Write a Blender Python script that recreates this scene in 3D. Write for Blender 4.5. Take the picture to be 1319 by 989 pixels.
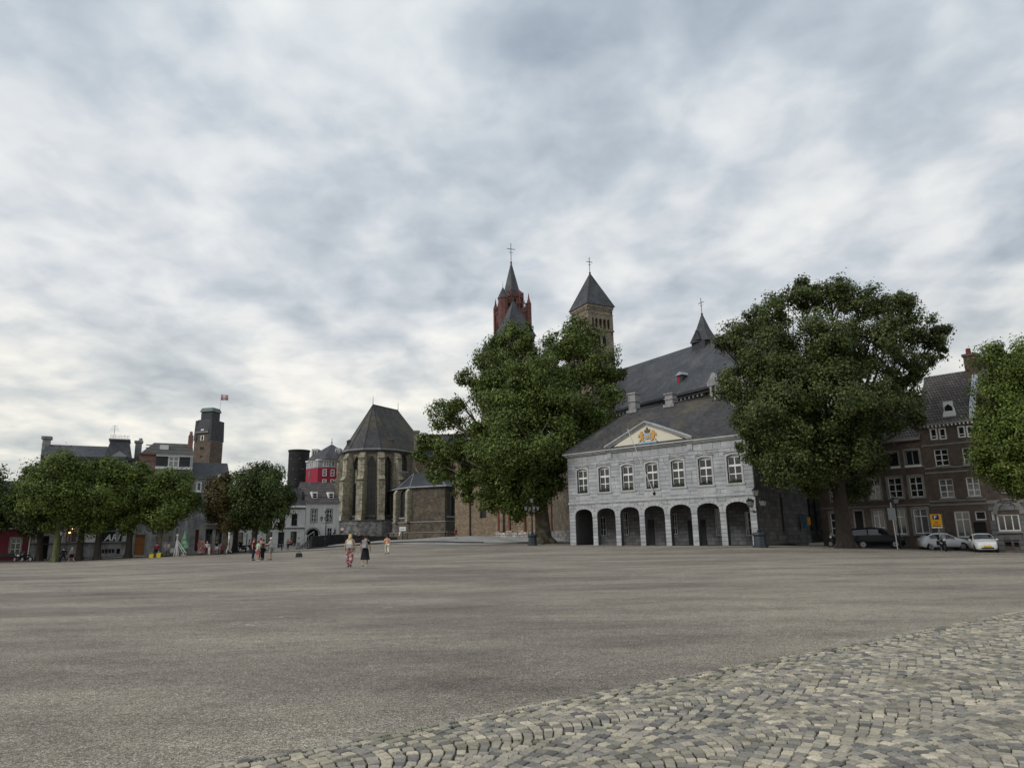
import bpy, math, random
import numpy as np
from mathutils import Vector, Matrix
from mathutils.geometry import tessellate_polygon
R = math.radians
random.seed(7)
scene = bpy.context.scene
col = scene.collection
for o in list(bpy.data.objects): bpy.data.objects.remove(o)

# ------------------------------------------------------------------ camera
F = 890.0                      # focal length in photo pixels (1319 wide)
PIT = math.atan(195.5 / F)
ROLL = 0.02
cr, sr, cp, sp = math.cos(ROLL), math.sin(ROLL), math.cos(PIT), math.sin(PIT)
cam = bpy.data.cameras.new('camera'); camo = bpy.data.objects.new('camera', cam); col.objects.link(camo)
cam.sensor_width = 36; cam.lens = 36 * F / 1319; cam.clip_end = 6000; cam.clip_start = .1
fw = Vector((0, cp, sp)); up0 = Vector((0, -sp, cp)); rt0 = Vector((1, 0, 0))
rt = rt0 * cr - up0 * sr; up = rt0 * sr + up0 * cr
M = Matrix((rt, up, -fw)).transposed().to_4x4(); M.translation = Vector((0, 0, 1.6))
camo.matrix_world = M
scene.camera = camo
# survey helpers: bearings and elevations read off the photo, used with measured distances to lay out real positions
def ray(u, v):
    dx = (u - 659.5) / F; dy = -(v - 494.5) / F
    x = dx * cr + dy * sr; y = -dx * sr + dy * cr
    Y = cp - y * sp; Z = sp + y * cp
    return x / Y, Z / Y
def P(u, v, D):
    a, b = ray(u, v); return Vector((a * D, D, 1.6 + b * D))
def fac(A, B, u, v, off=0):
    L = math.hypot(B[0]-A[0], B[1]-A[1]); ex = (B[0]-A[0])/L; ey = (B[1]-A[1])/L; nx, ny = -ey, ex
    a, b = ray(u, v); t = (off + A[0]*nx + A[1]*ny) / (a*nx + ny)
    return ((t*a - A[0])*ex + (t - A[1])*ey, 1.6 + b*t)

# ------------------------------------------------------------------ sky, sun, exposure
gap_dir = (P(905, 190, 1000) - Vector((0, 0, 1.6))).normalized()
sun_dir = Vector((-.80, -.46, .72)).normalized()
SUN_EL = math.asin(sun_dir.z); SUN_AZ = math.atan2(sun_dir.x, sun_dir.y)
world = bpy.data.worlds.new("World"); scene.world = world; world.use_nodes = True
def build_sky():
    nt = world.node_tree; n = nt.nodes; n.clear(); L = nt.links.new
    out = n.new('ShaderNodeOutputWorld'); bg = n.new('ShaderNodeBackground'); bg.inputs[1].default_value = 0.1
    sky = n.new('ShaderNodeTexSky'); sky.sky_type = 'NISHITA'; sky.sun_disc = False
    sky.sun_elevation = SUN_EL; sky.sun_rotation = SUN_AZ
    tc = n.new('ShaderNodeTexCoord'); sep = n.new('ShaderNodeSeparateXYZ'); L(tc.outputs['Generated'], sep.inputs[0])
    def math_(op, a, b=None, c=None, clamp=False):
        m = n.new('ShaderNodeMath'); m.operation = op; m.use_clamp = clamp
        for i, x in enumerate((a, b, c)):
            if x is None: continue
            if isinstance(x, (int, float)): m.inputs[i].default_value = x
            else: L(x, m.inputs[i])
        return m.outputs[0]
    z = math_('ABSOLUTE', sep.outputs[2])
    k = math_('ADD', z, 0.22)
    px = math_('DIVIDE', sep.outputs[0], k); py = math_('DIVIDE', sep.outputs[1], k)
    cmb = n.new('ShaderNodeCombineXYZ'); L(px, cmb.inputs[0]); L(py, cmb.inputs[1])
    def noise(scale, rot, sx, sy, det, dist, loc=(0, 0, 0), rough=.5):
        mp = n.new('ShaderNodeMapping'); L(cmb.outputs[0], mp.inputs[0])
        mp.inputs['Rotation'].default_value = (0, 0, R(rot)); mp.inputs['Scale'].default_value = (sx, sy, 1)
        mp.inputs['Location'].default_value = loc
        t = n.new('ShaderNodeTexNoise'); t.inputs['Scale'].default_value = scale; t.inputs['Detail'].default_value = det
        t.inputs['Roughness'].default_value = rough; t.inputs['Distortion'].default_value = dist
        L(mp.outputs[0], t.inputs[0]); return t.outputs[0]
    # the sheet drifts away from the viewer: bands are drawn out along the view and fan out overhead
    a = noise(1.7, 0, 1.25, .72, 3, .25, (3.1, 1.7, 0), .45)
    b = noise(4.6, 12, 1.1, .95, 5, .25, (7.3, 2.2, 4), .46)
    e_ = noise(10, 20, 1.0, 1.0, 4, .3, (2.3, 8.2, 1), .5)
    c = noise(.8, 0, 1, .8, 2, 0, (1.2, 5, 2))
    s = math_('ADD', math_('MULTIPLY', a, .42), math_('ADD', math_('MULTIPLY', b, .44), math_('ADD', math_('MULTIPLY', e_, .19), math_('MULTIPLY', c, .13))))
    ramp = n.new('ShaderNodeValToRGB'); L(s, ramp.inputs[0]); r = ramp.color_ramp
    r.elements[0].position = .40; r.elements[0].color = (.27, .315, .385, 1)
    r.elements[1].position = .76; r.elements[1].color = (.80, .805, .805, 1)
    e = r.elements.new(.49); e.color = (.385, .435, .50, 1)
    e = r.elements.new(.565); e.color = (.49, .535, .595, 1)
    e = r.elements.new(.645); e.color = (.64, .665, .70, 1)
    # the cloud sheet brightens and warms towards the horizon and around a thin bright patch of cloud
    hz = n.new('ShaderNodeValToRGB'); L(z, hz.inputs[0]); h = hz.color_ramp
    h.elements[0].position = 0.0; h.elements[0].color = (1.22, 1.11, .90, 1)
    h.elements[1].position = .62; h.elements[1].color = (.97, 1.0, 1.0, 1)
    e = h.elements.new(.16); e.color = (1.15, 1.08, .945, 1)
    e = h.elements.new(.32); e.color = (1.06, 1.04, 1.0, 1)
    m1 = n.new('ShaderNodeMixRGB'); m1.blend_type = 'MULTIPLY'; m1.inputs[0].default_value = 1
    L(ramp.outputs[0], m1.inputs[1]); L(hz.outputs[0], m1.inputs[2])
    dot = n.new('ShaderNodeVectorMath'); dot.operation = 'DOT_PRODUCT'; L(tc.outputs['Generated'], dot.inputs[0]); dot.inputs[1].default_value = gap_dir
    d = math_('MAXIMUM', dot.outputs['Value'], 0)
    gl = math_('ADD', math_('MULTIPLY', math_('POWER', d, 5), .03), math_('MULTIPLY', math_('POWER', d, 1500), .05))
    m2 = n.new('ShaderNodeMixRGB'); m2.blend_type = 'ADD'; m2.inputs[0].default_value = 1
    dot2 = n.new('ShaderNodeVectorMath'); dot2.operation = 'DOT_PRODUCT'; L(tc.outputs['Generated'], dot2.inputs[0]); dot2.inputs[1].default_value = Vector((-.42, .9, .02)).normalized()
    gl = math_('ADD', gl, math_('MULTIPLY', math_('POWER', math_('MAXIMUM', dot2.outputs['Value'], 0), 8), .09))
    g3 = n.new('ShaderNodeCombineXYZ'); L(gl, g3.inputs[0]); L(math_('MULTIPLY', gl, .97), g3.inputs[1]); L(math_('MULTIPLY', gl, .9), g3.inputs[2])
    L(m1.outputs[0], m2.inputs[1]); L(g3.outputs[0], m2.inputs[2])
    sc = n.new('ShaderNodeVectorMath'); sc.operation = 'SCALE'; sc.inputs['Scale'].default_value = 9.3; L(m2.outputs[0], sc.inputs[0])
    mx = n.new('ShaderNodeMixRGB'); mx.inputs[0].default_value = .93
    L(sky.outputs[0], mx.inputs[1]); L(sc.outputs[0], mx.inputs[2])
    L(mx.outputs[0], bg.inputs[0]); L(bg.outputs[0], out.inputs[0])
build_sky()
sun = bpy.data.lights.new('sun', 'SUN'); sun.energy = 1.4; sun.angle = R(20); sun.color = (1, .96, .91)
suno = bpy.data.objects.new('sun', sun); col.objects.link(suno)
suno.rotation_euler = (-sun_dir).to_track_quat('-Z', 'Y').to_euler(); suno.location = sun_dir * 200
scene.view_settings.view_transform = 'Standard'; scene.view_settings.look = 'None'
scene.view_settings.exposure = 0.27; scene.view_settings.gamma = 1
scene.render.engine = 'CYCLES'
scene.cycles.max_bounces = 6; scene.cycles.diffuse_bounces = 3; scene.cycles.transmission_bounces = 3

# ------------------------------------------------------------------ materials
MATS = {}
def mat(name, c, rough=.85, var=.18, vscale=1.2, c2=None, c2s=.25, bump=.0, bscale=20, kind=None, kw=None, spec=.3, metal=0, streak=0, gv=0):
    """general surface: base colour + large patches of c2 + fine variation + bump; kind adds a masonry, slate or tile pattern"""
    if name in MATS: return MATS[name]
    m = bpy.data.materials.new(name); MATS[name] = m; m.use_nodes = True
    nt = m.node_tree; n = nt.nodes; L = nt.links.new; bs = n['Principled BSDF']
    bs.inputs['Roughness'].default_value = rough; bs.inputs['Specular IOR Level'].default_value = spec; bs.inputs['Metallic'].default_value = metal
    if var == 0 and not kind and not c2:
        bs.inputs['Base Color'].default_value = (*c, 1); return m
    tc = n.new('ShaderNodeTexCoord'); co = tc.outputs['Object']
    def rgb(cc):
        r = n.new('ShaderNodeRGB'); r.outputs[0].default_value = (*cc, 1); return r.outputs[0]
    def mix(f, a, b, t='MIX'):
        x = n.new('ShaderNodeMixRGB'); x.blend_type = t
        for i, v in enumerate((f, a, b)):
            if isinstance(v, (int, float)): x.inputs[i].default_value = v if i == 0 else (v, v, v, 1)
            else: L(v, x.inputs[i])
        return x.outputs[0]
    def noise(s, d=4, vec=co, rough=.6, sc=None):
        if sc:
            mp = n.new('ShaderNodeMapping'); mp.inputs['Scale'].default_value = sc; L(vec, mp.inputs[0]); vec = mp.outputs[0]
        t = n.new('ShaderNodeTexNoise'); t.inputs['Scale'].default_value = s; t.inputs['Detail'].default_value = d; t.inputs['Roughness'].default_value = rough
        L(vec, t.inputs[0]); return t.outputs[0]
    def mr(v, a, b, lo=0, hi=1):
        x = n.new('ShaderNodeMapRange'); x.inputs[1].default_value = a; x.inputs[2].default_value = b; x.inputs[3].default_value = lo; x.inputs[4].default_value = hi
        L(v, x.inputs[0]); return x.outputs[0]
    colr = rgb(c)
    hgt = None
    if kind:
        sx = n.new('ShaderNodeSeparateXYZ'); L(co, sx.inputs[0])
        ad = n.new('ShaderNodeMath'); ad.operation = 'ADD'; L(sx.outputs[0], ad.inputs[0]); L(sx.outputs[1], ad.inputs[1])
        cb = n.new('ShaderNodeCombineXYZ'); L(ad.outputs[0], cb.inputs[0]); L(sx.outputs[2], cb.inputs[1])
        wob = noise(.9, 2)
        bt = n.new('ShaderNodeTexBrick'); L(cb.outputs[0], bt.inputs[0])
        k = dict(bw=.24, rh=.075, mort=.012, mc=(.3, .28, .25), cA=None, cB=None); k.update(kw or {})
        bt.inputs['Scale'].default_value = 1; bt.inputs['Brick Width'].default_value = k['bw']; bt.inputs['Row Height'].default_value = k['rh']
        bt.inputs['Mortar Size'].default_value = k['mort']; bt.inputs['Mortar Smooth'].default_value = .3
        bt.inputs['Color1'].default_value = (*(k['cA'] or [x*.75 for x in c]), 1); bt.inputs['Color2'].default_value = (*(k['cB'] or [min(1, x*1.25) for x in c]), 1)
        bt.inputs['Mortar'].default_value = (*k['mc'], 1); bt.offset = .5
        colr = bt.outputs['Color']; hgt = bt.outputs['Fac']
    if c2:
        colr = mix(mr(noise(c2s, 5, rough=.65), .45, .62), colr, mix(.5, colr, rgb(c2)) if kind else rgb(c2))
    if streak:
        colr = mix(mr(noise(1.0, 4, sc=(2.2, 2.2, .12)), .42, .68, 0, streak), colr, mix(1, colr, .45, 'MULTIPLY'))
    if var:
        colr = mix(1, colr, mr(noise(vscale, 6, rough=.7), .3, .7, 1-var, 1+var), 'MULTIPLY')
    if gv:
        colr = mix(1, colr, mr(noise(bscale, 2), .3, .7, 1-gv, 1+gv), 'MULTIPLY')
    L(colr, bs.inputs['Base Color'])
    if bump or hgt:
        b = n.new('ShaderNodeBump'); b.inputs['Strength'].default_value = min(1, bump or .3); b.inputs['Distance'].default_value = .02
        if hgt:
            iv = n.new('ShaderNodeMath'); iv.operation = 'SUBTRACT'; iv.inputs[0].default_value = 1; L(hgt, iv.inputs[1])
            h2 = n.new('ShaderNodeMath'); h2.operation = 'ADD'; L(iv.outputs[0], h2.inputs[0]); L(noise(bscale, 3), h2.inputs[1]); L(h2.outputs[0], b.inputs['Height'])
        else: L(noise(bscale, 4), b.inputs['Height'])
        L(b.outputs[0], bs.inputs['Normal'])
    return m
def pmat(name, c, rough=.7, **k): return mat(name, c, rough, var=k.pop('var', .08), vscale=k.pop('vscale', 3), **k)

def randomised(name, stops, rough=.85, bump=.4, bscale=60, transl=0, c2=None, fine=.12, fs=25):
    """colour picked per piece (mesh island or object)"""
    m = bpy.data.materials.new(name); m.use_nodes = True; nt = m.node_tree; n = nt.nodes; L = nt.links.new; bs = n['Principled BSDF']
    bs.inputs['Roughness'].default_value = rough; bs.inputs['Specular IOR Level'].default_value = .25
    g = n.new('ShaderNodeNewGeometry'); oi = n.new('ShaderNodeObjectInfo')
    a = n.new('ShaderNodeMath'); a.operation = 'ADD'; L(g.outputs['Random Per Island'], a.inputs[0]); L(oi.outputs['Random'], a.inputs[1])
    f = n.new('ShaderNodeMath'); f.operation = 'FRACT'; L(a.outputs[0], f.inputs[0])
    rp = n.new('ShaderNodeValToRGB'); L(f.outputs[0], rp.inputs[0]); cr_ = rp.color_ramp; cr_.interpolation = 'LINEAR' 
    for i, (p, c) in enumerate(stops):
        e = cr_.elements[i] if i < 2 else cr_.elements.new(p)
        e.position = p; e.color = (*c, 1)
    c = rp.outputs[0]
    tc = n.new('ShaderNodeTexCoord')
    if fine:
        t = n.new('ShaderNodeTexNoise'); t.inputs['Scale'].default_value = fs; t.inputs['Detail'].default_value = 5; L(g.outputs['Position'], t.inputs[0])
        mr = n.new('ShaderNodeMapRange'); L(t.outputs[0], mr.inputs[0]); mr.inputs[1].default_value = .3; mr.inputs[2].default_value = .7; mr.inputs[3].default_value = 1-fine; mr.inputs[4].default_value = 1+fine
        x = n.new('ShaderNodeMixRGB'); x.blend_type = 'MULTIPLY'; x.inputs[0].default_value = 1; L(c, x.inputs[1]); L(mr.outputs[0], x.inputs[2]); c = x.outputs[0]
    if c2:
        t = n.new('ShaderNodeTexNoise'); t.inputs['Scale'].default_value = c2[1]; t.inputs['Detail'].default_value = 4; L(g.outputs['Position'], t.inputs[0])
        mr = n.new('ShaderNodeMapRange'); L(t.outputs[0], mr.inputs[0]); mr.inputs[1].default_value = .48; mr.inputs[2].default_value = .66; mr.inputs[4].default_value = c2[2]
        x = n.new('ShaderNodeMixRGB'); L(mr.outputs[0], x.inputs[0]); L(c, x.inputs[1]); x.inputs[2].default_value = (*c2[0], 1); c = x.outputs[0]
    L(c, bs.inputs['Base Color'])
    if bump:
        t = n.new('ShaderNodeTexNoise'); t.inputs['Scale'].default_value = bscale; t.inputs['Detail'].default_value = 4; L(g.outputs['Position'], t.inputs[0])
        b = n.new('ShaderNodeBump'); b.inputs['Strength'].default_value = bump; b.inputs['Distance'].default_value = .006; L(t.outputs[0], b.inputs['Height']); L(b.outputs[0], bs.inputs['Normal'])
    if transl:
        tr = n.new('ShaderNodeBsdfTranslucent'); L(c, tr.inputs[0]); mx = n.new('ShaderNodeMixShader'); mx.inputs[0].default_value = transl
        L(bs.outputs[0], mx.inputs[1]); L(tr.outputs[0], mx.inputs[2]); L(mx.outputs[0], n['Material Output'].inputs[0])
    return m

STONE = (.30, .31, .315)
m_guard = mat('guard limestone', (.38, .39, .405), .85, var=.14, vscale=.8, c2=(.45, .455, .45), c2s=.35, bump=.25, bscale=12, streak=.35)
m_guardjoint = mat('guard joints', (.085, .085, .09), .95, var=.15, vscale=1)
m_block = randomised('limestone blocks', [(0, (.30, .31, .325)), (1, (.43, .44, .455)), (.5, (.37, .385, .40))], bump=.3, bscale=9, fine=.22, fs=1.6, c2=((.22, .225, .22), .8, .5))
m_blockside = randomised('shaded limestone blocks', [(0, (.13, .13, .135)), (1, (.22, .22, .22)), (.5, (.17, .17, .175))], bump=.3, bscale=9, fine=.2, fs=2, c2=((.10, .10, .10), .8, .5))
m_slate = mat('blue slate', (.054, .057, .066), .6, var=.3, vscale=.5, kind='b', kw=dict(bw=.3, rh=.18, mort=.015, mc=(.035, .037, .04)), streak=.5, bump=.4, bscale=8, c2=(.10, .10, .10), c2s=.3)
m_slatebrown = mat('weathered slate', (.060, .058, .060), .7, var=.3, vscale=.6, kind='b', kw=dict(bw=.3, rh=.2, mort=.015, mc=(.04, .04, .04)), streak=.5, bump=.4, bscale=8, c2=(.125, .105, .06), c2s=.14)
m_slatedk = mat('dark slate', (.045, .048, .055), .6, var=.25, vscale=.8, kind='b', kw=dict(bw=.3, rh=.2, mort=.015, mc=(.02, .02, .022)), bump=.3)
m_loggia = mat('shaded loggia stone', (.12, .12, .124), .95, var=.2, kind='b', kw=dict(bw=.8, rh=.37, mort=.02, mc=(.04, .04, .04)))  # same limestone as the front, the arcade's shade put into the colour
m_lead = mat('lead flashing', (.30, .31, .33), .5, var=.2)
m_gothic = mat('marl stone', (.24, .22, .17), .95, var=.38, vscale=1.1, c2=(.11, .10, .085), c2s=.55, kind='b', kw=dict(bw=.7, rh=.33, mort=.03, mc=(.12, .11, .09)), bump=.6, bscale=3, streak=.9)
m_buttress = mat('lichened buttress stone', (.41, .37, .275), .95, var=.35, vscale=1.3, c2=(.15, .135, .105), c2s=.5, kind='b', kw=dict(bw=.7, rh=.36, mort=.03, mc=(.16, .15, .12)), bump=.6, bscale=3, streak=.75)
m_darkstone = mat('sooty and shaded stone', (.10, .085, .065), .95, var=.45, vscale=1.5, c2=(.19, .15, .10), c2s=.5, kind='b', kw=dict(bw=.6, rh=.25, mort=.03, mc=(.045, .04, .035)), bump=.6, bscale=4)
m_brownstone = mat('brown rubble stone', (.24, .18, .12), .95, var=.35, vscale=1.6, c2=(.13, .10, .07), c2s=.5, kind='b', kw=dict(bw=.5, rh=.22, mort=.03, mc=(.14, .12, .09)), bump=.7, bscale=4)
m_plinth = mat('grey plinth', (.12, .12, .12), .95, var=.5, vscale=2.2, c2=(.3, .29, .27), c2s=.9, bump=.5, bscale=5, kind='b', kw=dict(bw=.8, rh=.4, mort=.03, mc=(.05, .05, .05)))
m_palestone = mat('pale rubble', (.4, .37, .33), .95, var=.5, vscale=2, c2=(.15, .13, .1), c2s=1.2, bump=.6, bscale=4, kind='b', kw=dict(bw=.9, rh=.45, mort=.05, mc=(.1, .09, .08)))
m_redtower = mat('red painted marl', (.135, .06, .053), .8, var=.3, vscale=1, streak=.5)
m_tower = mat('romanesque stone', (.27, .225, .17), .95, var=.3, vscale=1, c2=(.18, .15, .12), c2s=.4, kind='b', kw=dict(bw=.5, rh=.22, mort=.03, mc=(.15, .13, .1)), bump=.5, bscale=4)
m_brickbrown = mat('brown brick', (.12, .085, .07), .9, var=.3, vscale=1, kind='b', kw=dict(mc=(.13, .115, .1)), c2=(.07, .05, .042), c2s=.4, bump=.3)
m_brickred = mat('red brick', (.20, .06, .042), .9, var=.2, kind='b', bump=.3)
m_brickdk = mat('dark tower brick', (.11, .085, .065), .9, var=.25, kind='b', kw=dict(bw=.5, rh=.16, mort=.02, mc=(.13, .11, .09)), bump=.3)
m_rooftile = mat('brown pantiles', (.12, .105, .10), .85, var=.35, vscale=.9, kind='b', kw=dict(bw=.26, rh=.3, mort=.045, mc=(.035, .03, .03)), bump=.8)
m_maroon = mat('maroon paint', (.145, .022, .032), .7, var=.15)
m_crimson = mat('crimson facade', (.28, .022, .045), .75, var=.12)
m_white = mat('white paint', (.72, .72, .70), .6, var=.06)
m_whiteold = mat('whitewashed wall', (.60, .60, .58), .9, var=.12, vscale=.7, streak=.35)
m_greystone = mat('grey facade stone', (.33, .33, .33), .9, var=.2, vscale=.8, streak=.5, c2=(.2, .2, .2), c2s=.6)
m_greybrick = mat('grey stone blocks', (.16, .165, .17), .9, var=.2, kind='b', kw=dict(bw=.8, rh=.38, mort=.03, mc=(.06, .06, .06)), bump=.4)
m_surround = mat('stone surround', (.23, .225, .21), .9, var=.2)
m_cream = mat('cream plaster', (.62, .59, .48), .85, var=.08, vscale=.8)
m_black = mat('black iron', (.012, .014, .016), .45, var=0)
m_dkgreen = mat('dark green iron', (.008, .012, .014), .45, var=0)
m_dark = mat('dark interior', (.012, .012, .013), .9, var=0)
m_void = mat('shuttered dark timber', (.02, .02, .022), .8, var=0)
m_wood = mat('orange oak door', (.28, .12, .04), .6, var=.25, vscale=4)
m_darkred = mat('dark red door', (.10, .012, .01), .5, var=.1)
m_grey = mat('grey metal', (.35, .36, .37), .5, var=.05)
m_zinc = mat('zinc grey', (.38, .41, .45), .55, var=.15)
m_copper = mat('green copper', (.12, .16, .145), .7, var=.2)
m_yellow = mat('yellow sign', (.75, .36, .01), .5, var=0)
m_blue = mat('blue sign', (.01, .02, .12), .4, var=0)
m_blueflag = mat('blue banner', (.02, .12, .25), .7, var=0)
m_orange = mat('gilded orange', (.52, .30, .09), .6, var=.15, vscale=6)
m_ltblue = mat('pale blue paint', (.30, .42, .56), .6, var=0)
m_kerb = mat('basalt kerb and step shade', (.06, .06, .06), .9, var=.3, vscale=2)
m_bark = mat('plane bark', (.13, .11, .085), .95, var=.35, vscale=1.5, c2=(.20, .18, .12), c2s=1.4, bump=.8, bscale=6)
m_barkgreen = mat('mossy bark', (.11, .12, .05), .95, var=.3, vscale=2, bump=.8, bscale=6)
m_barkdk = mat('dark bark', (.05, .042, .035), .95, var=.3, vscale=2, bump=.8, bscale=6)
m_rust = mat('rust red pipe', (.13, .035, .022), .8, var=.2)
m_glass = mat('window glass', (.02, .022, .025), .06, var=0, spec=.8)
m_curtain = mat('curtained glass', (.11, .11, .115), .1, var=.35, vscale=2.5, spec=.8)
m_leadglass = mat('leaded church glass', (.02, .024, .024), .3, var=.3, vscale=3, spec=.5)
m_greenglass = mat('church glass with painted light', (.36, .40, .27), .3, var=.3, vscale=2, spec=.5)  # light off and through the glass put into a pale pane colour
m_lampglass = mat('lantern glass', (.22, .23, .23), .15, var=0, spec=.6)
def emit(name, c, s):
    m = bpy.data.materials.new(name); m.use_nodes = True; b = m.node_tree.nodes['Principled BSDF']
    b.inputs['Base Color'].default_value = (*c, 1); b.inputs['Emission Color'].default_value = (*c, 1); b.inputs['Emission Strength'].default_value = s; return m
m_bulb = emit('warm bulb', (1, .62, .25), 4)
def leafmat(name, cs, t=.25):
    return randomised(name, [(0, cs[0]), (1, cs[2]), (.5, cs[1])], rough=.55, bump=0, transl=t, fine=.42, fs=.55)
m_leafA = leafmat('plane tree leaves', [(.042, .066, .014), (.086, .126, .028), (.19, .235, .055)])
m_leafB = leafmat('chestnut leaves', [(.034, .050, .015), (.066, .090, .026), (.145, .17, .052)])
m_leafC = leafmat('lime leaves', [(.040, .064, .013), (.088, .128, .024), (.21, .26, .055)])
m_leafD = leafmat('bronzed leaves', [(.05, .045, .018), (.09, .075, .03), (.15, .12, .045)])
m_leafE = leafmat('dark plane leaves', [(.028, .045, .012), (.055, .082, .02), (.12, .155, .042)])

# ------------------------------------------------------------------ mesh helpers
class MB:
    def __init__(s): s.v = []; s.f = []; s.m = []; s.xf = None
    def add(s, vs, fs, m=0):
        b = len(s.v)
        if s.xf is not None: vs = [s.xf @ Vector(p) for p in vs]
        s.v += [tuple(p) for p in vs]; s.f += [tuple(i + b for i in f) for f in fs]; s.m += [m] * len(fs); return s
    def box(s, x0, x1, y0, y1, z0, z1, m=0):
        return s.add([(x0,y0,z0),(x1,y0,z0),(x1,y1,z0),(x0,y1,z0),(x0,y0,z1),(x1,y0,z1),(x1,y1,z1),(x0,y1,z1)],
                     [(0,3,2,1),(4,5,6,7),(0,1,5,4),(1,2,6,5),(2,3,7,6),(3,0,4,7)], m)
    def frustum(s, cx, cy, z0, z1, a0, b0, a1, b1, m=0):
        return s.add([(cx-a0,cy-b0,z0),(cx+a0,cy-b0,z0),(cx+a0,cy+b0,z0),(cx-a0,cy+b0,z0),(cx-a1,cy-b1,z1),(cx+a1,cy-b1,z1),(cx+a1,cy+b1,z1),(cx-a1,cy+b1,z1)],
                     [(0,3,2,1),(4,5,6,7),(0,1,5,4),(1,2,6,5),(2,3,7,6),(3,0,4,7)], m)
    def tube(s, p, q, r0, r1=None, n=8, m=0, cap=True):
        r1 = r0 if r1 is None else r1
        p = Vector(p); q = Vector(q); d = (q - p); 
        if d.length < 1e-6: return s
        d.normalize(); a = d.orthogonal().normalized(); b = d.cross(a)
        vs = []
        for (c, r) in ((p, r0), (q, r1)):
            for i in range(n):
                t = 2*math.pi*i/n; vs.append(c + a*(r*math.cos(t)) + b*(r*math.sin(t)))
        fs = [(i, (i+1) % n, n+(i+1) % n, n+i) for i in range(n)]
        if cap: fs += [tuple(range(n-1, -1, -1)), tuple(range(n, 2*n))]
        return s.add(vs, fs, m)
    def path(s, pts, rs, n=8, m=0):
        pts = [Vector(p) for p in pts]; vs = []
        for k, c in enumerate(pts):
            d = (pts[min(k+1, len(pts)-1)] - pts[max(k-1, 0)]).normalized()
            a = (Vector((1, 0, 0)) - d * d.x); a = a.normalized() if a.length > .1 else d.orthogonal().normalized()
            b = d.cross(a)
            for i in range(n):
                t = 2*math.pi*i/n; vs.append(c + a*(rs[k]*math.cos(t)) + b*(rs[k]*math.sin(t)))
        fs = []
        for k in range(len(pts)-1):
            fs += [(k*n+i, k*n+(i+1) % n, (k+1)*n+(i+1) % n, (k+1)*n+i) for i in range(n)]
        fs += [tuple(range(n-1, -1, -1)), tuple(range((len(pts)-1)*n, len(pts)*n))]
        return s.add(vs, fs, m)
    def lathe(s, prof, n=16, c=(0, 0), m=0, ph=0):
        vs = []; fs = []
        for r, z in prof:
            for i in range(n):
                t = 2*math.pi*i/n + ph; vs.append((c[0]+r*math.cos(t), c[1]+r*math.sin(t), z))
        for k in range(len(prof)-1):
            fs += [(k*n+i, k*n+(i+1) % n, (k+1)*n+(i+1) % n, (k+1)*n+i) for i in range(n)]
        fs += [tuple(range(n-1, -1, -1)), tuple(range((len(prof)-1)*n, len(prof)*n))]
        return s.add(vs, fs, m)
    def ball(s, c, rx, ry=None, rz=None, n=10, m=0):
        ry = rx if ry is None else ry; rz = rx if rz is None else rz; vs = [(c[0], c[1], c[2]-rz)]; h = n // 2
        for j in range(1, h):
            ph = -math.pi/2 + math.pi*j/h
            for i in range(n):
                t = 2*math.pi*i/n; vs.append((c[0]+rx*math.cos(ph)*math.cos(t), c[1]+ry*math.cos(ph)*math.sin(t), c[2]+rz*math.sin(ph)))
        vs.append((c[0], c[1], c[2]+rz)); fs = [(0, 1+(i+1) % n, 1+i) for i in range(n)]
        for j in range(h-2): fs += [(1+j*n+i, 1+j*n+(i+1) % n, 1+(j+1)*n+(i+1) % n, 1+(j+1)*n+i) for i in range(n)]
        b = 1+(h-2)*n; fs += [(b+i, b+(i+1) % n, len(vs)-1) for i in range(n)]
        return s.add(vs, fs, m)
    def prism(s, poly, y0, y1, m=0):
        """poly of (x,z), extruded along y"""
        a = sum(poly[i][0]*poly[(i+1) % len(poly)][1]-poly[(i+1) % len(poly)][0]*poly[i][1] for i in range(len(poly)))
        if a < 0: poly = poly[::-1]
        n = len(poly); vs = [(x, y0, z) for x, z in poly] + [(x, y1, z) for x, z in poly]
        return s.add(vs, [tuple(range(n)), tuple(range(2*n-1, n-1, -1))] + [(i, n+i, n+(i+1) % n, (i+1) % n) for i in range(n)], m)
    def column(s, poly, z0, z1, m=0, top=None, cap=True):
        """poly of (x,y) plan, extruded up"""
        a = sum(poly[i][0]*poly[(i+1) % len(poly)][1]-poly[(i+1) % len(poly)][0]*poly[i][1] for i in range(len(poly)))
        if a < 0: poly = poly[::-1]; top = top[::-1] if top else None
        n = len(poly); tp = top or poly; vs = [(x, y, z0) for x, y in poly] + [(x, y, z1) for x, y in tp]
        fs = [(i, (i+1) % n, n+(i+1) % n, n+i) for i in range(n)]
        if cap: fs += [tuple(range(n-1, -1, -1)), tuple(range(n, 2*n))]
        return s.add(vs, fs, m)
    def panel(s, outer, holes, y0=0, rd=.3, t=.35, m=0, mr=None):
        """wall in the xz plane facing -y with real openings (reveals rd deep)"""
        mr = m if mr is None else mr
        loops = [[Vector((x, z, 0)) for x, z in outer]] + [[Vector((x, z, 0)) for x, z in h] for h in holes]
        flat = [p for l in loops for p in l]
        tris = tessellate_polygon(loops)
        vs = [(p.x, y0, p.y) for p in flat]; fs = []
        for a, b, c in tris:
            A, B, C = flat[a], flat[b], flat[c]
            cz = (B.x-A.x)*(C.y-A.y)-(B.y-A.y)*(C.x-A.x)
            if abs(cz) < 1e-9: continue
            fs.append((a, b, c) if cz > 0 else (a, c, b))
        s.add(vs, fs, m)
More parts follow.
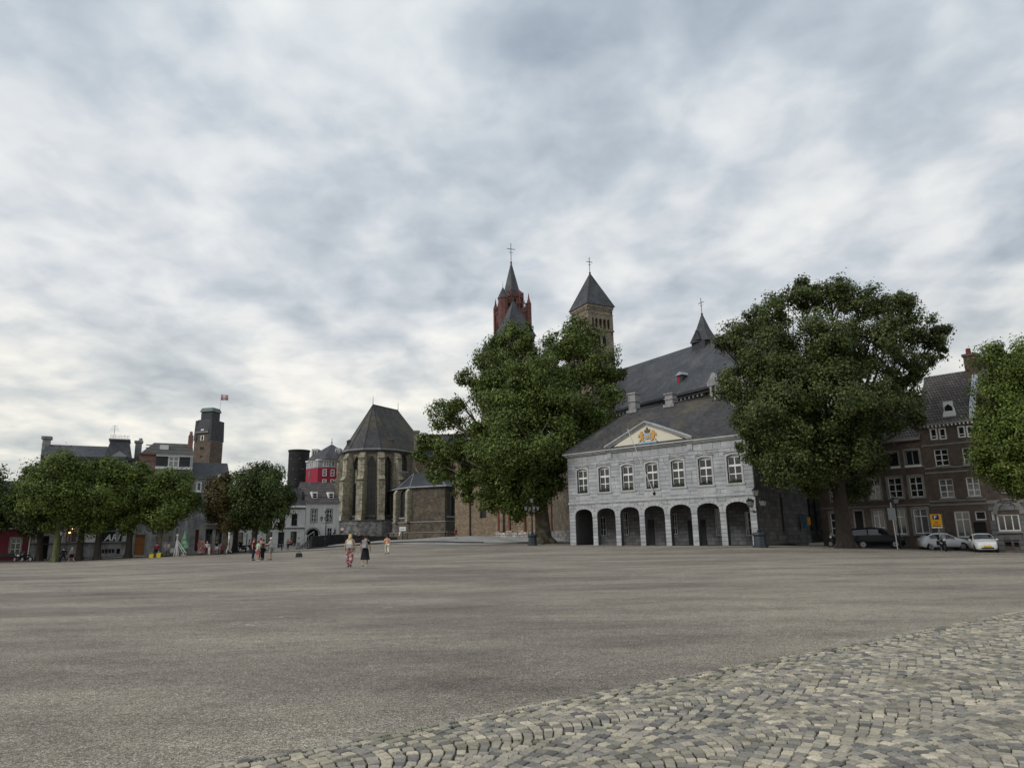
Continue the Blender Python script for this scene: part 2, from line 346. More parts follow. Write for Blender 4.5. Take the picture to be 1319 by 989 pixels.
        def rim(pts, d, inward, mm):
            ar = sum(pts[i][0]*pts[(i+1) % len(pts)][1]-pts[(i+1) % len(pts)][0]*pts[i][1] for i in range(len(pts)))
            if (ar > 0) == inward: pts = pts[::-1]
            n = len(pts); s.add([(x, y0, z) for x, z in pts]+[(x, y0+d, z) for x, z in pts], [(i, n+i, n+(i+1) % n, (i+1) % n) for i in range(n)], mm)
        rim(list(outer), t, False, m)
        for h in holes: rim(list(h), rd, True, mr)
        return s
    def build(s, name, mats, parent=None, smooth=False, loc=None, rz=None):
        me = bpy.data.meshes.new(name); me.from_pydata(s.v, [], s.f)
        if not isinstance(mats, (list, tuple)): mats = [mats]
        for m in mats: me.materials.append(m)
        me.polygons.foreach_set('material_index', s.m)
        if smooth: me.polygons.foreach_set('use_smooth', [True]*len(s.f))
        me.update()
        o = bpy.data.objects.new(name, me); col.objects.link(o)
        if parent: o.parent = parent
        if loc is not None: o.location = loc
        if rz is not None: o.rotation_euler = (0, 0, rz)
        return o
def rect(x0, x1, z0, z1): return [(x0, z0), (x1, z0), (x1, z1), (x0, z1)]
def arch(cx, w, z0, zs, rise, n=8, k=1.0):
    p = [(cx-w/2, z0), (cx+w/2, z0)]
    for i in range(n+1):
        t = math.pi*i/n; p.append((cx+w/2*math.cos(t), zs+rise*math.sin(t)**k))
    return p
def gothic(cx, w, z0, zs, rise, n=5):
    p = [(cx-w/2, z0), (cx+w/2, z0)]
    for i in range(n+1):
        t = i/n; p.append((cx+w/2*(1-t**1.6), zs+rise*t**.75 if t else zs))
    for i in range(n-1, -1, -1):
        t = i/n; p.append((cx-w/2*(1-t**1.6), zs+rise*t**.75 if t else zs))
    return p
def thing(name, label, cat, loc, rz=0, group=None):
    o = bpy.data.objects.new(name, None); col.objects.link(o); o.location = loc; o.rotation_euler = (0, 0, rz)
    o.empty_display_size = .5
    o['label'] = label; o['category'] = cat
    if group: o['group'] = group
    return o
def tag(o, label, cat, group=None):
    o['label'] = label; o['category'] = cat
    if group: o['group'] = group
    return o
def struct(o): o['kind'] = 'structure'; return o
def stuff(o): o['kind'] = 'stuff'; return o
def copy_tree(o, parent=None):
    c = o.copy(); col.objects.link(c)
    if parent: c.parent = parent
    for ch in list(o.children): copy_tree(ch, c)
    return c
BOX = MB(); bv = .06
BOX.add([(-.5+bv*.2, -.5, -.5+bv), (.5-bv*.2, -.5, -.5+bv), (.5-bv*.2, -.5, .5-bv), (-.5+bv*.2, -.5, .5-bv), (-.5, -.3, -.5), (.5, -.3, -.5), (.5, -.3, .5), (-.5, -.3, .5), (-.5, .5, -.5), (.5, .5, -.5), (.5, .5, .5), (-.5, .5, .5)],
        [(0, 1, 2, 3), (0, 4, 5, 1), (1, 5, 6, 2), (2, 6, 7, 3), (3, 7, 4, 0), (4, 8, 9, 5), (5, 9, 10, 6), (6, 10, 11, 7), (7, 11, 8, 4)])

# ------------------------------------------------------------------ ground heights
CTRL = [(450,730,37),(499,712,68),(349,721,56),(200,722,66),(80,725,80),(15,723,86),(150,718,88),(230,713.5,92),(300,710.5,98),(345,709,114),(385,706,122),
        (440,700,126),(510,695.5,128),(440,692,148),(588,693.5,117),(600,690.5,124),(645,692,118),(700,698,90),(686,702,82),(735,702,78),(857,702.5,70.5),(979,702,64),
        (1015,703,70),(1060,702.5,76),(1090,705,61),(1150,706,62),(1205,709,60),(1270,711,58),(1319,713.5,55),(1319,712,62),(0,726,70),(600,703,90)]
CP = []
for u, v, D in CTRL:
    p = P(u, v, D); CP.append((p.x, p.y, p.z))
for x in range(-60, 61, 12):
    for y in (-30, -15, 0, 12, 22): CP.append((x, y, 0.0))
for x in range(-35, 36, 14): CP.append((x, 32, .04))
for x, y, z in ((-150, 60, -.6), (-150, 150, -.6), (0, 200, 2.2), (60, 130, .8), (110, 70, -.6), (-80, 180, 0), (150, 200, 0), (-50, 45, -.15), (45, 45, -.2)): CP.append((x, y, z))
CPA = np.array(CP)
def G(x, y):
    d2 = (CPA[:, 0]-x)**2 + (CPA[:, 1]-y)**2 + 6.0
    w = d2**-1.9; return float((w*CPA[:, 2]).sum()/w.sum())
def XY(u, D, v=700): p = P(u, v, D); return p.x, p.y
def on(u, D, v=700): x, y = XY(u, D, v); return Vector((x, y, G(x, y)))
# ------------------------------------------------------------------ ground
def build_ground():
    m = bpy.data.materials.new('speckled asphalt'); m.use_nodes = True; nt = m.node_tree; n = nt.nodes; L = nt.links.new; bs = n['Principled BSDF']
    bs.inputs['Roughness'].default_value = .93; bs.inputs['Specular IOR Level'].default_value = .25
    g = n.new('ShaderNodeNewGeometry'); pos = g.outputs['Position']
    def noise(s, d=4, sc=None, r=.6):
        v = pos
        if sc:
            mp = n.new('ShaderNodeMapping'); mp.inputs['Scale'].default_value = sc; mp.inputs['Rotation'].default_value = (0, 0, R(-14)); L(pos, mp.inputs[0]); v = mp.outputs[0]
        t = n.new('ShaderNodeTexNoise'); t.inputs['Scale'].default_value = s; t.inputs['Detail'].default_value = d; t.inputs['Roughness'].default_value = r; L(v, t.inputs[0]); return t.outputs[0]
    def ramp(v, st):
        r = n.new('ShaderNodeValToRGB'); L(v, r.inputs[0])
        for i, (p, c) in enumerate(st):
            e = r.color_ramp.elements[i] if i < 2 else r.color_ramp.elements.new(p)
            e.position = p; e.color = (*c, 1)
        return r.outputs[0]
    def mul(a, b, f=1, t='MULTIPLY'):
        x = n.new('ShaderNodeMixRGB'); x.blend_type = t; x.inputs[0].default_value = f; L(a, x.inputs[1]); L(b, x.inputs[2]); return x.outputs[0]
    # aggregate: cell-coloured chippings 9 mm across, plus 3 cm mottling
    vo = n.new('ShaderNodeTexVoronoi'); vo.inputs['Scale'].default_value = 120; L(pos, vo.inputs['Vector'])
    sp_ = n.new('ShaderNodeSeparateXYZ'); L(vo.outputs['Color'], sp_.inputs[0])
    chips = ramp(sp_.outputs[0], [(0, (.09, .078, .067)), (1, (.60, .555, .49)), (.35, (.205, .184, .163)), (.75, (.33, .303, .27)), (.9, (.46, .428, .38))])
    mott = ramp(noise(28, 3), [(.36, (.64, .63, .63)), (.64, (1.24, 1.23, 1.21))])
    c = mul(chips, mott)
    c = mul(c, ramp(noise(11, 4, r=.8), [(.38, (.86, .86, .86)), (.62, (1.1, 1.1, 1.1))]))
    c = mul(c, ramp(noise(4.5, 6, r=.75), [(.36, (.80, .79, .79)), (.64, (1.10, 1.10, 1.09))]))
    c = mul(c, ramp(noise(.09, 6, (1, 2.6, 1), .62), [(.38, (.72, .70, .69)), (.62, (1.20, 1.20, 1.13))]))
    c = mul(c, ramp(noise(.40, 5, (1, 2.0, 1), .66), [(.34, (.80, .79, .77)), (.52, (1.06, 1.05, 1.02)), (.75, (1.18, 1.18, 1.12))]))
    # thin dark cracks and scuffs
    c = mul(c, ramp(noise(1.1, 7, (1, 4, 1), .75), [(.32, (.50, .49, .48)), (.40, (1, 1, 1))]))
    L(c, bs.inputs['Base Color'])
    b = n.new('ShaderNodeBump'); b.inputs['Strength'].default_value = .7; b.inputs['Distance'].default_value = .006
    L(vo.outputs['Distance'], b.inputs['Height']); b.invert = True
    b2 = n.new('ShaderNodeBump'); b2.inputs['Strength'].default_value = .35; b2.inputs['Distance'].default_value = .03; L(noise(6, 4), b2.inputs['Height']); L(b.outputs[0], b2.inputs['Normal'])
    L(b2.outputs[0], bs.inputs['Normal'])
    xs = sorted(set([-3000, -1200, -500, -260] + list(range(-180, 181, 4)) + [260, 500, 1200, 3000]))
    ys = sorted(set([-800, -300, -100] + list(range(-60, 200, 3)) + [240, 300, 500, 1200, 3000]))
    vs = [(x, y, G(x, y)) for y in ys for x in xs]; nx = len(xs)
    fs = [(j*nx+i, j*nx+i+1, (j+1)*nx+i+1, (j+1)*nx+i) for j in range(len(ys)-1) for i in range(nx-1)]
    me = bpy.data.meshes.new('square_asphalt'); me.from_pydata(vs, [], fs); me.materials.append(m); me.polygons.foreach_set('use_smooth', [True]*len(fs))
    o = bpy.data.objects.new('square_asphalt', me); col.objects.link(o); struct(o)
build_ground()
def sheet(name, poly, dz, m, n=40, kind='structure', res=2.0):
    """paving laid dz above the ground, following its relief; poly of (x,y)"""
    xs = [p[0] for p in poly]; ys = [p[1] for p in poly]
    import mathutils
    bm = MB(); x = min(xs)
    def inside(px, py):
        c = False; j = len(poly)-1
        for i in range(len(poly)):
            xi, yi = poly[i]; xj, yj = poly[j]
            if (yi > py) != (yj > py) and px < (xj-xi)*(py-yi)/(yj-yi)+xi: c = not c
            j = i
        return c
    # clip a strip grid against the polygon by subdividing quads of the polygon's own span (polygons here are 4-gons)
    A, B, C, D = [Vector((*p, 0)) for p in poly]
    nu = max(2, int((B-A).length/res)); nv = max(2, int((D-A).length/res)); vs = []
    for j in range(nv+1):
        for i in range(nu+1):
            s = i/nu; t = j/nv; p = A.lerp(B, s).lerp(D.lerp(C, s), t); vs.append((p.x, p.y, G(p.x, p.y)+dz))
    fs = [(j*(nu+1)+i, j*(nu+1)+i+1, (j+1)*(nu+1)+i+1, (j+1)*(nu+1)+i) for j in range(nv) for i in range(nu)]
    bm.add(vs, fs); o = bm.build(name, m, smooth=True); o['kind'] = kind; return o

# cobbled apron in the lower right: segmental arcs of granite setts
def build_cobbles():
    a = P(310, 989, 1); b = P(1319, 790, 1)
    def gp(u, v): r_ = ray(u, v); t = -1.6/r_[1]; return Vector((r_[0]*t, t, 0))
    E0 = gp(310, 989); E1 = gp(1319, 790); ed = (E1-E0).normalized(); nd = Vector((ed.y, -ed.x, 0))    # nd points into the cobbles (towards viewer/right)
    jm = mat('sett joints', (.04, .037, .026), 1.0, var=.35, vscale=9, c2=(.06, .07, .022), c2s=2.2, bump=.8, bscale=60)
    S0, S1, NW = -4.0, 24.0, 9.0
    q = [E0+ed*S0, E0+ed*S1, E0+ed*S1+nd*NW, E0+ed*S0+nd*NW]
    root = MB().add([(p.x, p.y, .004) for p in q], [(3, 2, 1, 0)]).build('cobbled_paving', jm); struct(root)
    # flip so the normal is up
    root.data.flip_normals() if root.data.polygons[0].normal.z < 0 else None
    ms = randomised('granite setts', [(0, (.11, .105, .10)), (1, (.60, .53, .41)), (.13, (.18, .172, .158)), (.40, (.27, .25, .212)), (.72, (.365, .33, .26)), (.93, (.46, .41, .305))],
                    rough=.8, bump=.7, bscale=70, fine=.22, fs=45, c2=((.22, .20, .13), 1.6, .45))
    rnd = random.Random(3)
    def sett(w, d):
        """one sett mesh: rough-cornered block with a domed, chamfered top"""
        j = lambda s: rnd.uniform(-s, s); hx, hy = w/2, d/2; c = min(hx, hy)*rnd.uniform(.10, .26)
        base = [(-hx+c, -hy), (hx-c, -hy), (hx, -hy+c), (hx, hy-c), (hx-c, hy), (-hx+c, hy), (-hx, hy-c), (-hx, -hy+c)]
        sk = rnd.uniform(-.07, .07); sx, sy = rnd.uniform(-.12, .12), rnd.uniform(-.12, .12)
        base = [(x*(1+sx*y/hy)+sk*y+j(.003), y*(1+sy*x/hx)+j(.003)) for x, y in base]
        v = [(x, y, -.02) for x, y in base] + [(x*.99, y*.99, .010+j(.001)) for x, y in base] + [(x*.90, y*.90, .0165+j(.0012)) for x, y in base] + [(j(.01), j(.01), .0172+j(.0015))]
        f = [(i, (i+1) % 8, 8+(i+1) % 8, 8+i) for i in range(8)]+[(8+i, 8+(i+1) % 8, 16+(i+1) % 8, 16+i) for i in range(8)]+[(16+i, 16+(i+1) % 8, 24) for i in range(8)]
        return v, f
    kinds = [sett(.086+rnd.uniform(-.005, .004), .087+rnd.uniform(-.014, .007)) for _ in range(40)]
    lane = 1.12; Rr = lane/2/math.sin(R(50)); sett_list = []
    for li in range(-1, int(NW/lane)+1):
        c0 = (li+.5)*lane - .25
        k = 0; s = S0
        flip = 1
        while s < S1:
            na = int(Rr*2*R(50)/.090)
            for ia in range(na):
                th = R(-50) + 2*R(50)*(ia+.5+rnd.uniform(-.10, .10)+(.5 if k % 2 else 0)-.25)/na
                ls = s + flip*Rr*(math.cos(th)-.8) + rnd.uniform(-.003, .003); ln = c0 + Rr*math.sin(th) + rnd.uniform(-.006, .006)
                if (k % 2 and abs(th) > R(51)): continue
                if ln < .085 or ln > NW-.1 or ls < S0 or ls > S1: continue
                sett_list.append((ls, ln, th*flip + rnd.uniform(-.08, .08)))
            s += .104; k += 1
    # an edge course along the asphalt
    s = S0
    pts = []
    for (ls, ln, th) in sett_list:
        p = E0 + ed*ls + nd*ln
        if p.y < -1.5 or (p.x*p.x + p.y*p.y) > 26**2: continue
        pts.append((p, th))
    s = S0
    for ln_ in (-.07, .024):
        s = S0
        while s < S1:
            w = rnd.uniform(.088, .104); p = E0+ed*(s+w/2)+nd*(ln_+rnd.uniform(-.006, .006)); pts.append((p, math.pi/2+rnd.uniform(-.08, .08))); s += w
    ang0 = math.atan2(ed.y, ed.x)
    def score(p):
        if p.y < 1: return 1e9
        u = p.x/(p.y*cp-1.6*sp)*F
        # visible: inside the frame only
        f = p.y*cp + (p.z-1.6)*sp; yy = -p.y*sp+(p.z-1.6)*cp
        px = 659.5+F*(p.x*cr-yy*sr)/f; py = 494.5-F*(p.x*sr+yy*cr)/f
        return f if (0 <= px <= 1319 and py <= 989) else 1e6+f
    pts.sort(key=lambda t: score(t[0]))
    meshes = []
    for v, f in kinds:
        me = bpy.data.meshes.new('sett'); me.from_pydata(v, [], f); me.materials.append(ms); meshes.append(me)
    rest = MB()
    for i, (p, th) in enumerate(pts):
        ki = rnd.randrange(len(kinds)); rot = ang0 - th + (math.pi if rnd.random() < .5 else 0)
        tx, ty, dz = rnd.uniform(-.035, .035), rnd.uniform(-.035, .035), rnd.uniform(-.006, .003)
        if i < 300:
            o = bpy.data.objects.new('sett', meshes[ki]); col.objects.link(o); o.parent = root
            o.location = (p.x, p.y, .010+dz); o.rotation_euler = (tx, ty, rot); o.scale.x = 1 if abs(th) > 1.4 else math.cos(th)+.03
        else:
            rest.xf = Matrix.Translation((p.x, p.y, .010+dz)) @ Matrix.Rotation(rot, 4, 'Z') @ Matrix.Rotation(tx, 4, 'X') @ Matrix.Rotation(ty, 4, 'Y') @ Matrix.Diagonal((1 if abs(th) > 1.4 else math.cos(th)+.03, 1, 1, 1))
            rest.add(*kinds[ki])
    o = rest.build('setts', ms, root); stuff(o)
    print('setts', len(pts))
    # moss and grass in the joints near the edge: small blades
    gm = randomised('joint moss', [(0, (.05, .07, .015)), (1, (.14, .14, .05)), (.5, (.09, .11, .03))], bump=0, fine=0)
    g = MB()
    for _ in range(5200):
        ls = rnd.uniform(0, 14); ln = min(rnd.expovariate(1/.8), 5); 
        if rnd.random() < .4: ln = rnd.gauss(-.02, .03)
        p = E0+ed*ls+nd*ln; x, y = p.x, p.y; h = rnd.uniform(.008, .02); a = rnd.uniform(0, 6.28); w = rnd.uniform(.006, .016)
        dx, dy = math.cos(a)*w, math.sin(a)*w
        g.add([(x-dx, y-dy, .012), (x+dx, y+dy, .012), (x+dy*.6, y-dx*.6, .016+h)], [(0, 1, 2)])
    o = g.build('joint_moss', gm); stuff(o)
build_cobbles()

# sett-paved upper terrace beyond the square, with its low dark step, pavements and kerbs
m_pave = mat('grey sett pavement', (.21, .205, .19), .95, var=.25, vscale=1.2, c2=(.12, .12, .115), c2s=.35, bump=.5, bscale=9)
m_pavel = mat('light slab pavement', (.30, .29, .27), .95, var=.2, vscale=.7, c2=(.2, .2, .19), c2s=.4, bump=.3, bscale=9)
sheet('terrace_pavement', [XY(420, 112), XY(745, 84), XY(760, 135), XY(430, 150)], .05, m_pavel)
def kerb(name, pts, w, h, m=m_kerb, lift=0):
    b = MB()
    for i in range(len(pts)-1):
        A = Vector(pts[i]); B = Vector(pts[i+1]); n_ = max(1, int((B-A).length/2.0))
        for k in range(n_):
            p = A.lerp(B, k/n_); q = A.lerp(B, (k+1)/n_); d = (q-p).normalized(); nn = Vector((-d.y, d.x))*w/2
            zp = G(p.x, p.y)+lift; zq = G(q.x, q.y)+lift; g = d*.012
            b.add([(p.x-nn.x+g.x, p.y-nn.y+g.y, zp-.2), (q.x-nn.x-g.x, q.y-nn.y-g.y, zq-.2), (q.x+nn.x-g.x, q.y+nn.y-g.y, zq-.2), (p.x+nn.x+g.x, p.y+nn.y+g.y, zp-.2),
                   (p.x-nn.x+g.x, p.y-nn.y+g.y, zp+h), (q.x-nn.x-g.x, q.y-nn.y-g.y, zq+h), (q.x+nn.x-g.x, q.y+nn.y-g.y, zq+h), (p.x+nn.x+g.x, p.y+nn.y+g.y, zp+h)],
                  [(0,3,2,1),(4,5,6,7),(0,1,5,4),(1,2,6,5),(2,3,7,6),(3,0,4,7)])
    return struct(b.build(name, m))
def lv(*uD): return [Vector(XY(u, D)) for u, D in uD]
kerb('terrace_step', lv((396, 108), (470, 106), (560, 103), (622, 100)), .5, .22)  # the step's shadow line is put into its dark stone colour
kerb('terrace_kerb', lv((622, 100), (665, 95), (700, 84)), .3, .10)
kerb('left_kerb', lv((-60, 82), (20, 83), (150, 84.5), (300, 90), (345, 100)), .25, .10)
kerb('right_kerb', lv((1060, 68), (1150, 63.5), (1319, 57), (1400, 54)), .2, .06)
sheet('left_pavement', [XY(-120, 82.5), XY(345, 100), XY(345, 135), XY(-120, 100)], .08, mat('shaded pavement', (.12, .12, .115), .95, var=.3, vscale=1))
sheet('right_roadway', [XY(1062, 68), XY(1420, 55), XY(1500, 70), XY(1062, 80)], .02, mat('road asphalt', (.075, .075, .075), .95, var=.25, vscale=1, bump=.4))

# ------------------------------------------------------------------ windows, doors, stones
def window(root, s, z, w, h, y=.18, nx=2, rows=(1/3, 2/3), fr=m_white, gl=m_glass, fw_=.09, bw=.06, sill=None, rnd=False, shape=None, transom=None, fd=.07):
    """s = centre, z = bottom; frame mesh with panes (and sill) as children"""
    x0, x1 = s-w/2, s+w/2; b = MB()
    b.box(x0, x0+fw_, y, y+fd, z, z+h); b.box(x1-fw_, x1, y, y+fd, z, z+h)
    b.box(x0+fw_, x1-fw_, y, y+fd, z, z+fw_); b.box(x0+fw_, x1-fw_, y, y+fd, z+h-fw_, z+h)
    for i in range(1, nx):
        xc = x0+w*i/nx; b.box(xc-bw*.7, xc+bw*.7, y+.004, y+fd-.004, z+fw_, z+h-fw_)
    for r in rows:
        zc = z+h*r; bb = bw*(1.3 if transom == r else .6); xs = [x0+fw_] + [x0+w*i/nx for i in range(1, nx)] + [x1-fw_]
        for i in range(nx):
            a = xs[i]+(bw*.7 if i else 0); c = xs[i+1]-(bw*.7 if i < nx-1 else 0); b.box(a, c, y+.008, y+fd-.008, zc-bb, zc+bb)
    f = b.build('window', fr, root)
    rws = [0]+sorted(rows)+[1]; p = []
    for i in range(nx):
        for k in range(len(rws)-1):
            p.append((x0+w*i/nx+.01, x0+w*(i+1)/nx-.01, z+h*rws[k]+.01, z+h*rws[k+1]-.01))
    q = MB()
    for a in p: q.box(a[0], a[1], y+fd*.5, y+fd*.5+.02, a[2], a[3])
    q.build('glazing', gl, f)
    if sill:
        MB().box(x0-.12, x1+.12, -sill[0], y, z-sill[1], z-.002).build('sill', sill[2], f)
    return f
def surround(root, s, z, w, h, m, t=.16, proud=.03, arch_=False):
    b = MB(); x0, x1 = s-w/2, s+w/2
    b.box(x0-t, x0, -proud, .1, z-t, z+h+t); b.box(x1, x1+t, -proud, .1, z-t, z+h+t); b.box(x0, x1, -proud-.004, .1, z+h, z+h+t+.03); b.box(x0, x1, -proud-.01, .1, z-t, z)
    return b.build('window_surround', m, root)
def back(root, L, y, z0, z1, m=None):
    return MB().box(0, L, y, y+.1, z0, z1).build('inner_wall', m or m_dark, root)
def stones(root, L, z0, z1, rh, blocks, wr=(.55, 1.15), maxn=300, y=0, t=.025, m=m_block, seed=1, name='stone_block', xf=None):
    """courses of ashlar standing proud of the joints; blocks(zmid) -> list of (x0,x1) openings"""
    rr = random.Random(seed); out = []
    z = z0; k = 0
    while z < z1-.12:
        h = min(rh*rr.uniform(.92, 1.08), z1-z); gaps = sorted(blocks(z, z+h)); x = 0; segs = []
        for a, b in gaps:
            if a > x+.05: segs.append((x, a))
            x = max(x, b)
        if x < L-.05: segs.append((x, L))
        for a, b in segs:
            n_ = max(1, round((b-a)/rr.uniform(*wr))); cuts = [a]+[a+(b-a)*(i+rr.uniform(-.18, .18))/n_ for i in range(1, n_)]+[b]
            for i in range(n_): out.append((cuts[i], cuts[i+1], z, z+h))
        z += h; k += 1
    out.sort(key=lambda q: -(q[1]-q[0])*(q[3]-q[2]))
    rest = MB(); g = .03
    bm_ = bpy.data.meshes.get('block_'+m.name)
    if not bm_:
        bm_ = bpy.data.meshes.new('block_'+m.name); bm_.from_pydata(BOX.v, [], BOX.f); bm_.materials.append(m)
    for i, (a, b, c, d) in enumerate(out):
        w, h = b-a-g, d-c-g; pr = rr.uniform(-.006, .01)
        if w < .04 or h < .04: continue
        mtx = Matrix.Translation(((a+b)/2, y-t/2-pr/2, (c+d)/2)) @ Matrix.Diagonal((w, t+pr+.01, h, 1))
        if xf is not None: mtx = xf @ mtx
        if i < maxn:
            o = bpy.data.objects.new(name, bm_); col.objects.link(o); o.parent = root; o.matrix_local = mtx
        else:
            rest.xf = mtx; rest.add(BOX.v, BOX.f)
    if rest.v: stuff(rest.build(name+'s', m, root))
def hip(L, W, z0, h, r0, r1, ov=.3, x0=0, y0=0, yr=None):
    """hipped roof as closed solid, ridge along x from r0 to r1"""
    yr = W/2 if yr is None else yr; b = MB()
    b.add([(x0-ov, y0-ov, z0), (x0+L+ov, y0-ov, z0), (x0+L+ov, y0+W+ov, z0), (x0-ov, y0+W+ov, z0), (x0+r0, y0+yr, z0+h), (x0+r1, y0+yr, z0+h)],
          [(0, 3, 2, 1), (0, 1, 5, 4), (2, 3, 4, 5), (1, 2, 5), (3, 0, 4)])
    return b

# ------------------------------------------------------------------ main guard house
def main_guard():
    A = P(735, 703, 78.)[:2]; B = P(979, 706, 63.7)[:2]; z0 = .33; L = 21.34; W = 12.0
    rz = math.atan2(B[1]-A[1], B[0]-A[0])
    t = thing('guard_house', 'grey limestone guard house with seven arches, seven cross windows and a painted pediment', 'building', (A[0], A[1], z0), rz)
    ac = [1.98+2.93*i for i in range(7)]; wc = [1.96, 4.86, 7.81, 10.74, 13.68, 16.64, 19.58]
    aw = 2.3; zs, rise = 3.25, .72
    holesA = [arch(c, aw, 0.02, zs, rise, 12, .8) for c in ac]
    ww, wh, wz = 1.36, 2.66, 5.68
    def whole(c): return [(c-ww/2, wz), (c+ww/2, wz), (c+ww/2, wz+wh-.16), (c+ww/4, wz+wh-.03), (c, wz+wh), (c-ww/4, wz+wh-.03), (c-ww/2, wz+wh-.16)]
    b = MB(); b.panel(rect(0, L, 0, 9.75), [h for h in holesA] + [whole(c) for c in wc], 0, .5, .55, 0)
    b.build('front_wall', m_guardjoint, t)
    # loggia behind the arches
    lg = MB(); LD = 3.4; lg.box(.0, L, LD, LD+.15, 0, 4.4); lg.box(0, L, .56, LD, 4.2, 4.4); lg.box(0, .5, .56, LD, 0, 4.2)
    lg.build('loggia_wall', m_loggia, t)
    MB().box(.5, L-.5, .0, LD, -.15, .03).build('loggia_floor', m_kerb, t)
    for (u0, v0, u1, v1, kind) in ((746, 662, 755, 696, 'd'), (774, 666, 781.5, 690, 'w'), (803.5, 660, 810, 689, 'w'), (834, 669, 843, 702, 'd'), (867, 662, 873, 688, 'w'), (887, 670, 893, 702, 'd'), (902, 669, 909.5, 702, 'd'), (922.5, 655, 928.5, 690, 'w'), (961, 659, 968.5, 690, 'w')):
        s0, _ = fac(A, B, u0, (v0+v1)/2, LD); s1, _ = fac(A, B, u1, (v0+v1)/2, LD); _, za = fac(A, B, (u0+u1)/2, v1, LD); _, zb = fac(A, B, (u0+u1)/2, v0, LD); za = max(za-z0, .05); zb -= z0
        if kind == 'w': window(t, (s0+s1)/2, za, s1-s0, zb-za, y=LD-.12, nx=2, rows=(.33, .66), fr=m_grey, fd=.1, fw_=.06, bw=.04)
        else: MB().box(s0, s1, LD-.08, LD-.002, za, zb).build('door', m_void, t)
    # side and back walls
    b = MB(); b.box(L-.56, L-.002, .551, W, 0, 9.75); b.box(.002, .56, .551, W, 0, 9.75); b.box(.56, L-.56, W-.5, W, 0, 9.75)
    b.build('side_wall', m_guardjoint, t)
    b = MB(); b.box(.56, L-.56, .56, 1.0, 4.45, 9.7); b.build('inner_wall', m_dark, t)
    # openings at a course: arches and windows
    def blocks(a, b_):
        g = []; zm = (a+b_)/2
        for c in ac:
            if b_ <= zs+.1: g.append((c-aw/2-.0, c+aw/2))
            elif a < zs+rise:
                q = max(0, min(1, ((a-zs)/rise))); hw = aw/2*math.sqrt(max(0, 1-q**2.4)); g.append((c-hw-.02, c+hw+.02))
        for c in wc:
            if b_ > wz-.18 and a < wz+wh+.24: g.append((c-ww/2-.2, c+ww/2+.2))
        return g
    stones(t, L, 0.0, 4.52, .37, blocks, (.6, 1.0), 200, seed=2)
    # quoins / pilasters proud at the corners and at the frontispiece
    stones(t, L, 4.78, 9.0, .385, blocks, (.7, 1.2), 98, seed=5)
    for c in (.62, 5.62, 15.2, L-.62):
        pass
    # dressed arch rings, window surrounds
    for c in ac:
        n_ = 9; bb = MB(); ro = 1.0
        for i in range(n_):
            pts = []
            for (k, off) in ((i+.04, 0), (i+.96, 0), (i+.96, .36), (i+.04, .36)):
                th = math.pi*k/n_; pts.append((c+(aw/2+off)*math.cos(th) if off == 0 else c+(aw/2+.28)*math.cos(th), zs+(rise+(0 if off == 0 else .34))*math.sin(th)**.8))
            bb.prism(pts, -.045, .02)
        bb.build('arch_ring', m_guard, t)
        MB().box(c-aw/2-.34, c-aw/2, -.06, .03, zs-.14, zs).box(c+aw/2, c+aw/2+.34, -.06, .03, zs-.14, zs).build('impost', m_guard, t)
    for c in wc:
        f = window(t, c, wz+.02, ww-.02, wh-.2, y=.2, nx=2, rows=(.34, .66), transom=.66, fr=m_white, gl=m_glass, fw_=.085, bw=.07)
        MB().add([(c-ww/2+.01, .2, wz+wh-.19), (c+ww/2-.01, .2, wz+wh-.19), (c+ww/2-.01, .2, wz+wh-.15), (c, .2, wz+wh), (c-ww/2+.01, .2, wz+wh-.15)], [(0, 1, 2, 3, 4)]).build('arch_light', m_white, f)
        bb = MB(); x0, x1 = c-ww/2, c+ww/2
        bb.box(x0-.19, x0, -.05, .05, wz, wz+wh-.16); bb.box(x1, x1+.19, -.05, .05, wz, wz+wh-.16)
        bb.prism([(x0-.19, wz+wh-.16), (x0, wz+wh-.16), (c-ww/4, wz+wh-.03), (c, wz+wh), (c+ww/4, wz+wh-.03), (x1, wz+wh-.16), (x1+.19, wz+wh-.16), (x1+.19, wz+wh+.08), (c, wz+wh+.24), (x0-.19, wz+wh+.08)], -.05, .05)
        bb.build('window_surround', m_guard, t)
        MB().box(x0-.3, x1+.3, -.14, .2, wz-.16, wz-.002).box(x0-.2, x1+.2, -.09, .0, wz-.24, wz-.162).build('sill', m_guard, t)
        MB().box(x0-.3, x1+.3, -.05, .0, wz-.75, wz-.26).build('apron_panel', m_guard, t)
        MB().prism([(x0-.30, wz+wh+.12), (c, wz+wh+.27), (x1+.30, wz+wh+.12), (x1+.3, wz+wh+.2), (c, wz+wh+.36), (x0-.30, wz+wh+.2)], -.13, 0).build('window_hood', m_guard, t)
        # window box with dark plants
        fb = MB(); rr = random.Random(int(c*10))
        for k in range(110):
            px = c+rr.uniform(-.62, .62); pz = wz+.1+rr.uniform(0, .3)*(1-abs(px-c)/.9); py = rr.uniform(-.1, .16); a = rr.uniform(0, 6.3); r_ = rr.uniform(.03, .08)
            fb.add([(px-r_*math.cos(a), py-.02, pz-r_*math.sin(a)), (px+r_*math.cos(a), py+.03, pz-.01), (px+r_*math.sin(a), py, pz+r_)], [(0, 1, 2)])
        bx = MB().box(c-.6, c+.6, -.12, .14, wz+.001, wz+.14).build('planter', m_void, t); fb.build('plants', m_leafE, bx)
    # string course, frieze, cornice
    MB().box(-.06, L+.06, -.10, 0, 4.52, 4.66).box(-.03, L+.03, -.06, 0, 4.662, 4.78).build('string_course', m_guard, t)
    b = MB(); b.box(-.05, L+.05, -.07, 0, 9.0, 9.12)
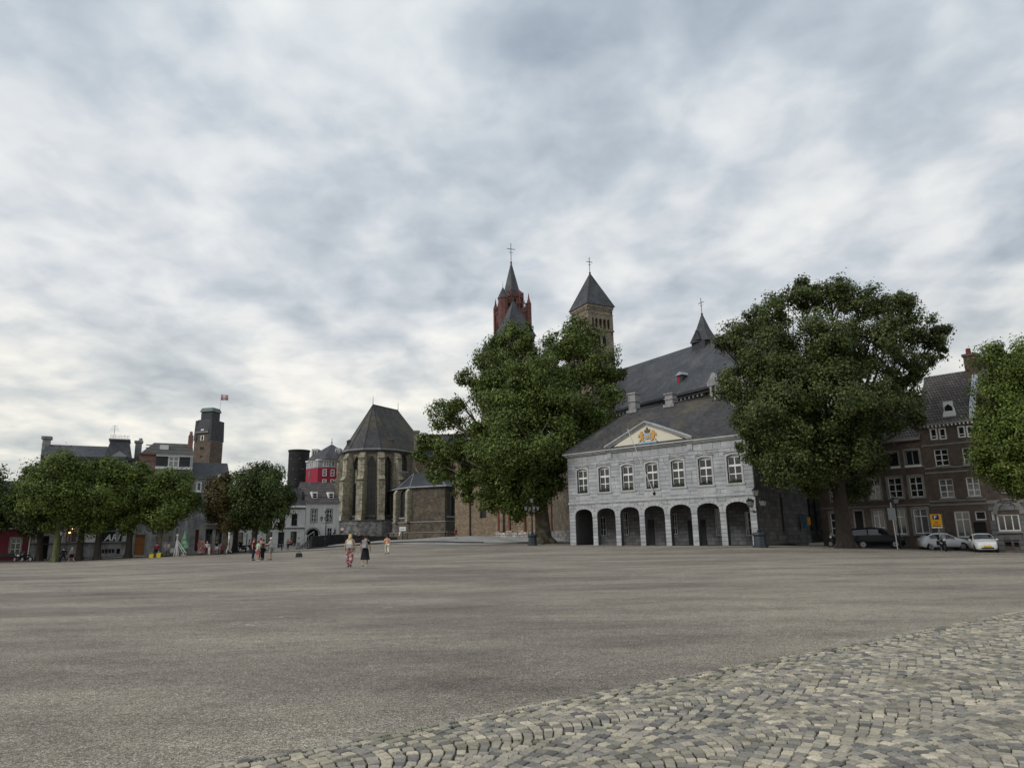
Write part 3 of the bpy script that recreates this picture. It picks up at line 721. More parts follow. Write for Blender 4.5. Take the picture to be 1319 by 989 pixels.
    for z_, d in ((9.75, .18), (9.87, .3), (9.99, .42)): b.box(-d, L+d, -d, W+d, z_, z_+.118)
    b.build('cornice', m_guard, t)
    stones(t, L, 9.12, 9.74, .62, lambda a, b_: [], (.8, 1.3), 30, y=-.0, t=.02, seed=9, name='frieze_panel')
    k = MB()
    for c in (5.75, 15.25): k.box(c-.28, c+.28, -.14, 0, 9.14, 9.72); k.box(c-.12, c+.12, -.17, -.14, 9.25, 9.6)
    k.build('frieze_block', m_guard, t)
    # pediment
    pz = 10.11; px0, px1, pa, ph = 5.35, 15.65, 10.5, 2.52
    pd = MB().prism([(px0+.5, pz), (px1-.5, pz), (pa, pz+ph-.3)], -.12, .6).build('pediment', m_cream, t)
    def rake(x0, z0_, x1, z1_, w1, y0_, y1_):
        dx, dz = x1-x0, z1_-z0_; l = math.hypot(dx, dz); nx_, nz_ = -dz/l, dx/l
        if nz_ < 0: nx_, nz_ = -nx_, -nz_
        return [(x0, z0_), (x1, z1_), (x1, z1_+w1/abs(nz_)), (x0, z0_+w1/abs(nz_))], y0_, y1_
    b = MB()
    for (w0, w1_, d) in ((0, .14, .22), (.14, .12, .34), (.262, .12, .46)):
        for sx, ex in ((px0, pa), (px1, pa)):
            off = w0
            po, y0_, y1_ = rake(sx, pz+off*1.05-.05, ex, pz+ph-.42+off*1.05, w1_, -d, .9); b.prism(po, y0_, y1_)
    b.build('raking_cornice', m_guard, pd)
    MB().box(px0-.1, px1+.1, -.48, -.421, 10.0, 10.11).build('pediment_base', m_guard, pd)
    MB().add([(px0+.1, .3, pz+.1), (px1-.1, .3, pz+.1), (pa, .3, pz+ph-.0), (pa, 4.2, pz+ph-.0)], [(0, 1, 2), (1, 3, 2), (0, 2, 3), (0, 3, 1)]).build('pediment_roof', m_slate, t)
    # painted coat of arms: two gold lions beside a crowned shield over a blue ribbon
    cx, cz = 10.6, 10.22; y0_ = -.20; ES = .88
    arms = MB().prism([(cx-.34, cz+.5), (cx+.34, cz+.5), (cx+.36, cz+1.12), (cx-.36, cz+1.12)], y0_, -.121).build('shield', m_ltblue, pd)
    lb = MB()
    for sg in (-1, 1):
        lion = [(.45, .32), (.72, .34), (.80, .62), (1.02, .42), (1.16, .34), (1.18, .48), (1.0, .62), (.98, .86), (1.12, 1.04), (1.22, .84), (1.30, .92), (1.20, 1.22), (1.02, 1.22), (.98, 1.42), (.82, 1.56), (.64, 1.48), (.60, 1.30), (.44, 1.20), (.48, 1.08), (.66, 1.08), (.64, .92), (.44, .86), (.46, .74), (.64, .74), (.60, .52), (.44, .44)]
        lb.prism([(cx+sg*x*.84, cz+z*.9) for x, z in lion], y0_-.03, -.121)
    lb.build('lion', m_orange, pd)
    MB().prism([(cx-.22, cz+.9), (cx-.2, cz+.62), (cx, cz+.52), (cx+.2, cz+.62), (cx+.22, cz+.9)], y0_-.05, y0_).build('gold_lion_on_shield', m_orange, pd)
    cb = MB().prism([(cx-.24, cz+1.14), (cx+.24, cz+1.14), (cx+.36, cz+1.5), (cx+.18, cz+1.4), (cx+.1, cz+1.62), (cx, cz+1.5), (cx-.1, cz+1.62), (cx-.18, cz+1.4), (cx-.36, cz+1.5)], y0_-.02, -.121); cb.ball((cx, y0_+.02, cz+1.68), .08)
    cb.build('crown', mat('tarnished crown', (.12, .09, .05), .6, var=.2, vscale=8), pd)
    rb = MB().prism([(cx-1.15, cz-.04), (cx-.7, cz+.08), (cx+.7, cz+.08), (cx+1.15, cz-.04), (cx+1.0, cz+.14), (cx+1.15, cz+.24), (cx+.7, cz+.24), (cx+.0, cz+.3), (cx-.7, cz+.24), (cx-1.15, cz+.24), (cx-1.0, cz+.14)], y0_, -.121).build('ribbon', m_ltblue, pd)
    # roof, hips, chimneys
    rf = hip(L, W, 10.11, 5.15, 5.0, 16.6, .42, yr=6.0)
    rfo = rf.build('roof', m_slatebrown, t)
    b = MB()
    for (p, q) in (((5, 6, 15.3), (16.6, 6, 15.3)), ((L+.42, -.42, 10.15), (16.6, 6, 15.3)), ((-.42, -.42, 10.15), (5, 6, 15.3)), ((L+.42, W+.42, 10.15), (16.6, 6, 15.3))): b.tube(p, q, .08, n=6)
    b.build('ridge_cap', m_slatedk, rfo); MB().tube((L+.42, -.42, 10.22), (16.6, 6, 15.38), .10, n=6).build('lead_hip', m_lead, rfo)
    for s, hh in ((5.4, 2.0), (10.2, 1.25), (16.3, 1.9)):
        b = MB(); w_ = .46; z_ = 15.0
        b.box(s-w_, s+w_, 5.5, 6.5, z_-.8, z_+hh); b.box(s-w_-.1, s+w_+.1, 5.4, 6.6, z_+hh*.55, z_+hh*.55+.12); b.box(s-w_-.12, s+w_+.12, 5.38, 6.62, z_+hh, z_+hh+.16); b.box(s-w_-.2, s+w_+.2, 5.3, 6.7, z_-.2, z_+.12)
        b.build('chimney', m_greystone, rfo)
    # side: annex with narrow round-headed windows
    an = Matrix.Rotation(math.pi/2, 4, 'Z'); b = MB()
    b.xf = Matrix.Translation((L, W, 0)) @ an
    hs = [arch(c, .55, 1.2, 4.1, .28, 6) for c in (1.2, 2.9)]
    b.panel(rect(0, 5.2, 0, 8.1), hs, 0, .3, .3, 0); b.build('annex_wall', m_guardjoint, t)
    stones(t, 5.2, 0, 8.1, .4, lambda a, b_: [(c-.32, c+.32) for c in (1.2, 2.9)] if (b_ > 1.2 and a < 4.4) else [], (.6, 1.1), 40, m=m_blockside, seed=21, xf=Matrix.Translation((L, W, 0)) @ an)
    MB().box(8, L-.32, W+.01, W+5.2, 0, 8.09).build('annex_core', m_dark, t)
    MB().add([(7.8, W-.2, 8.1), (L+.3, W-.2, 8.1), (L+.3, W+5.5, 8.1), (7.8, W+5.5, 8.1), (7.8, W-.2, 11), (L-4, W-.2, 11)], [(0, 3, 2, 1), (0, 1, 5, 4), (1, 2, 5), (2, 3, 4, 5), (3, 0, 4)]).build('annex_roof', m_slatedk, t)
    xs_ = Matrix.Translation((L, 0, 0)) @ an
    b = MB(); b.xf = xs_
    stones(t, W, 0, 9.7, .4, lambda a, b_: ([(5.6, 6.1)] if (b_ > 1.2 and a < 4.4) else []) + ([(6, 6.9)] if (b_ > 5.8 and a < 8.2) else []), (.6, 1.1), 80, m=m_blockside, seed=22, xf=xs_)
    b.box(5.6, 6.1, -.012, -.002, 1.2, 4.4); b.box(6.05, 6.85, -.012, -.002, 5.9, 8.1); b.build('side_opening', m_void, t)
    # flag pole, jutting from below the middle window
    fz = 5.22; f = MB().tube((10.9, -.1, fz), (10.05, -2.9, fz+6.2), .045, .03, 8).ball((10.05, -2.9, fz+6.25), .07)
    fp = f.build('flagpole', m_white, t); MB().ball((10.92, -.05, fz-.05), .17).build('bracket', m_black, fp)
    return t, A, B
guard, GA, GB = main_guard()

# ------------------------------------------------------------------ basilica behind
def world_thing(name, label, cat, u, D, rz=0, group=None):
    p = on(u, D); return thing(name, label, cat, p, rz, group)
def cross(b, x, y, z, h, r=.05):
    b.tube((x, y, z), (x, y, z+h), r, n=5); b.tube((x-h*.2, y, z+h*.72), (x+h*.2, y, z+h*.72), r, n=5)
    b.ball((x, y, z+h*.05), r*3.5, n=6); b.tube((x-h*.1, y, z+h*.55), (x+h*.1, y, z+h*.55), r*.7, n=4)
def roman_tower(parent_root, u, D, vtop, veave, halfw_px, rz, label_part, full=True):
    """square romanesque tower with arcaded belfry and pyramid roof; child part of the basilica"""
    p = P(u, veave, D); ze = p.z; a = halfw_px/F*D
    base = on(u, D)
    o = None
    b = MB(); b.box(-a, a, -a, a, -1, ze-base.z-5.0)       # shaft below the belfry
    H = ze-base.z
    for side in range(4):
        b.xf = Matrix.Rotation(side*math.pi/2, 4, 'Z') @ Matrix.Translation((-a, -a, 0))
        w = 2*a; n_ = 5; ow = w*.115
        hs = [arch(w*(.5+(i-2)*.165), ow, H-3.95, H-2.55, ow/2, 5) for i in range(n_)]
        b.panel(rect(0, w, H-5.0, H), hs, 0, .5, .5)
    b.xf = None
    sh = b.build('tower', m_tower, parent_root); sh.location = parent_root.matrix_world.inverted() @ Vector((p.x, p.y, base.z)) if False else (0, 0, 0)
    sh.parent = parent_root
    sh.matrix_parent_inverse = Matrix()
    inv = (Matrix.Translation(parent_root.location) @ Matrix.Rotation(parent_root.rotation_euler.z, 4, 'Z')).inverted()
    sh.matrix_local = inv @ (Matrix.Translation((p.x, p.y, base.z)) @ Matrix.Rotation(rz, 4, 'Z'))
    MB().box(-a+.5, a-.5, -a+.5, a-.5, H-5.2, H-.3).build('belfry_core', m_dark, sh)
    c = MB()
    for z_, d, h in ((H-.45, .18, .45), (H-1.55, .08, .22), (H-4.35, .14, .25), (H-7.9, .1, .22), (H-12.4, .1, .22)): 
        c.box(-a-d, a+d, -a-d, a+d, z_, z_+h)
    for side in range(4):
        c.xf = Matrix.Rotation(side*math.pi/2, 4, 'Z')
        for i in range(13): x = -a+(i+.5)*2*a/13; c.box(x-.1, x+.1, -a-.14, -a, H-.9, H-.455)
        for xx in (-a+.35, a-.35): c.box(xx-.34, xx+.34, -a-.07, -a, H-4.1, H-1.6)
    c.xf = None; c.build('cornice_band', m_tower, sh)
    d = MB()
    for side in range(4):
        d.xf = Matrix.Rotation(side*math.pi/2, 4, 'Z')
        for zz in (H-7.4, H-11.8):
            for x in (-.55, .55):
                d.add([(x+q[0], -a-.012, q[1]) for q in arch(0, .62, zz, zz+1.9, .31, 5)], [tuple(range(8))])
    d.xf = None; d.build('tower_window', m_dark, sh)
    e = MB()
    for side in range(4):
        e.xf = Matrix.Rotation(side*math.pi/2, 4, 'Z')
        for zz in (H-7.4, H-11.8): e.tube((0, -a-.05, zz), (0, -a-.05, zz+2.0), .12, n=6)
    e.xf = None; e.build('window_column', m_tower, sh)
    pt = P(u, vtop, D).z - base.z; ov = .35
    rf = MB(); rf.add([(-a-ov, -a-ov, H), (a+ov, -a-ov, H), (a+ov, a+ov, H), (-a-ov, a+ov, H), (0, 0, pt)], [(0, 3, 2, 1), (0, 1, 4), (1, 2, 4), (2, 3, 4), (3, 0, 4)])
    r_ = rf.build('roof', m_slate, sh)
    hb = MB()
    for sx, sy in ((-1, -1), (1, -1), (1, 1), (-1, 1)): hb.tube((sx*(a+ov), sy*(a+ov), H), (0, 0, pt), .07, .05, n=5)
    hb.build('hip_lead', m_slatedk, sh)
    k = MB(); cross(k, 0, 0, pt-.1, 3.0, .06); k.build('cross', m_black, sh)
    return sh
def basilica():
    A = XY(800, 103); B = XY(918, 88); rz = math.atan2(B[1]-A[1], B[0]-A[0])
    A = Vector(A); base = G(A.x, A.y)
    t = thing('basilica', 'large romanesque basilica with slate nave roof and stone towers behind the guard house', 'church', (A.x, A.y, base), rz)
    B = Vector(B)
    e1 = fac(A, B, 815, 521)[1]-base; e2 = fac(A, B, 905, 504)[1]-base; ze = (e1+e2)/2
    rg = [fac(A, B, 803, 468, 9), fac(A, B, 917, 445, 9)]; zr = (rg[0][1]+rg[1][1])/2-base
    print('nave', ze, zr, e1, e2, rg, fac(A, B, 815, 521), fac(A, B, 905, 504))
    x0, x1 = -11, 23
    MB().box(x0, x1, 0, 18, -1, ze).build('nave_wall', m_brownstone, t)
    b = MB(); b.add([(x0, -.6, ze), (x1, -.6, ze), (x1, 18.6, ze), (x0, 18.6, ze), (x0, 9, zr), (x1, 9, zr)], [(0, 3, 2, 1), (0, 1, 5, 4), (2, 3, 4, 5), (1, 2, 5), (3, 0, 4)])
    rf = b.build('nave_roof', m_slate, t)
    b = MB(); b.box(x0-.2, x1, -.95, -.1, ze-.35, ze-.02).box(x0-.2, x1, -.7, -.05, ze-.7, ze-.352); b.build('eaves_cornice', m_slatedk, t)
    b = MB()
    for i in range(40): s = x0+.4+i*.74; b.box(s-.12, s+.12, -.62, 0, ze-1.0, ze-.702)
    b.build('eaves_bracket', m_surround, t)
    # small red hatch dormer on the roof
    s, z = fac(A, B, 880, 495, 2.2); z -= base; sl = (zr-ze)/9.6
    zz = ze+sl*(1.6+.6); dm = MB().box(s-.5, s+.5, 1.6, 3.6, zz-.3, zz+1.0).build('dormer', m_slatedk, t)
    MB().box(s-.4, s+.05, 1.56, 1.6, zz, zz+.8).build('red_shutter', mat('red shutter', (.3, .02, .03), .7, var=.1), dm)
    MB().frustum(s, 2.5, zz+1.0, zz+1.5, .65, 1.1, .05, .9).build('dormer_roof', m_lead, dm)
    # ridge turret
    s, _ = fac(A, B, 907, 440, 9); p = fac(A, B, 906, 403, 9)[1]-base; a = 1.3
    tu = MB().box(s-a, s+a, 9-a, 9+a, zr-1.8, zr-.1).build('ridge_turret', m_slatedk, t)
    b = MB(); b.lathe([(a*1.62, zr-.15), (a*1.45, zr+.35), (a*.75, zr+.35+(p-zr-.35)*.42), (.05, p)], 4, (s, 9), ph=math.pi/4+.2); b.build('turret_roof', m_slate, tu)
    MB().prism([(s-.75, zr+.1), (s+.75, zr+.1), (s, zr+1.6)], 9-a*1.25, 9).build('turret_gable', m_slatedk, tu)
    b = MB(); cross(b, s, 9, p-.2, 2.6, .05); b.build('cross', m_black, tu)
    # hip of the side chapel at the left end, with a lead-covered edge
    s0, z_ = fac(A, B, 790, 520); 
    b = MB(); b.add([(-6.5, -3, ze-1.0), (1.1, -3, ze-1.0), (1.1, 6, ze-1.0), (-6.5, 6, ze-1.0), (-3.5, 3, ze+4.0), (-2.0, 3, ze+4.0)], [(0, 3, 2, 1), (0, 1, 5, 4), (1, 2, 5), (2, 3, 4, 5), (3, 0, 4)])
    cr_ = b.build('chapel_roof', m_slatedk, t); MB().tube((1.1, -3, ze-1), (-2.0, 3, ze+4.0), .13, n=6).build('lead_hip', m_lead, cr_)
    MB().box(-6.3, .9, -2.8, 6, -1, ze-1.0).build('chapel_wall', m_brownstone, t)
    # stepped stone parapet with small columns at the right end
    s, z = fac(A, B, 922, 485, -3); z -= base
    pw = MB(); pw.box(s-1.3, s+6, -3, 3, -1, z-3.2); pw.box(s-1.5, s+6.2, -3.2, 3, z-3.2, z-2.9)
    po = pw.build('gallery_wall', m_greystone, t)
    c = MB()
    for i in range(9): c.tube((s-1.0+i*.8, -2.9, z-2.9), (s-1.0+i*.8, -2.9, z-1.0), .16, n=6)
    c.build('gallery_column', mat('pale column', (.4, .39, .35), .9, var=.2), po)
    MB().box(s-1.4, s+6.1, -3.1, -2.6, z-1.0, z-.6).prism([(s-1.5, z-.6), (s+.6, z-.6), (s-.45, z+.6)], -3.1, -2.6).build('gallery_coping', m_greystone, po)
    # the two east towers
    trz = rz + R(2)
    T1 = roman_tower(t, 762, 112, 352, 399, 19.5, R(28), '')
    T2 = roman_tower(t, 662, 130, 387, 436, 19.5, R(28), '')
    # brown lower walls between the trees
    q0 = Vector(XY(586, 131)); q1 = Vector(XY(702, 118)); q2 = Vector(XY(742, 98)); inv = (Matrix.Translation(t.location) @ Matrix.Rotation(rz, 4, 'Z')).inverted()
    def wallpart(P0, P1, h, m, holes=(), name='lower_wall', th=3.0):
        L_ = (P1-P0).length; z_ = min(G(P0.x, P0.y), G(P1.x, P1.y))-.5; b = MB(); b.panel(rect(0, L_, 0, h), list(holes), 0, .4, .5)
        o = b.build(name, m, t); o.matrix_local = inv @ Matrix.Translation((P0.x, P0.y, z_)) @ Matrix.Rotation(math.atan2(P1.y-P0.y, P1.x-P0.x), 4, 'Z')
        c_ = MB().box(0, L_, .51, th, 0, h-.01).build('wall_core', m_dark, o)
        return o, L_, z_
    def loc(P0, P1, u, v, z_): s, z = fac(P0, P1, u, v); return s, z-z_
    s1, za = loc(q0, q1, 618, 666, G(q0.x, q0.y)-.5); s2, zb = loc(q0, q1, 626, 638, G(q0.x, q0.y)-.5)
    W1, L1, zz1 = wallpart(q0, q1, 15, m_brownstone, [rect(s1, s2, za, zb+1.5)])
    window(W1, (s1+s2)/2, za, s2-s1, zb+1.5-za, y=.3, nx=1, rows=(.33, .66), fr=m_kerb, gl=m_leadglass, fw_=.05)
    W2, L2, zz2 = wallpart(q1, q2, 15, m_darkstone)  # tree shade over this stretch put into the darker stone colour
    def strip(W, P0, P1, zz, u, v0, v1, w, m, nm, pr=.25):
        s, z = loc(P0, P1, u, v0, zz); _, z2 = loc(P0, P1, u, v1, zz); MB().box(s-w/2, s+w/2, -pr, .01, z, z2).build(nm, m, W)
    strip(W1, q0, q1, zz1, 606, 692, 600, .28, m_barkdk, 'downpipe', .22)
    for u in (643, 657, 677): strip(W1, q0, q1, zz1, u, 686, 610, .34, m_rust, 'rust_pilaster', .2)
    strip(W1, q0, q1, zz1, 648, 684, 610, .7, m_brownstone, 'buttress', .5)
    strip(W2, q1, q2, zz2, 712, 688, 610, .3, m_rust, 'rust_pilaster', .2)
    s, z = loc(q0, q1, 638, 684, zz1); _, zlo = loc(q0, q1, 638, 696, zz1)
    b = MB(); rr = random.Random(4)
    xx = s
    while xx < L1-.2:
        w_ = rr.uniform(.5, 1.4); b.box(xx, min(xx+w_-.03, L1), -rr.uniform(.25, .45), .0, zlo-.3, z-rr.uniform(-.1, .35)); xx += w_
    b.build('pale_footing', m_palestone, W1)
    s, z = loc(q1, q2, 705, 684, zz2)
    MB().box(0, L2, -.2, 0, 0, z).build('footing', m_plinth, W2)
    MB().add([(0, -.4, 15), (L1, -.4, 15), (L1, 9, 18.5), (0, 9, 18.5), (0, 9, 15), (L1, 9, 15)], [(0, 1, 2, 3), (0, 3, 4), (1, 5, 2), (0, 4, 5, 1), (3, 2, 5, 4)]).build('lean_to_roof', m_slatedk, W1)
    return t
basilica()

# ------------------------------------------------------------------ gothic church (choir, chapel, red tower)
def gothic_church():
    C = P(480, 690, 150); g = G(C.x, C.y)
    t = thing('gothic_church', 'gothic church with buttressed stone choir, steep slate roof and tall red tower', 'church', (C.x, C.y, 1.6), 0)
    zl = lambda v, D=144, u=480: P(u, v, D).z-1.6
    Rr = 6.4; base = -.6; ze = zl(580); zt = zl(521, 150); zsill = zl(663); zpl = zl(671)
    vang = [R(a) for a in (165, 199.5, 230.5, 261.5, 292.5, 323.5)]
    axis = Vector((math.cos(R(61)), math.sin(R(61))))
    vp = [Vector((math.cos(a), math.sin(a)))*Rr for a in vang]
    nrm = Vector((math.cos(R(331)), math.sin(R(331))))
    Lc = 9.5
    # plan polygon: left straight wall far end, apse, right straight wall far end
    far0 = vp[0]+axis*Lc; far1 = vp[-1]+axis*Lc
    plan = [far0]+vp+[far1]
    cz0 = [(p.x, p.y) for p in plan]
    # faces with openings
    for i in range(len(plan)-1):
        a, b_ = plan[i], plan[i+1]; L_ = (b_-a).length; b = MB()
        mtx = Matrix.Translation((a.x, a.y, 0)) @ Matrix.Rotation(math.atan2(b_.y-a.y, b_.x-a.x), 4, 'Z')
        hs = []; short = (i == len(plan)-2 or i == 0)
        if short:
            cw = 3.0; c = 3.0; z_ = zl(606, 146); hs = [gothic(c, 2.3, z_, z_+2.2, zl(583, 146)-z_-2.2)]
        else:
            c = L_/2; cw = 1.75; hs = [gothic(c, cw, zsill, ze-3.2, 2.1)]
        b.panel(rect(0, L_, base, ze), hs, 0, .55, .6)
        o = b.build('choir_wall', m_gothic, t); o.matrix_local = mtx
        if short:
            b = MB(); b.box(c-1.3, c+1.3, .4, .5, z_, ze-.3); b.build('leaded_window', m_leadglass, o); b = MB()
            for x in (-.4, .4): b.box(c+x-.05, c+x+.05, .3, .4, z_, ze-2.0)
            b.tube((c-.55, .35, ze-2.7), (c+.55, .35, ze-1.9), .06, n=5); b.tube((c+.55, .35, ze-2.7), (c-.55, .35, ze-1.9), .06, n=5)
            b.build('tracery', m_darkstone, o); MB().box(c-1.4, c+1.4, -.1, .3, z_-.25, z_).build('sill', m_lead, o)
        else:
            gw = MB().box(c-1, c+1, .42, .5, zsill, ze-.4).build('leaded_window', m_leadglass, o)
            if i == 3 or i == 2: MB().box(c-.72, c+.72, .40, .418, zl(622), zl(604)).build('painted_light_pane', m_greenglass, gw)
            b = MB(); b.box(c-.06, c+.06, .28, .42, zsill, ze-2.4)
            for k in range(9): z_ = zsill+1+k*1.35; (z_ < ze-3.4) and b.box(c-.86, c+.86, .33, .38, z_, z_+.05)
            for x in (-.43, .43):
                n0 = (c+x, .33, ze-3.3)
                for q in range(6): a0 = q*math.pi/3; b.tube((c+x+.3*math.cos(a0), .33, ze-3.1+.3*math.sin(a0)), (c+x+.3*math.cos(a0+1.05), .33, ze-3.1+.3*math.sin(a0+1.05)), .045, n=4, cap=False)
            for q in range(8): a0 = q*math.pi/4; b.tube((c+.38*math.cos(a0), .33, ze-2.1+.38*math.sin(a0)), (c+.38*math.cos(a0+.79), .33, ze-2.1+.38*math.sin(a0+.79)), .05, n=4, cap=False)
            b.build('tracery', m_darkstone, o)
            b = MB().box(c-1.05, c+1.05, -.5, .4, zsill-.5, zsill-.05); b.add([(c-1.1, -.6, zsill-1.4), (c+1.1, -.6, zsill-1.4), (c+1.0, .0, zsill-.4), (c-1.0, 0, zsill-.4)], [(0, 1, 2, 3)]); b.build('sloped_sill', m_plinth, o)
            # moulded arch ring
            b = MB(); gp = gothic(c, cw+.3, zsill, ze-3.2, 2.25)[1:]; gi = gothic(c, cw, zsill, ze-3.2, 2.1)[1:]
            for k in range(len(gp)-1): b.prism([gi[k], gp[k], gp[k+1], gi[k+1]], -.12, .05)
            b.build('arch_moulding', m_gothic, o)
    MB().column([(p.x*.93, p.y*.93) for p in plan], base, ze-.1).build('choir_core', m_dark, t)
    # buttresses at the corners
    bang = [R(a) for a in (199.5, 230.5, 261.5, 292.5, 325)]
    bpos = [vp[1], vp[2], vp[3], vp[4], vp[5]]
    for k, (a, p) in enumerate(zip(bang, bpos)):
        b = MB(); w = .62; mtx = Matrix.Translation((p.x, p.y, 0)) @ Matrix.Rotation(a, 4, 'Z')
        d0, d1, d2 = 2.5, 2.1, 1.35; zA, zB = zsill-.2, ze-6.2
        b.prism([(-.2, base), (d0, base), (d0, zpl), (d1, zA+.6), (d1, zB), (d2, zB+1.1), (d2, ze-1.6), (.75, ze-.5), (-.2, ze-.3)], -w, w)
        o = b.build('buttress', m_buttress, t); o.matrix_local = mtx
        rr = random.Random(k)     # weathered blocks standing proud of the buttress
        z_ = zA+.8
        while z_ < ze-2:
            h = rr.uniform(.5, .9); dd = d1 if z_ < zB-.8 else d2
            if z_ < zB-.8 or z_ > zB+1.2: MB().box(dd-rr.uniform(.5, 1.2), dd+.03+rr.uniform(0, .05), -w-.03-rr.uniform(0, .04), w+.03+rr.uniform(0, .04), z_, z_+h-.06).build('quoin', m_buttress, o)
            z_ += h
        MB().box(d1-.3, d1+.14, -w-.1, w+.1, zB-.12, zB+.1).box(d2-.35, d2+.12, -w-.08, w+.08, ze-1.9, ze-1.65).build('weathering', m_darkstone, o)
    for u_ in (1.0, 6.2):
        p = vp[-1]+axis*u_
        if u_ > 5:
            b = MB(); b.prism([(-.2, base), (1.6, base), (1.6, ze-4.2), (.9, ze-3), (.9, ze-.6), (-.2, ze-.3)], -.6, .6); o = b.build('buttress', m_buttress, t); o.matrix_local = Matrix.Translation((p.x, p.y, 0)) @ Matrix.Rotation(R(331), 4, 'Z')
    # plinth
    MB().column([(p.x*1.42 if i not in (0, 7) else p.x*1.1, p.y*1.42 if i not in (0, 7) else p.y*1.1) for i, p in enumerate(plan)], base-1, zpl, 0).build('plinth', m_plinth, t)
    b = MB(); b.column([(p.x*1.44, p.y*1.44) for p in plan], zpl, zpl+.2); b.build('plinth_coping', m_kerb, t)
    # gutter and roof
    def ring(k, z0_, z1_, m, nm):
        MB().column([(p.x*k, p.y*k) for p in plan], z0_, z1_).build(nm, m, t)
    ring(1.04, ze-.45, ze-.1, m_darkstone, 'eaves_moulding'); ring(1.10, ze-.08, ze+.2, m_kerb, 'gutter'); ring(1.07, ze+.21, ze+.42, m_lead, 'gutter_flashing')
    e = [(p.x*1.06, p.y*1.06, ze+.3) for p in plan]
    a0 = Vector((0, 0, 0)); rl = P(506, 523, 152)-P(479, 521, 150)
    apex0 = (0-.6, 0, zt); apex1 = (apex0[0]+axis.x*8.8, apex0[1]+axis.y*8.8, zt)
    farr0 = (e[0][0]+axis.x*3.0, e[0][1]+axis.y*3.0, ze+.3); farr1 = (e[-1][0]+axis.x*3.0, e[-1][1]+axis.y*3.0, ze+.3)
    vs = e+[apex0, apex1, farr0, farr1]; n_ = len(e); A0, A1, F0, F1 = n_, n_+1, n_+2, n_+3
    fs = [(i, i+1, A0) for i in range(1, n_-2)] + [(0, 1, A0, A1), (n_-2, n_-1, A1, A0), (F0, 0, A1), (n_-1, F1, A1), (F1, F0, A1), tuple([F0, F1]+list(range(n_-1, -1, -1)))]
    rf = MB().add(vs, fs).build('choir_roof', m_slatebrown, t)
    b = MB()
    for p in e[1:-1]: b.tube(p, apex0, .12, .08, n=5)
    b.tube(apex0, apex1, .12, n=5); b.build('roof_hip', m_slatedk, rf)
    b = MB()
    for p in (apex0, apex1): b.tube(p, (p[0], p[1], p[2]+1.9), .08, .03, n=5)
    b.build('finial', m_black, rf)
    # little dormer hatches and a stone chimney by the eave
    for (ang, rad, z_) in ((R(205), .86, ze+1.7), (R(322), .82, ze+1.6)):
        MB().box(-.5, .5, -.4, .5, z_, z_+.8).frustum(0, .1, z_+.8, z_+1.2, .6, .6, .05, .3).build('roof_hatch', m_slatedk, rf).location = (math.cos(ang)*Rr*rad, math.sin(ang)*Rr*rad, 0)
    p = vp[-1]+axis*4.4+nrm*.2
    c = MB().box(-.5, .5, -.5, .5, ze-.2, ze+4.3).box(-.65, .65, -.65, .65, ze+4.3, ze+4.7).build('chimney', m_gothic, t); c.location = (p.x+1.8, p.y-1.0, 0)
    # wall right of the choir and stone house block seen over the chapel roof
    q0 = P(532, 690, 151); q1 = P(600, 690, 150); L_ = (q1-q0).length
    o = MB().box(0, L_, 0, 6, -1, zl(590, 150)).box(6, 7.2, -.9, 0, -1, zl(606, 150)).build('nave_wall', m_brownstone, t); o.location = (q0.x-C.x, q0.y-C.y, 0)
    MB().add([(-.2, -.3, zl(590, 150)), (L_, -.3, zl(590, 150)), (L_, 8, zl(590, 150)), (-.2, 8, zl(590, 150)), (2, 4, zl(560, 154)), (L_, 4, zl(560, 154))], [(0, 3, 2, 1), (0, 1, 5, 4), (2, 3, 4, 5), (1, 2, 5), (3, 0, 4)]).build('nave_roof', m_slatedk, o)
    MB().add([(9.5+q[0], -.02, q[1]) for q in gothic(0, 2.0, zl(613, 150), zl(604, 150), 1.4)], [tuple(range(13))]).build('leaded_window', m_leadglass, o)
    # low chapel
    cv = [P(u, 690, D) for u, D in ((499, 148), (512, 140), (528, 136.5), (573, 133.5), (589, 137), (593, 150))]
    cv = [Vector((p.x-C.x, p.y-C.y)) for p in cv]
    zc = zl(627, 136, 545); zb = zl(672, 136, 545)
    for i in range(5):
        a, b_ = cv[i], cv[i+1]; L2 = (b_-a).length; hs = []
        if i == 1: hs = [gothic(L2/2, L2*.62, zl(667, 138), zl(637, 138), .9)]
        if i == 3: hs = [gothic(L2/2, L2*.55, zl(667, 138), zl(640, 138), .9)]
        if i == 0: hs = [gothic(L2/2, 2.0, zl(667, 138), zl(640, 138), .9)]
        o = MB().panel(rect(0, L2, -1, zc), hs, 0, .4, .5).build('chapel_wall', m_darkstone, t)
        o.matrix_local = Matrix.Translation((a.x, a.y, 0)) @ Matrix.Rotation(math.atan2(b_.y-a.y, b_.x-a.x), 4, 'Z')
        if hs:
            w_ = MB().box(.1, L2-.1, .3, .38, zl(667, 138), zc-.2).build('leaded_window', m_leadglass, o)
            b = MB()
            for k in range(3): x = L2/2+(k-1)*.55; b.box(x-.05, x+.05, .2, .3, zl(667, 138), zc-.7)
            b.build('tracery', m_kerb, o)
            MB().box(L2*.12, L2*.88, -.15, .2, zl(667, 138)-.25, zl(667, 138)).build('sill', m_lead, o)
        if i == 1:
            for x in (.1, L2-.1):
                MB().prism([(-.3, zb), (.9, zb), (.9, zc-1.0), (.4, zc-.3), (-.3, zc-.3)], -.42, .42).build('buttress', m_buttress, o).matrix_local = Matrix.Translation((x, 0, 0)) @ Matrix.Rotation(R(-90), 4, 'Z')
        MB().box(-.3, L2+.3, -.35, .5, -1, zb-.1).build('plinth', m_plinth if i < 1 else m_darkstone, o)
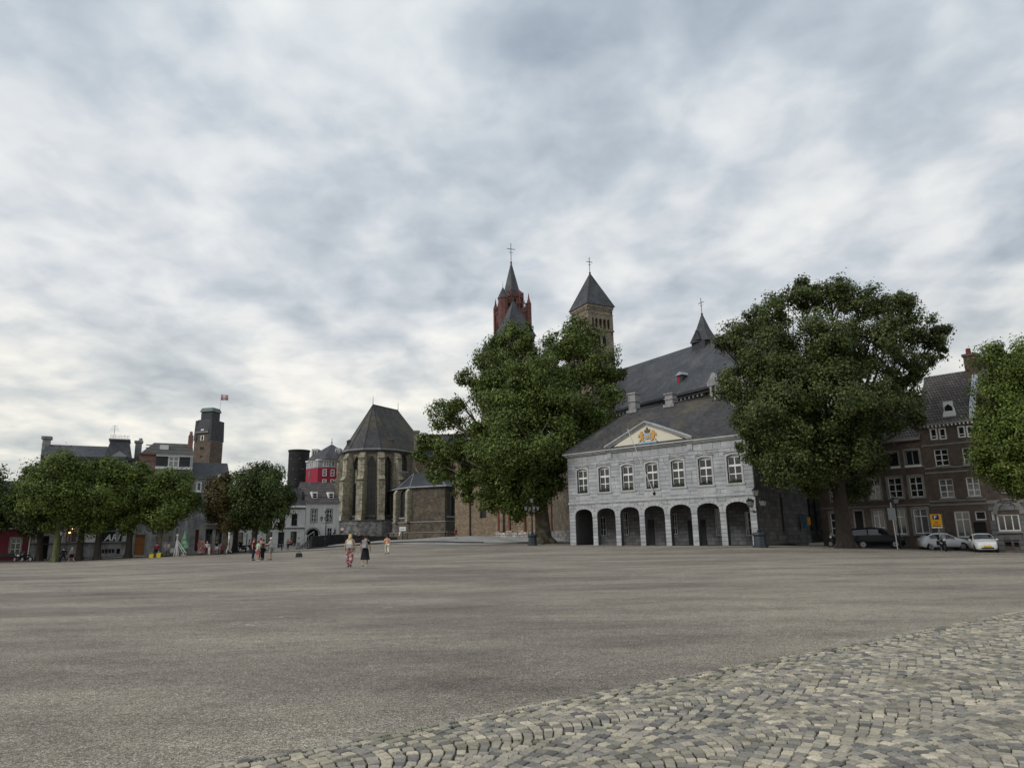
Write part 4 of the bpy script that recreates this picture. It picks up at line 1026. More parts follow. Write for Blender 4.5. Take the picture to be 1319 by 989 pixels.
        MB().box(-.35, L2+.35, -.45, .5, zb-.098, zb+.1).build('plinth_coping', m_surround, o)
        MB().box(-.5, L2+.5, -.9, -.352, -1, zl(686, 135, 545)).build('bench_step', m_darkstone, o)
        MB().box(-.55, L2+.55, -1.0, -.355, zl(686, 135, 545)+.002, zl(686, 135, 545)+.14).build('step_coping', m_surround, o)
    ov = 1.07; cc = sum((c for c in cv), Vector((0, 0)))/6+Vector((0, 2))
    e = [((p-cc)*1.06+cc) for p in cv]; e = [(p.x, p.y, zc-.05) for p in e]; ap = [P(533, 608, 147), P(560, 609, 144)]; ap = [(p.x-C.x, p.y-C.y, zl(609, 146, 545)) for p in ap]
    vs = e+ap; fs = [(0, 1, 6), (1, 2, 6), (2, 3, 7, 6), (3, 4, 7), (4, 5, 7), (5, 0, 6, 7), (5, 4, 3, 2, 1, 0)]
    cro = MB().add(vs, fs).build('chapel_roof', m_slatedk, t)
    b = MB()
    for i in range(5): b.tube((e[i][0], e[i][1], e[i][2]), (e[i+1][0], e[i+1][1], e[i+1][2]), .14, n=6)
    b.tube(e[1], ap[0], .07, n=5); b.tube(e[2], ap[0], .07, n=5); b.tube(e[3], ap[1], .07, n=5); b.build('gutter', m_lead, cro)
    MB().add([(2.5+q[0]*0+q[0], 0, q[1]) for q in rect(-1.2, 1.2, -1, 0)], [(0, 1, 2, 3)])
    # red tower
    T = P(658.5, 345, 193); D = 193; tz = lambda v: P(657, v, D).z-1.6
    tr = MB(); a = 3.8; zt_ = tz(404)
    tr.box(-a, a, -a, a, -1, zt_)
    to = tr.build('red_tower', m_redtower, t); to.location = (T.x-C.x, T.y-C.y, 0); to.rotation_euler = (0, 0, R(20))
    b = MB()
    for side in range(4):
        b.xf = Matrix.Rotation(side*math.pi/2, 4, 'Z')
        for x in (-2.1, 0, 2.1): b.add([(x+q[0], -a-.02, q[1]) for q in gothic(0, 1.2, zt_-9, zt_-4, 2)], [tuple(range(13))])
    b.xf = None; b.build('louvre', m_dark, to)
    b = MB(); b.box(-a-.4, a+.4, -a-.4, a+.4, zt_, zt_+.5)
    for sx in (-1, 1):
        for sy in (-1, 1):
            b.box(sx*a-.55, sx*a+.55, sy*a-.55, sy*a+.55, zt_-11, zt_+2.2); b.lathe([(.75, zt_+2.2), (.3, zt_+3.6), (.02, zt_+5.5)], 6, (sx*a, sy*a))
    for side in range(4):
        b.xf = Matrix.Rotation(side*math.pi/2, 4, 'Z')
        for i in range(7): x = -a+1+i*(2*a-2)/6; b.box(x-.14, x+.14, -a-.3, -a-.05, zt_+.5, zt_+1.9)
        b.box(-a, a, -a-.35, -a, zt_+1.9, zt_+2.15)
        for i in range(5): x = -a+1.4+i*(2*a-2.8)/4; b.lathe([(.16, zt_+2.15), (.02, zt_+3.3)], 4, (x, -a-.15))
    b.xf = None; b.build('parapet', m_redtower, to)
    MB().box(-a-.12, a+.12, -a-.12, a+.12, zt_-.3, zt_-.002).box(-a-.1, a+.1, -a-.1, a+.1, zt_-11, zt_-10.7).build('stone_band', m_surround, to)
    oc = MB(); zo = tz(385); oc.lathe([(3.1, zt_+.4), (3.1, zo), (3.3, zo+.1)], 8, ph=R(22.5)); oo = oc.build('octagon', m_redtower, to)
    b = MB()
    for k in range(8):
        b.xf = Matrix.Rotation(k*math.pi/4, 4, 'Z'); b.prism([(-1.1, zo-.2), (1.1, zo-.2), (0, zo+1.9)], -3.15, -2.3); b.box(-1.4, -1.2, -3.2, -2.8, zt_+.4, zo+1.8); 
    b.xf = None; b.build('gablet', m_redtower, oo)
    b = MB()
    for k in range(8):
        b.xf = Matrix.Rotation(k*math.pi/4, 4, 'Z'); b.add([(q[0], -3.0, q[1]) for q in gothic(0, 1.0, zt_+.9, zo-1.6, .8)], [tuple(range(13))])
    b.xf = None; b.build('opening', m_dark, oo)
    sp_ = MB(); za = tz(338); sp_.lathe([(3.05, zo), (2.5, zo+1.4), (.08, za)], 8, ph=R(22.5)); so = sp_.build('spire', m_slate, to)
    b = MB(); cross(b, 0, 0, za-.4, tz(313)-za+.2, .1); b.build('cross', m_black, so)
    # corner stair turret with its own roof
    st = MB().lathe([(1.5, -1), (1.5, tz(393)), (1.65, tz(393)+.3)], 8, (-a-.2, -a+.2)); sto = st.build('stair_turret', m_redtower, to)
    MB().lathe([(1.7, tz(393)+.3), (.06, tz(377)), (.03, tz(370))], 8, (-a-.2, -a+.2)).build('turret_roof', m_slate, sto)
    # slim spirelet left of the towers
    S = P(628, 690, 170); q = MB(); z1_ = P(628, 462, 170).z-1.6; q.lathe([(1.3, -1), (1.3, z1_)], 8); o = q.build('stair_spirelet', m_gothic, t); o.location = (S.x-C.x, S.y-C.y, 0)
    MB().lathe([(1.5, z1_), (.05, P(628, 438, 170).z-1.6)], 8).build('spirelet_roof', m_slatedk, o)
    return t
gothic_church()
# ------------------------------------------------------------------ town houses
class Facade:
    """one house standing on the line A-B: local x along the street front, y into the house, z up"""
    def __init__(s, LA, LB, u0, u1, name, label, cat='house', vref=690, group=None, zoff=0):
        s0 = fac(LA, LB, u0, vref)[0]; s1 = fac(LA, LB, u1, vref)[0]
        L = math.hypot(LB[0]-LA[0], LB[1]-LA[1]); ex, ey = (LB[0]-LA[0])/L, (LB[1]-LA[1])/L
        s.A = (LA[0]+ex*s0, LA[1]+ey*s0); s.B = (LA[0]+ex*s1, LA[1]+ey*s1); s.L = s1-s0
        s.g = min(G(*s.A), G(*s.B))+zoff; s.rz = math.atan2(ey, ex)
        s.t = thing(name, label, cat, (s.A[0], s.A[1], s.g), s.rz, group)
        s.holes = []; s.wins = []
    def p(s, u, v, off=0): a, z = fac(s.A, s.B, u, v, off); return a, z-s.g
    def r(s, u0, v0, u1, v1):
        um, vm = (u0+u1)/2, (v0+v1)/2; a = s.p(u0, vm)[0]; b = s.p(u1, vm)[0]; zt = s.p(um, v0)[1]; zb = s.p(um, v1)[1]
        return a, b, zb, zt
    def win(s, u0, v0, u1, v1, **k):
        a, b, zb, zt = s.r(u0, v0, u1, v1); zb = max(zb, .12); s.holes.append(rect(a, b, zb, zt)); s.wins.append((a, b, zb, zt, k)); return a, b, zb, zt
    def wall(s, h, m, depth=9, name='front_wall', bm_=None, extra=()):
        hs = [q for q in s.holes if q[0][0] > .02 and q[1][0] < s.L-.02 and q[2][1] < h-.02]
        MB().panel(rect(0, s.L, -.5, h), hs+list(extra), 0, .25, .3).build(name, m, s.t)
        MB().box(.01, s.L-.01, .45, depth, -.5, h-.01).build('rear_wall', bm_ or m_dark, s.t)
        MB().box(0, .3, .301, depth, -.5, h).box(s.L-.3, s.L, .301, depth, -.5, h).build('side_wall', m, s.t)
        for a, b, zb, zt, k in s.wins:
            k = dict(k); sur = k.pop('sur', None); kind = k.pop('kind', 'w'); cc = (a+b)/2
            if kind == 'door':
                d = MB().box(a, b, .16, .24, zb, zt); o = d.build('door', k.get('m', m_void), s.t)
                q = MB(); w = b-a
                for i in range(2):
                    for z0_, z1_ in ((.08, .45), (.5, .92)): q.box(a+w*(.08+.48*i), a+w*(.44+.48*i), .13, .159, zb+(zt-zb)*z0_, zb+(zt-zb)*z1_)
                q.build('door_panels', k.get('m', m_void), o); MB().ball((cc+.12, .1, zb+1.0), .05, n=6).build('handle', m_grey, o)
            elif kind == 'void':
                MB().box(a, b, .2, .24, zb, zt).build('opening', k.get('m', m_void), s.t)
            else: window(s.t, cc, zb, b-a, zt-zb, **k)
            if sur: surround(s.t, cc, zb, b-a, zt-zb, sur)
    def gable(s, h, zr, depth, m, ov=.35, ridge=None, hipL=0, hipR=0, name='roof', x0=0, x1=None, yr=None):
        x1 = s.L if x1 is None else x1; yr = depth/2 if yr is None else yr
        return MB().add([(x0-ov*.2, -ov, h), (x1+ov*.2, -ov, h), (x1+ov*.2, depth+ov, h), (x0-ov*.2, depth+ov, h), (x0+hipL, yr, zr), (x1-hipR, yr, zr)],
                        [(0, 3, 2, 1), (0, 1, 5, 4), (2, 3, 4, 5), (1, 2, 5), (3, 0, 4)]).build(name, m, s.t)
    def band(s, v, u, hgt=.15, pr=.1, m=None, name='string_course', x0=None, x1=None, z=None):
        z = s.p(u, v)[1] if z is None else z
        return MB().box((0 if x0 is None else x0), (s.L if x1 is None else x1), -pr, .02, z, z+hgt).build(name, m or m_surround, s.t)

RA = Vector(XY(1250, 63)); RB = RA+Vector((.70, -.714))*30; RA2 = RA-Vector((.70, -.714))*30
def right_houses():
    sill = (.12, .16, m_surround)
    # brown brick house behind the tree
    A = Facade(RA2, RB, 1050, 1190.5, 'brick_terrace_house', 'dark brown brick terrace house with pale stone window surrounds behind the big tree', vref=600)
    w = dict(nx=2, rows=(.33, .66), fr=m_white, sill=sill, y=.12, fw_=.09)
    wg = dict(w); wg['gl'] = m_curtain
    for r_ in ((1139, 583, 1157, 601), (1166, 580, 1184, 599)): A.win(*r_, nx=2 if r_[0] > 1150 else 1, rows=() , fr=m_surround, sill=(.12, .18, m_white), y=.15, sur=m_surround)
    for r_ in ((1119, 617, 1134, 643), (1144, 615, 1162, 641), (1171.5, 613.5, 1189, 640)): A.win(*r_, sur=m_surround, **w)
    wb = dict(nx=2, rows=(.7,), fr=m_white, gl=m_curtain, sill=sill, y=.12)
    for r_ in ((1125, 657, 1139, 680), (1152, 656, 1167, 688), (1177, 655, 1196, 687)): A.win(*r_, sur=m_surround, **wb)
    A.win(1103, 658, 1113, 700, kind='door', m=m_void, sur=m_surround)
    for r_ in ((1070, 620, 1084, 645), (1095, 618, 1109, 644), (1070, 660, 1084, 690)): A.win(*r_, sur=m_surround, **w)
    h = A.p(1165, 568)[1]; A.wall(h, m_brickbrown, 9); 
    A.band(0, 0, .22, .35, m_surround, 'eaves_gutter', z=h-.02); A.band(651, 1170, .1, .05); A.band(603, 1170, .12, .05)
    zr = A.p(1150, 540, 4)[1]+2.2; A.gable(h+.2, zr, 9, m_rooftile)
    # taller brick house with dormer
    Bh = Facade(RA2, RB, 1190.5, 1263.5, 'tall_brick_house', 'tall dark brick house with a white dormer in its brown tiled roof', vref=600)
    for r_ in ((1198, 551.5, 1207.5, 566.5), (1209.5, 551, 1219, 566), (1233.5, 548.5, 1243.5, 563.5), (1245, 548, 1254.5, 563)): Bh.win(*r_, nx=1, rows=(.3,), fr=m_white, y=-.02, fw_=.12)
    for r_ in ((1203.5, 578, 1222, 600), (1240, 576, 1258, 598)): Bh.win(*r_, sur=None, **w)
    for r_ in ((1210, 616.5, 1228.5, 641), (1245, 614, 1262, 639)): Bh.win(*r_, sur=None, **wg)
    Bh.win(1207, 660, 1217, 700, nx=1, rows=(.75,), fr=m_surround, y=.15, fw_=.14, gl=m_curtain)
    Bh.win(1256, 658, 1270, 669.5, nx=1, rows=(), fr=m_white, y=.1, gl=m_void); Bh.win(1255.5, 672, 1272, 703, kind='door', m=m_void)
    Bh.win(1230.5, 658, 1251, 692, nx=2, rows=(.68,), fr=m_white, gl=m_curtain, y=.12, fw_=.13, sill=sill)
    h = Bh.p(1225, 545.5)[1]; Bh.wall(h, m_brickbrown, 9)
    for v, u in ((573, 1215), (609, 1215), (651, 1215), (603, 1215), (646, 1215)): Bh.band(v, u, .14, .05)
    Bh.band(0, 0, .2, .4, m_surround, 'eaves_gutter', z=h-.02)
    b = MB()
    for i in range(14): x = .25+i*Bh.L/14; b.box(x-.05, x+.05, -.38, 0, h-.2, h-.022)
    b.build('gutter_bracket', m_white, Bh.t)
    zr = Bh.p(1215, 482, 4.5)[1]; rf = Bh.gable(h+.18, zr, 9, m_rooftile, yr=4.5)
    def slope(y): return h+.18+(zr-h-.18)*(y+.35)/4.85
    # dormer
    s, z = Bh.p(1222.5, 536, .8); yd = .12; z0 = slope(yd)
    s1 = Bh.p(1214, 533, yd)[0]; s2 = Bh.p(1231, 532, yd)[0]; zt = Bh.p(1222, 526, yd)[1]; za = Bh.p(1222, 521.5, yd)[1]
    c = (s1+s2)/2; hw = (s2-s1)/2
    MB().panel([(c-hw, z0), (c+hw, z0), (c+hw*.95, zt-.5), (c+hw*.6, zt+.1), (c+hw*.55, za-.15), (c, za+.1), (c-hw*.55, za-.15), (c-hw*.6, zt+.1), (c-hw*.95, zt-.5)], [rect(c-.38, c+.38, z0+.45, z0+1.4)], yd, .2, 2.2).build('dormer', m_white, rf)
    window(rf, c, z0+.45, .76, .95, y=yd+.03, nx=1, rows=(), fr=m_white, fw_=.06)
    # party gable with pale flashing and chimney at the right end
    x = Bh.L-.25; pts = [(-.3, h+.2), (.4, h+1.4), (4.6, zr+.45), (9.2, h+.2)]
    q = MB(); q.add([(x, y, z_) for y, z_ in pts]+[(x+.5, y, z_) for y, z_ in pts], [(0, 1, 2, 3), (7, 6, 5, 4), (0, 4, 5, 1), (1, 5, 6, 2), (2, 6, 7, 3)]); q.build('party_gable', m_zinc, Bh.t)
    cz = Bh.p(1250, 462, 4.5)[1]
    ch = MB().box(x-.5, x+.5, 3.6, 5.2, zr-1.0, cz+.1).box(x-.6, x+.6, 3.5, 5.3, cz+.1, cz+.35); ch.build('chimney', m_brickbrown, Bh.t)
    MB().lathe([(.25, cz+.35), (.2, cz+1.0)], 8, (x-.15, 4.4)).build('chimney_pot', m_rust, Bh.t)
    # stone-fronted house at the right edge
    C = Facade(RA2, RB, 1263.5, 1420, 'stone_fronted_house', 'house with grey block ground floor and a wide arched white window', vref=600)
    C.win(1277, 658, 1280.5, 670, nx=1, rows=(), fr=m_white, y=.1)
    C.win(1284.5, 662, 1314, 684, nx=3, rows=(), fr=m_white, y=.1, fw_=.12, sill=sill)
    C.win(1295, 698, 1303, 703.5, kind='void', m=m_void); C.win(1306.5, 698.5, 1312.5, 704, kind='void', m=m_void)
    for r_ in ((1290, 608, 1309, 633), (1335, 606, 1355, 631), (1290, 570, 1309, 592), (1335, 568, 1355, 590), (1335, 656, 1360, 682)): C.win(*r_, **w)
    zb = C.p(1290, 648)[1]; h = C.p(1290, 545)[1]; C.wall(h, m_brickbrown, 9)
    def bl(a, b_): return [(wd[0]-.05, wd[1]+.05) for wd in C.wins if b_ > wd[2] and a < wd[3]]
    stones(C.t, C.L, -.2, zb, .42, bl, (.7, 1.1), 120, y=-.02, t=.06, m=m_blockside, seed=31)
    C.band(0, 0, .3, .16, m_surround, z=zb)
    a, b_, z0, z1 = C.r(1284.5, 650, 1314, 662); cc = (a+b_)/2; bb = MB()
    for k in range(9): 
        th0, th1 = math.pi*k/9, math.pi*(k+1)/9; W_ = (b_-a)/2
        bb.prism([(cc+W_*math.cos(th0), z0+1.0*math.sin(th0)), (cc+(W_+.35)*math.cos(th0), z0+1.35*math.sin(th0)), (cc+(W_+.35)*math.cos(th1), z0+1.35*math.sin(th1)), (cc+W_*math.cos(th1), z0+1.0*math.sin(th1))], -.16, -.05)
    bb.build('window_arch', m_surround, C.t)
    zr = C.p(1275, 459, 5)[1]; C.gable(h+.1, zr, 10, m_rooftile, yr=5)
right_houses()

LA = Vector(XY(0, 88)); LB = LA+Vector((.885, .465))*60; LA0 = LA-Vector((.885, .465))*40
def left_row():
    sill = (.1, .14, m_surround)
    # maroon house
    H = Facade(LA0, LB, -70, 40.5, 'maroon_house', 'maroon painted house with grey stone window surrounds at the left edge')
    H.win(13, 693, 26.5, 714, nx=2, rows=(.33, .7), fr=m_white, sur=m_surround, sill=sill, y=.12); H.win(17, 671, 31, 679.5, nx=2, rows=(), fr=m_surround, sur=m_surround, y=.12)
    H.win(-20, 695, -6, 716, nx=2, rows=(.33, .7), fr=m_white, sur=m_surround, y=.12); H.win(-18, 672, -4, 681, nx=2, rows=(), fr=m_surround, sur=m_surround, y=.12)
    H.wall(7.6, m_maroon, 8); H.band(681, 20, .16, .08, m_white); H.gable(7.6, 10.2, 8, m_slatedk); H.band(717, 10, .4, .12, m_kerb, 'plinth')
    MB().tube((H.L-.1, -.08, 0), (H.L-.1, -.08, 7.5), .06).build('downpipe', m_white, H.t); s, z = H.p(36, 683); MB().ball((s, -.2, z), .14).build('wall_lamp', m_lampglass, H.t)
    # long grey stone house with mansard pavilion
    S = Facade(LA0, LB, 53, 179, 'grey_stone_townhouse', 'long grey stone townhouse with slate roof, mansard pavilion, iron cresting and antenna', vref=590)
    S.win(45, 676, 49, 699, kind='void', m=m_white); S.win(54, 690, 62, 721, kind='void', m=m_dark)
    S.win(85, 685, 98, 698, nx=3, rows=(), fr=m_darkred, gl=m_curtain, y=.12)
    S.win(105.5, 679, 123, 698, nx=2, rows=(.33, .66), fr=m_white, gl=m_white, y=.1, fw_=.28, bw=.18)
    S.win(131, 672, 150, 698, nx=1, rows=(.55,), fr=m_grey, gl=m_void, y=.1)
    S.win(153, 682, 157, 697, kind='void', m=m_void); S.win(158.5, 681, 162.5, 697, kind='void', m=m_white)
    S.win(130, 706.5, 148, 713, nx=4, rows=(), fr=m_greystone, gl=m_void, y=.1); S.win(150, 706.5, 154.5, 713, kind='void')
    S.win(73.5, 684, 81, 699, kind='void', m=m_white)
    for u in (55, 80, 105, 130, 150, 170): S.win(u-6, 640, u+6, 662, nx=2, rows=(.5,), fr=m_grey, y=.12, sur=m_surround)
    h = S.p(110, 592)[1]; S.wall(h, m_greystone, 10)
    S.band(700, 110, .12, .14, m_kerb); S.band(668, 110, .25, .2, m_greystone); S.band(0, 0, .4, .35, m_slatedk, 'eaves_cornice', z=h-.02)
    zr = S.p(66, 572.5, 4)[1]; rf = S.gable(h+.3, zr, 9, m_slate, yr=4, x1=S.L-2)
    s, z = S.p(61, 563, 4); b = MB(); b.box(s-.42, s+.42, 3.4, 4.4, h, z-.3)
    for k in range(3): b.box(s-.46, s+.46, 3.36, 4.44, z-1.1-k*.75, z-1.0-k*.75)
    b.box(s-.58, s+.58, 3.2, 4.6, z-.32, z+.05); b.build('chimney', m_greystone, S.t)
    s, z = S.p(179, 569, 4); MB().box(s-.42, s+.42, 3.4, 4.4, h, z-.2).box(s-.56, s+.56, 3.3, 4.5, z-.2, z+.1).lathe([(.28, z+.1), (.22, z+.5)], 8, (s+.2, 3.9)).build('chimney', m_greystone, S.t)
    a0, zb = S.p(132, 593, 1); a1, _ = S.p(172, 593, 1); b0, zt = S.p(142.5, 567, 2); b1, _ = S.p(166, 567, 2)
    m = MB().frustum((a0+a1)/2, 3.2, zb-.5, zt, (a1-a0)/2, 3.4, (b1-b0)/2, 2.0).build('mansard_pavilion', m_slate, S.t)
    c = (b0+b1)/2; b = MB().box(b0-.2, b1+.2, 1.0, 5.4, zt, zt+.14); b.build('roof_coping', m_lead, m)
    b = MB()
    for i in range(13): x = b0+(b1-b0)*i/12; b.tube((x, 1.1, zt+.14), (x, 1.1, zt+(.75 if i % 3 == 0 else .6)), .025, n=4)
    for z_ in (.35, .58): b.tube((b0, 1.1, zt+z_), (b1, 1.1, zt+z_), .022, n=4)
    b.build('cresting', m_grey, m)
    b = MB(); b.tube((b0+.3, 3, zt), (b0+.3, 3, zt+2.3), .035, n=5)
    for k in range(4): b.tube((b0-.3+.08*k, 3, zt+1.5+.22*k), (b0+.9-.08*k, 3, zt+1.55+.22*k), .02, n=4)
    b.build('antenna', m_grey, m)
    d0, dz = S.p(144, 596, -.1); d1, dt = S.p(163, 583, -.1); dc = (d0+d1)/2
    MB().box(d0, d1, -.1, 2.2, dz, dt-.55).prism([(d0-.2, dt-.55), (d1+.2, dt-.55), (dc, dt+.2)], -.25, 2).build('pedimented_dormer', m_lead, m)
    # white lettering in the shop window
    for cvu, body, u, v, sz in (('sign_lettering', 'ARI', 134.0, 696.2, 1.15),):
        cu = bpy.data.curves.new(cvu, 'FONT'); cu.body = body; cu.size = sz; cu.extrude = .02; cu.offset = .03; cu.shear = .25
        cu.materials.append(m_white); o = bpy.data.objects.new(cvu, cu); col.objects.link(o); o.parent = S.t; s, z = S.p(u, v); o.location = (s, .04, z); o.rotation_euler = (R(90), 0, 0); o.scale = (.95, 1, 1)
    s, z = S.p(94, 680); b = MB(); b.ball((s, -.25, z), .16); b.ball((s-.3, -.25, z-.55), .12); b.build('wall_lamp', m_bulb, S.t)
    # narrow red brick house
    N = Facade(LA0, LB, 179, 201, 'narrow_red_brick_house', 'narrow red brick house with an arched attic window above an orange oak door', vref=590)
    N.win(185, 594, 193.5, 609, nx=2, rows=(.6,), fr=m_surround, gl=m_curtain, y=.12); N.win(184, 640, 195, 660, nx=2, rows=(.5,), fr=m_grey, y=.12)
    N.win(173.3, 688.5, 186, 715.5, kind='door', m=m_wood, sur=m_surround)
    h = N.p(190, 583)[1]; N.wall(h, m_greystone, 9); zl_ = N.p(190, 668)[1]; MB().panel(rect(.005, N.L-.005, zl_, h-.21), [q for q in N.holes if q[0][1] > zl_], -.03, .05, .028).build('brick_facing', m_brickred, N.t); N.band(0, 0, .25, .12, m_brickred, 'parapet', z=h-.2); z5 = N.p(190, 593)[1]; N.band(0, 0, .14, .08, m_brickred, z=z5)
    a, b_, z0, z1 = N.r(185, 591, 193.5, 594); cc = (a+b_)/2
    MB().add([(q[0], -.012, q[1]) for q in arch(cc, b_-a, z0, z0, .55, 7)[1:]], [tuple(range(9))]).build('arch_head', m_void, N.t)
    # slate mansard house
    K = Facade(LA0, LB, 201, 248.5, 'mansard_house', 'house with slate mansard storey, a white dormer window and red-brown chimney', vref=590)
    K.win(216.5, 588, 230.5, 603, nx=2, rows=(.62,), fr=m_white, gl=m_lampglass, y=-.12, fw_=.14, bw=.1)
    for r_ in ((207, 679, 211, 698), (212, 678, 224, 698), (226, 680, 229, 697)): K.win(*r_, nx=1, rows=(.7,), fr=m_surround, gl=m_glass, y=.12)
    for r_ in ((208, 645, 218, 664), (228, 645, 238, 664)): K.win(*r_, nx=2, rows=(.5,), fr=m_grey, y=.12)
    K.win(244.5, 682, 248, 709, kind='void', m=m_darkred)
    h2 = K.p(225, 604.5)[1]; h = K.p(225, 588)[1]
    K.holes = [q for q in K.holes]
    ws = K.wins; K.wall(h, m_greystone, 9)
    zc = MB(); a, b_, q0, q1 = ws[0][:4]
    zc.box(.02, a-.06, -.09, -.01, h2+.35, h-.02); zc.box(b_+.06, K.L-.1, -.09, -.01, h2+.35, h-.02); zc.build('slate_hanging', m_slatedk, K.t)
    K.band(0, 0, .35, .4, m_white, 'cornice', z=h2); K.band(0, 0, .28, .25, m_white, 'cornice', z=h-.02)
    zr = K.p(222, 571, 4.5)[1]; rf = K.gable(h+.2, zr, 9, m_slatebrown, x0=-2.0, yr=4.5, hipL=1.6)
    s, z = K.p(211, 577, 2.4); MB().box(s-.5, s+.6, 1.6, 3.0, z-.3, z+.35).build('skylight', m_white, rf)
    b = MB()
    for f_ in (.25, .5, .75): y_ = -.3+4.8*f_; z_ = h+.2+(zr-h-.2)*f_; b.box(-1.4, K.L-.2, y_-.06, y_+.06, z_-.02, z_+.12)
    b.build('snow_rail', m_surround, rf)
    MB().box(K.L-.35, K.L+.02, -.3, 4.8, 0, h).prism([(0, 0), (0, 0), (0, 0)], 0, 0).build('party_wall', m_lead, K.t)
    s, z = K.p(246, 562, 3); MB().box(s-.32, s+.32, 2.5, 3.5, h, z+.1).lathe([(.24, z+.1), (.18, z+.7)], 8, (s, 3)).build('chimney', m_brickred, K.t)
    # grey gabled house
    Q = Facade(LA0, LB, 248.5, 297, 'grey_gabled_house', 'grey house with a white curved gable edge and glazed arched shopfront', vref=590)
    Q.win(252.5, 620, 260, 632.5, nx=1, rows=(), fr=m_white, y=.08, fw_=.2); Q.win(266, 650, 271.5, 668, nx=1, rows=(), fr=m_white, y=.08); Q.win(277, 650, 283, 668, nx=1, rows=(), fr=m_white, y=.08)
    Q.win(251, 682, 255.5, 709.5, kind='door', m=m_darkred)
    for r_ in ((264.5, 681, 273.5, 700), (277.5, 681, 286, 700)): Q.win(*r_, nx=2, rows=(.3, .6), fr=m_kerb, gl=m_glass, y=.12)
    h = Q.p(270, 616)[1]; Q.wall(h, m_greystone, 10)
    Q.band(0, 0, .2, .25, m_lead, 'eaves', z=h-.02); Q.band(634, 258, .16, .2, m_white, x1=Q.L*.35)
    zr = Q.p(270, 596, 4)[1]; Q.gable(h+.15, zr, 10, m_slatedk, yr=4)
    s, z = Q.p(265, 676); s2, _ = Q.p(285, 676); MB().box(s, s2, -.9, 0, z, z+.2).box(s, s2, -.9, -.82, z+.2, z+1.0).build('balcony', m_surround, Q.t)
    pts = [Q.p(u, v) for u, v in ((284, 611), (277, 619), (273, 628), (268, 634))]
    b = MB()
    for i in range(3): b.tube((pts[i][0], -.12, pts[i][1]), (pts[i+1][0], -.12, pts[i+1][1]), .22, n=6)
    b.build('gable_edge', m_white, Q.t)
    # white houses
    WA = Vector(XY(338, 117)); WB = WA+Vector((.85, .527))*40
    X = Facade(WA-Vector((.85, .527))*20, WB, 296, 392, 'white_painted_house', 'low white painted house with dark window openings under a slate roof')
    kw = dict(nx=1, rows=(.66,), fr=m_void, gl=m_glass, y=.15, sill=(.08, .12, m_surround))
    for r_ in ((343.5, 665, 351, 676.5), (360, 661.5, 367.5, 676.5), (375.5, 661.5, 383, 676.5), (342.5, 685, 350.5, 702), (374, 684.5, 382, 702), (305, 686, 313, 704), (322, 665, 330, 677), (305, 665, 312, 677)): X.win(*r_, **kw)
    X.win(358, 685, 366, 705, kind='door', m=m_dkgreen); X.win(324, 686, 330, 705, kind='void')
    h = X.p(375, 652.5)[1]; X.wall(h, m_whiteold, 9); X.band(679, 375, .16, .16, m_white); X.band(681, 375, .12, .06, m_kerb); X.band(655.5, 375, .16, .06, m_kerb); X.band(0, 0, .3, .35, m_white, 'cornice', z=h-.1)
    zr = X.p(380, 629, 4)[1]; X.gable(h+.2, zr, 9, m_slatedk, yr=4)
    a, z = X.p(342, 707); a2, _ = X.p(392, 707); b = MB()
    for i in range(16): x = a+(a2-a)*i/15; b.box(x-.03, x+.03, -2.6, -2.54, -.2, .95)
    for z_ in (.3, .9): b.box(a, a2, -2.58, -2.54, z_, z_+.05)
    b.build('forecourt_railing', m_grey, X.t)
    V = Facade(WA-Vector((.85, .527))*20, WB, 392.5, 436, 'white_gatehouse', 'white rendered house with an arched gateway, tall white sash window and small dormers')
    V.win(401, 656, 408, 672, nx=2, rows=(.33, .66), fr=m_white, gl=m_curtain, y=.1, sur=m_surround); V.win(421, 656, 427.5, 672, nx=2, rows=(.33, .66), fr=m_white, y=.1, sur=m_surround)
    V.win(421.5, 680, 427.5, 690, nx=2, rows=(.5,), fr=m_grey, y=.1)
    a, b_, zb, zt = V.r(395.5, 681, 410.5, 693); ar = arch((a+b_)/2, b_-a, .1, zt-(b_-a)/2*.9, (b_-a)/2*.9, 10)
    h = V.p(410, 648.5)[1]; V.wall(h, m_whiteold, 9, extra=[ar]); V.band(0, 0, .25, .2, m_lead, 'eaves', z=h-.05)
    cc = (a+b_)/2; W_ = (b_-a)/2; bb = MB(); zs_ = zt-W_*.9
    for k in range(9):
        t0, t1 = math.pi*k/9, math.pi*(k+1)/9; bb.prism([(cc+W_*math.cos(t0), zs_+.9*W_*math.sin(t0)), (cc+(W_+.28)*math.cos(t0), zs_+(.9*W_+.28)*math.sin(t0)), (cc+(W_+.28)*math.cos(t1), zs_+(.9*W_+.28)*math.sin(t1)), (cc+W_*math.cos(t1), zs_+.9*W_*math.sin(t1))], -.04, .02)
    bb.build('gateway_arch', m_surround, V.t)
    zr = V.p(410, 621, 4.5)[1]; rf = V.gable(h+.15, zr, 9, m_rooftile, yr=4.5)
    for u in (404.5, 425.5):
        s, z = V.p(u, 646, 1.0); z = h+.15+(zr-h-.15)*(.7+.35)/4.85-.15; MB().box(s-.5, s+.5, .7, 2.4, z, z+1.25).build('dormer', m_white, rf); window(rf, s, z+.1, .8, .9, y=.62, nx=1, rows=(.5,), fr=m_white, fw_=.08)
    s, z = V.p(401, 632, 4); MB().box(-.6, -.2, 1, 8, h, z-.3).build('gable_wall', m_slatebrown, V.t)
left_row()

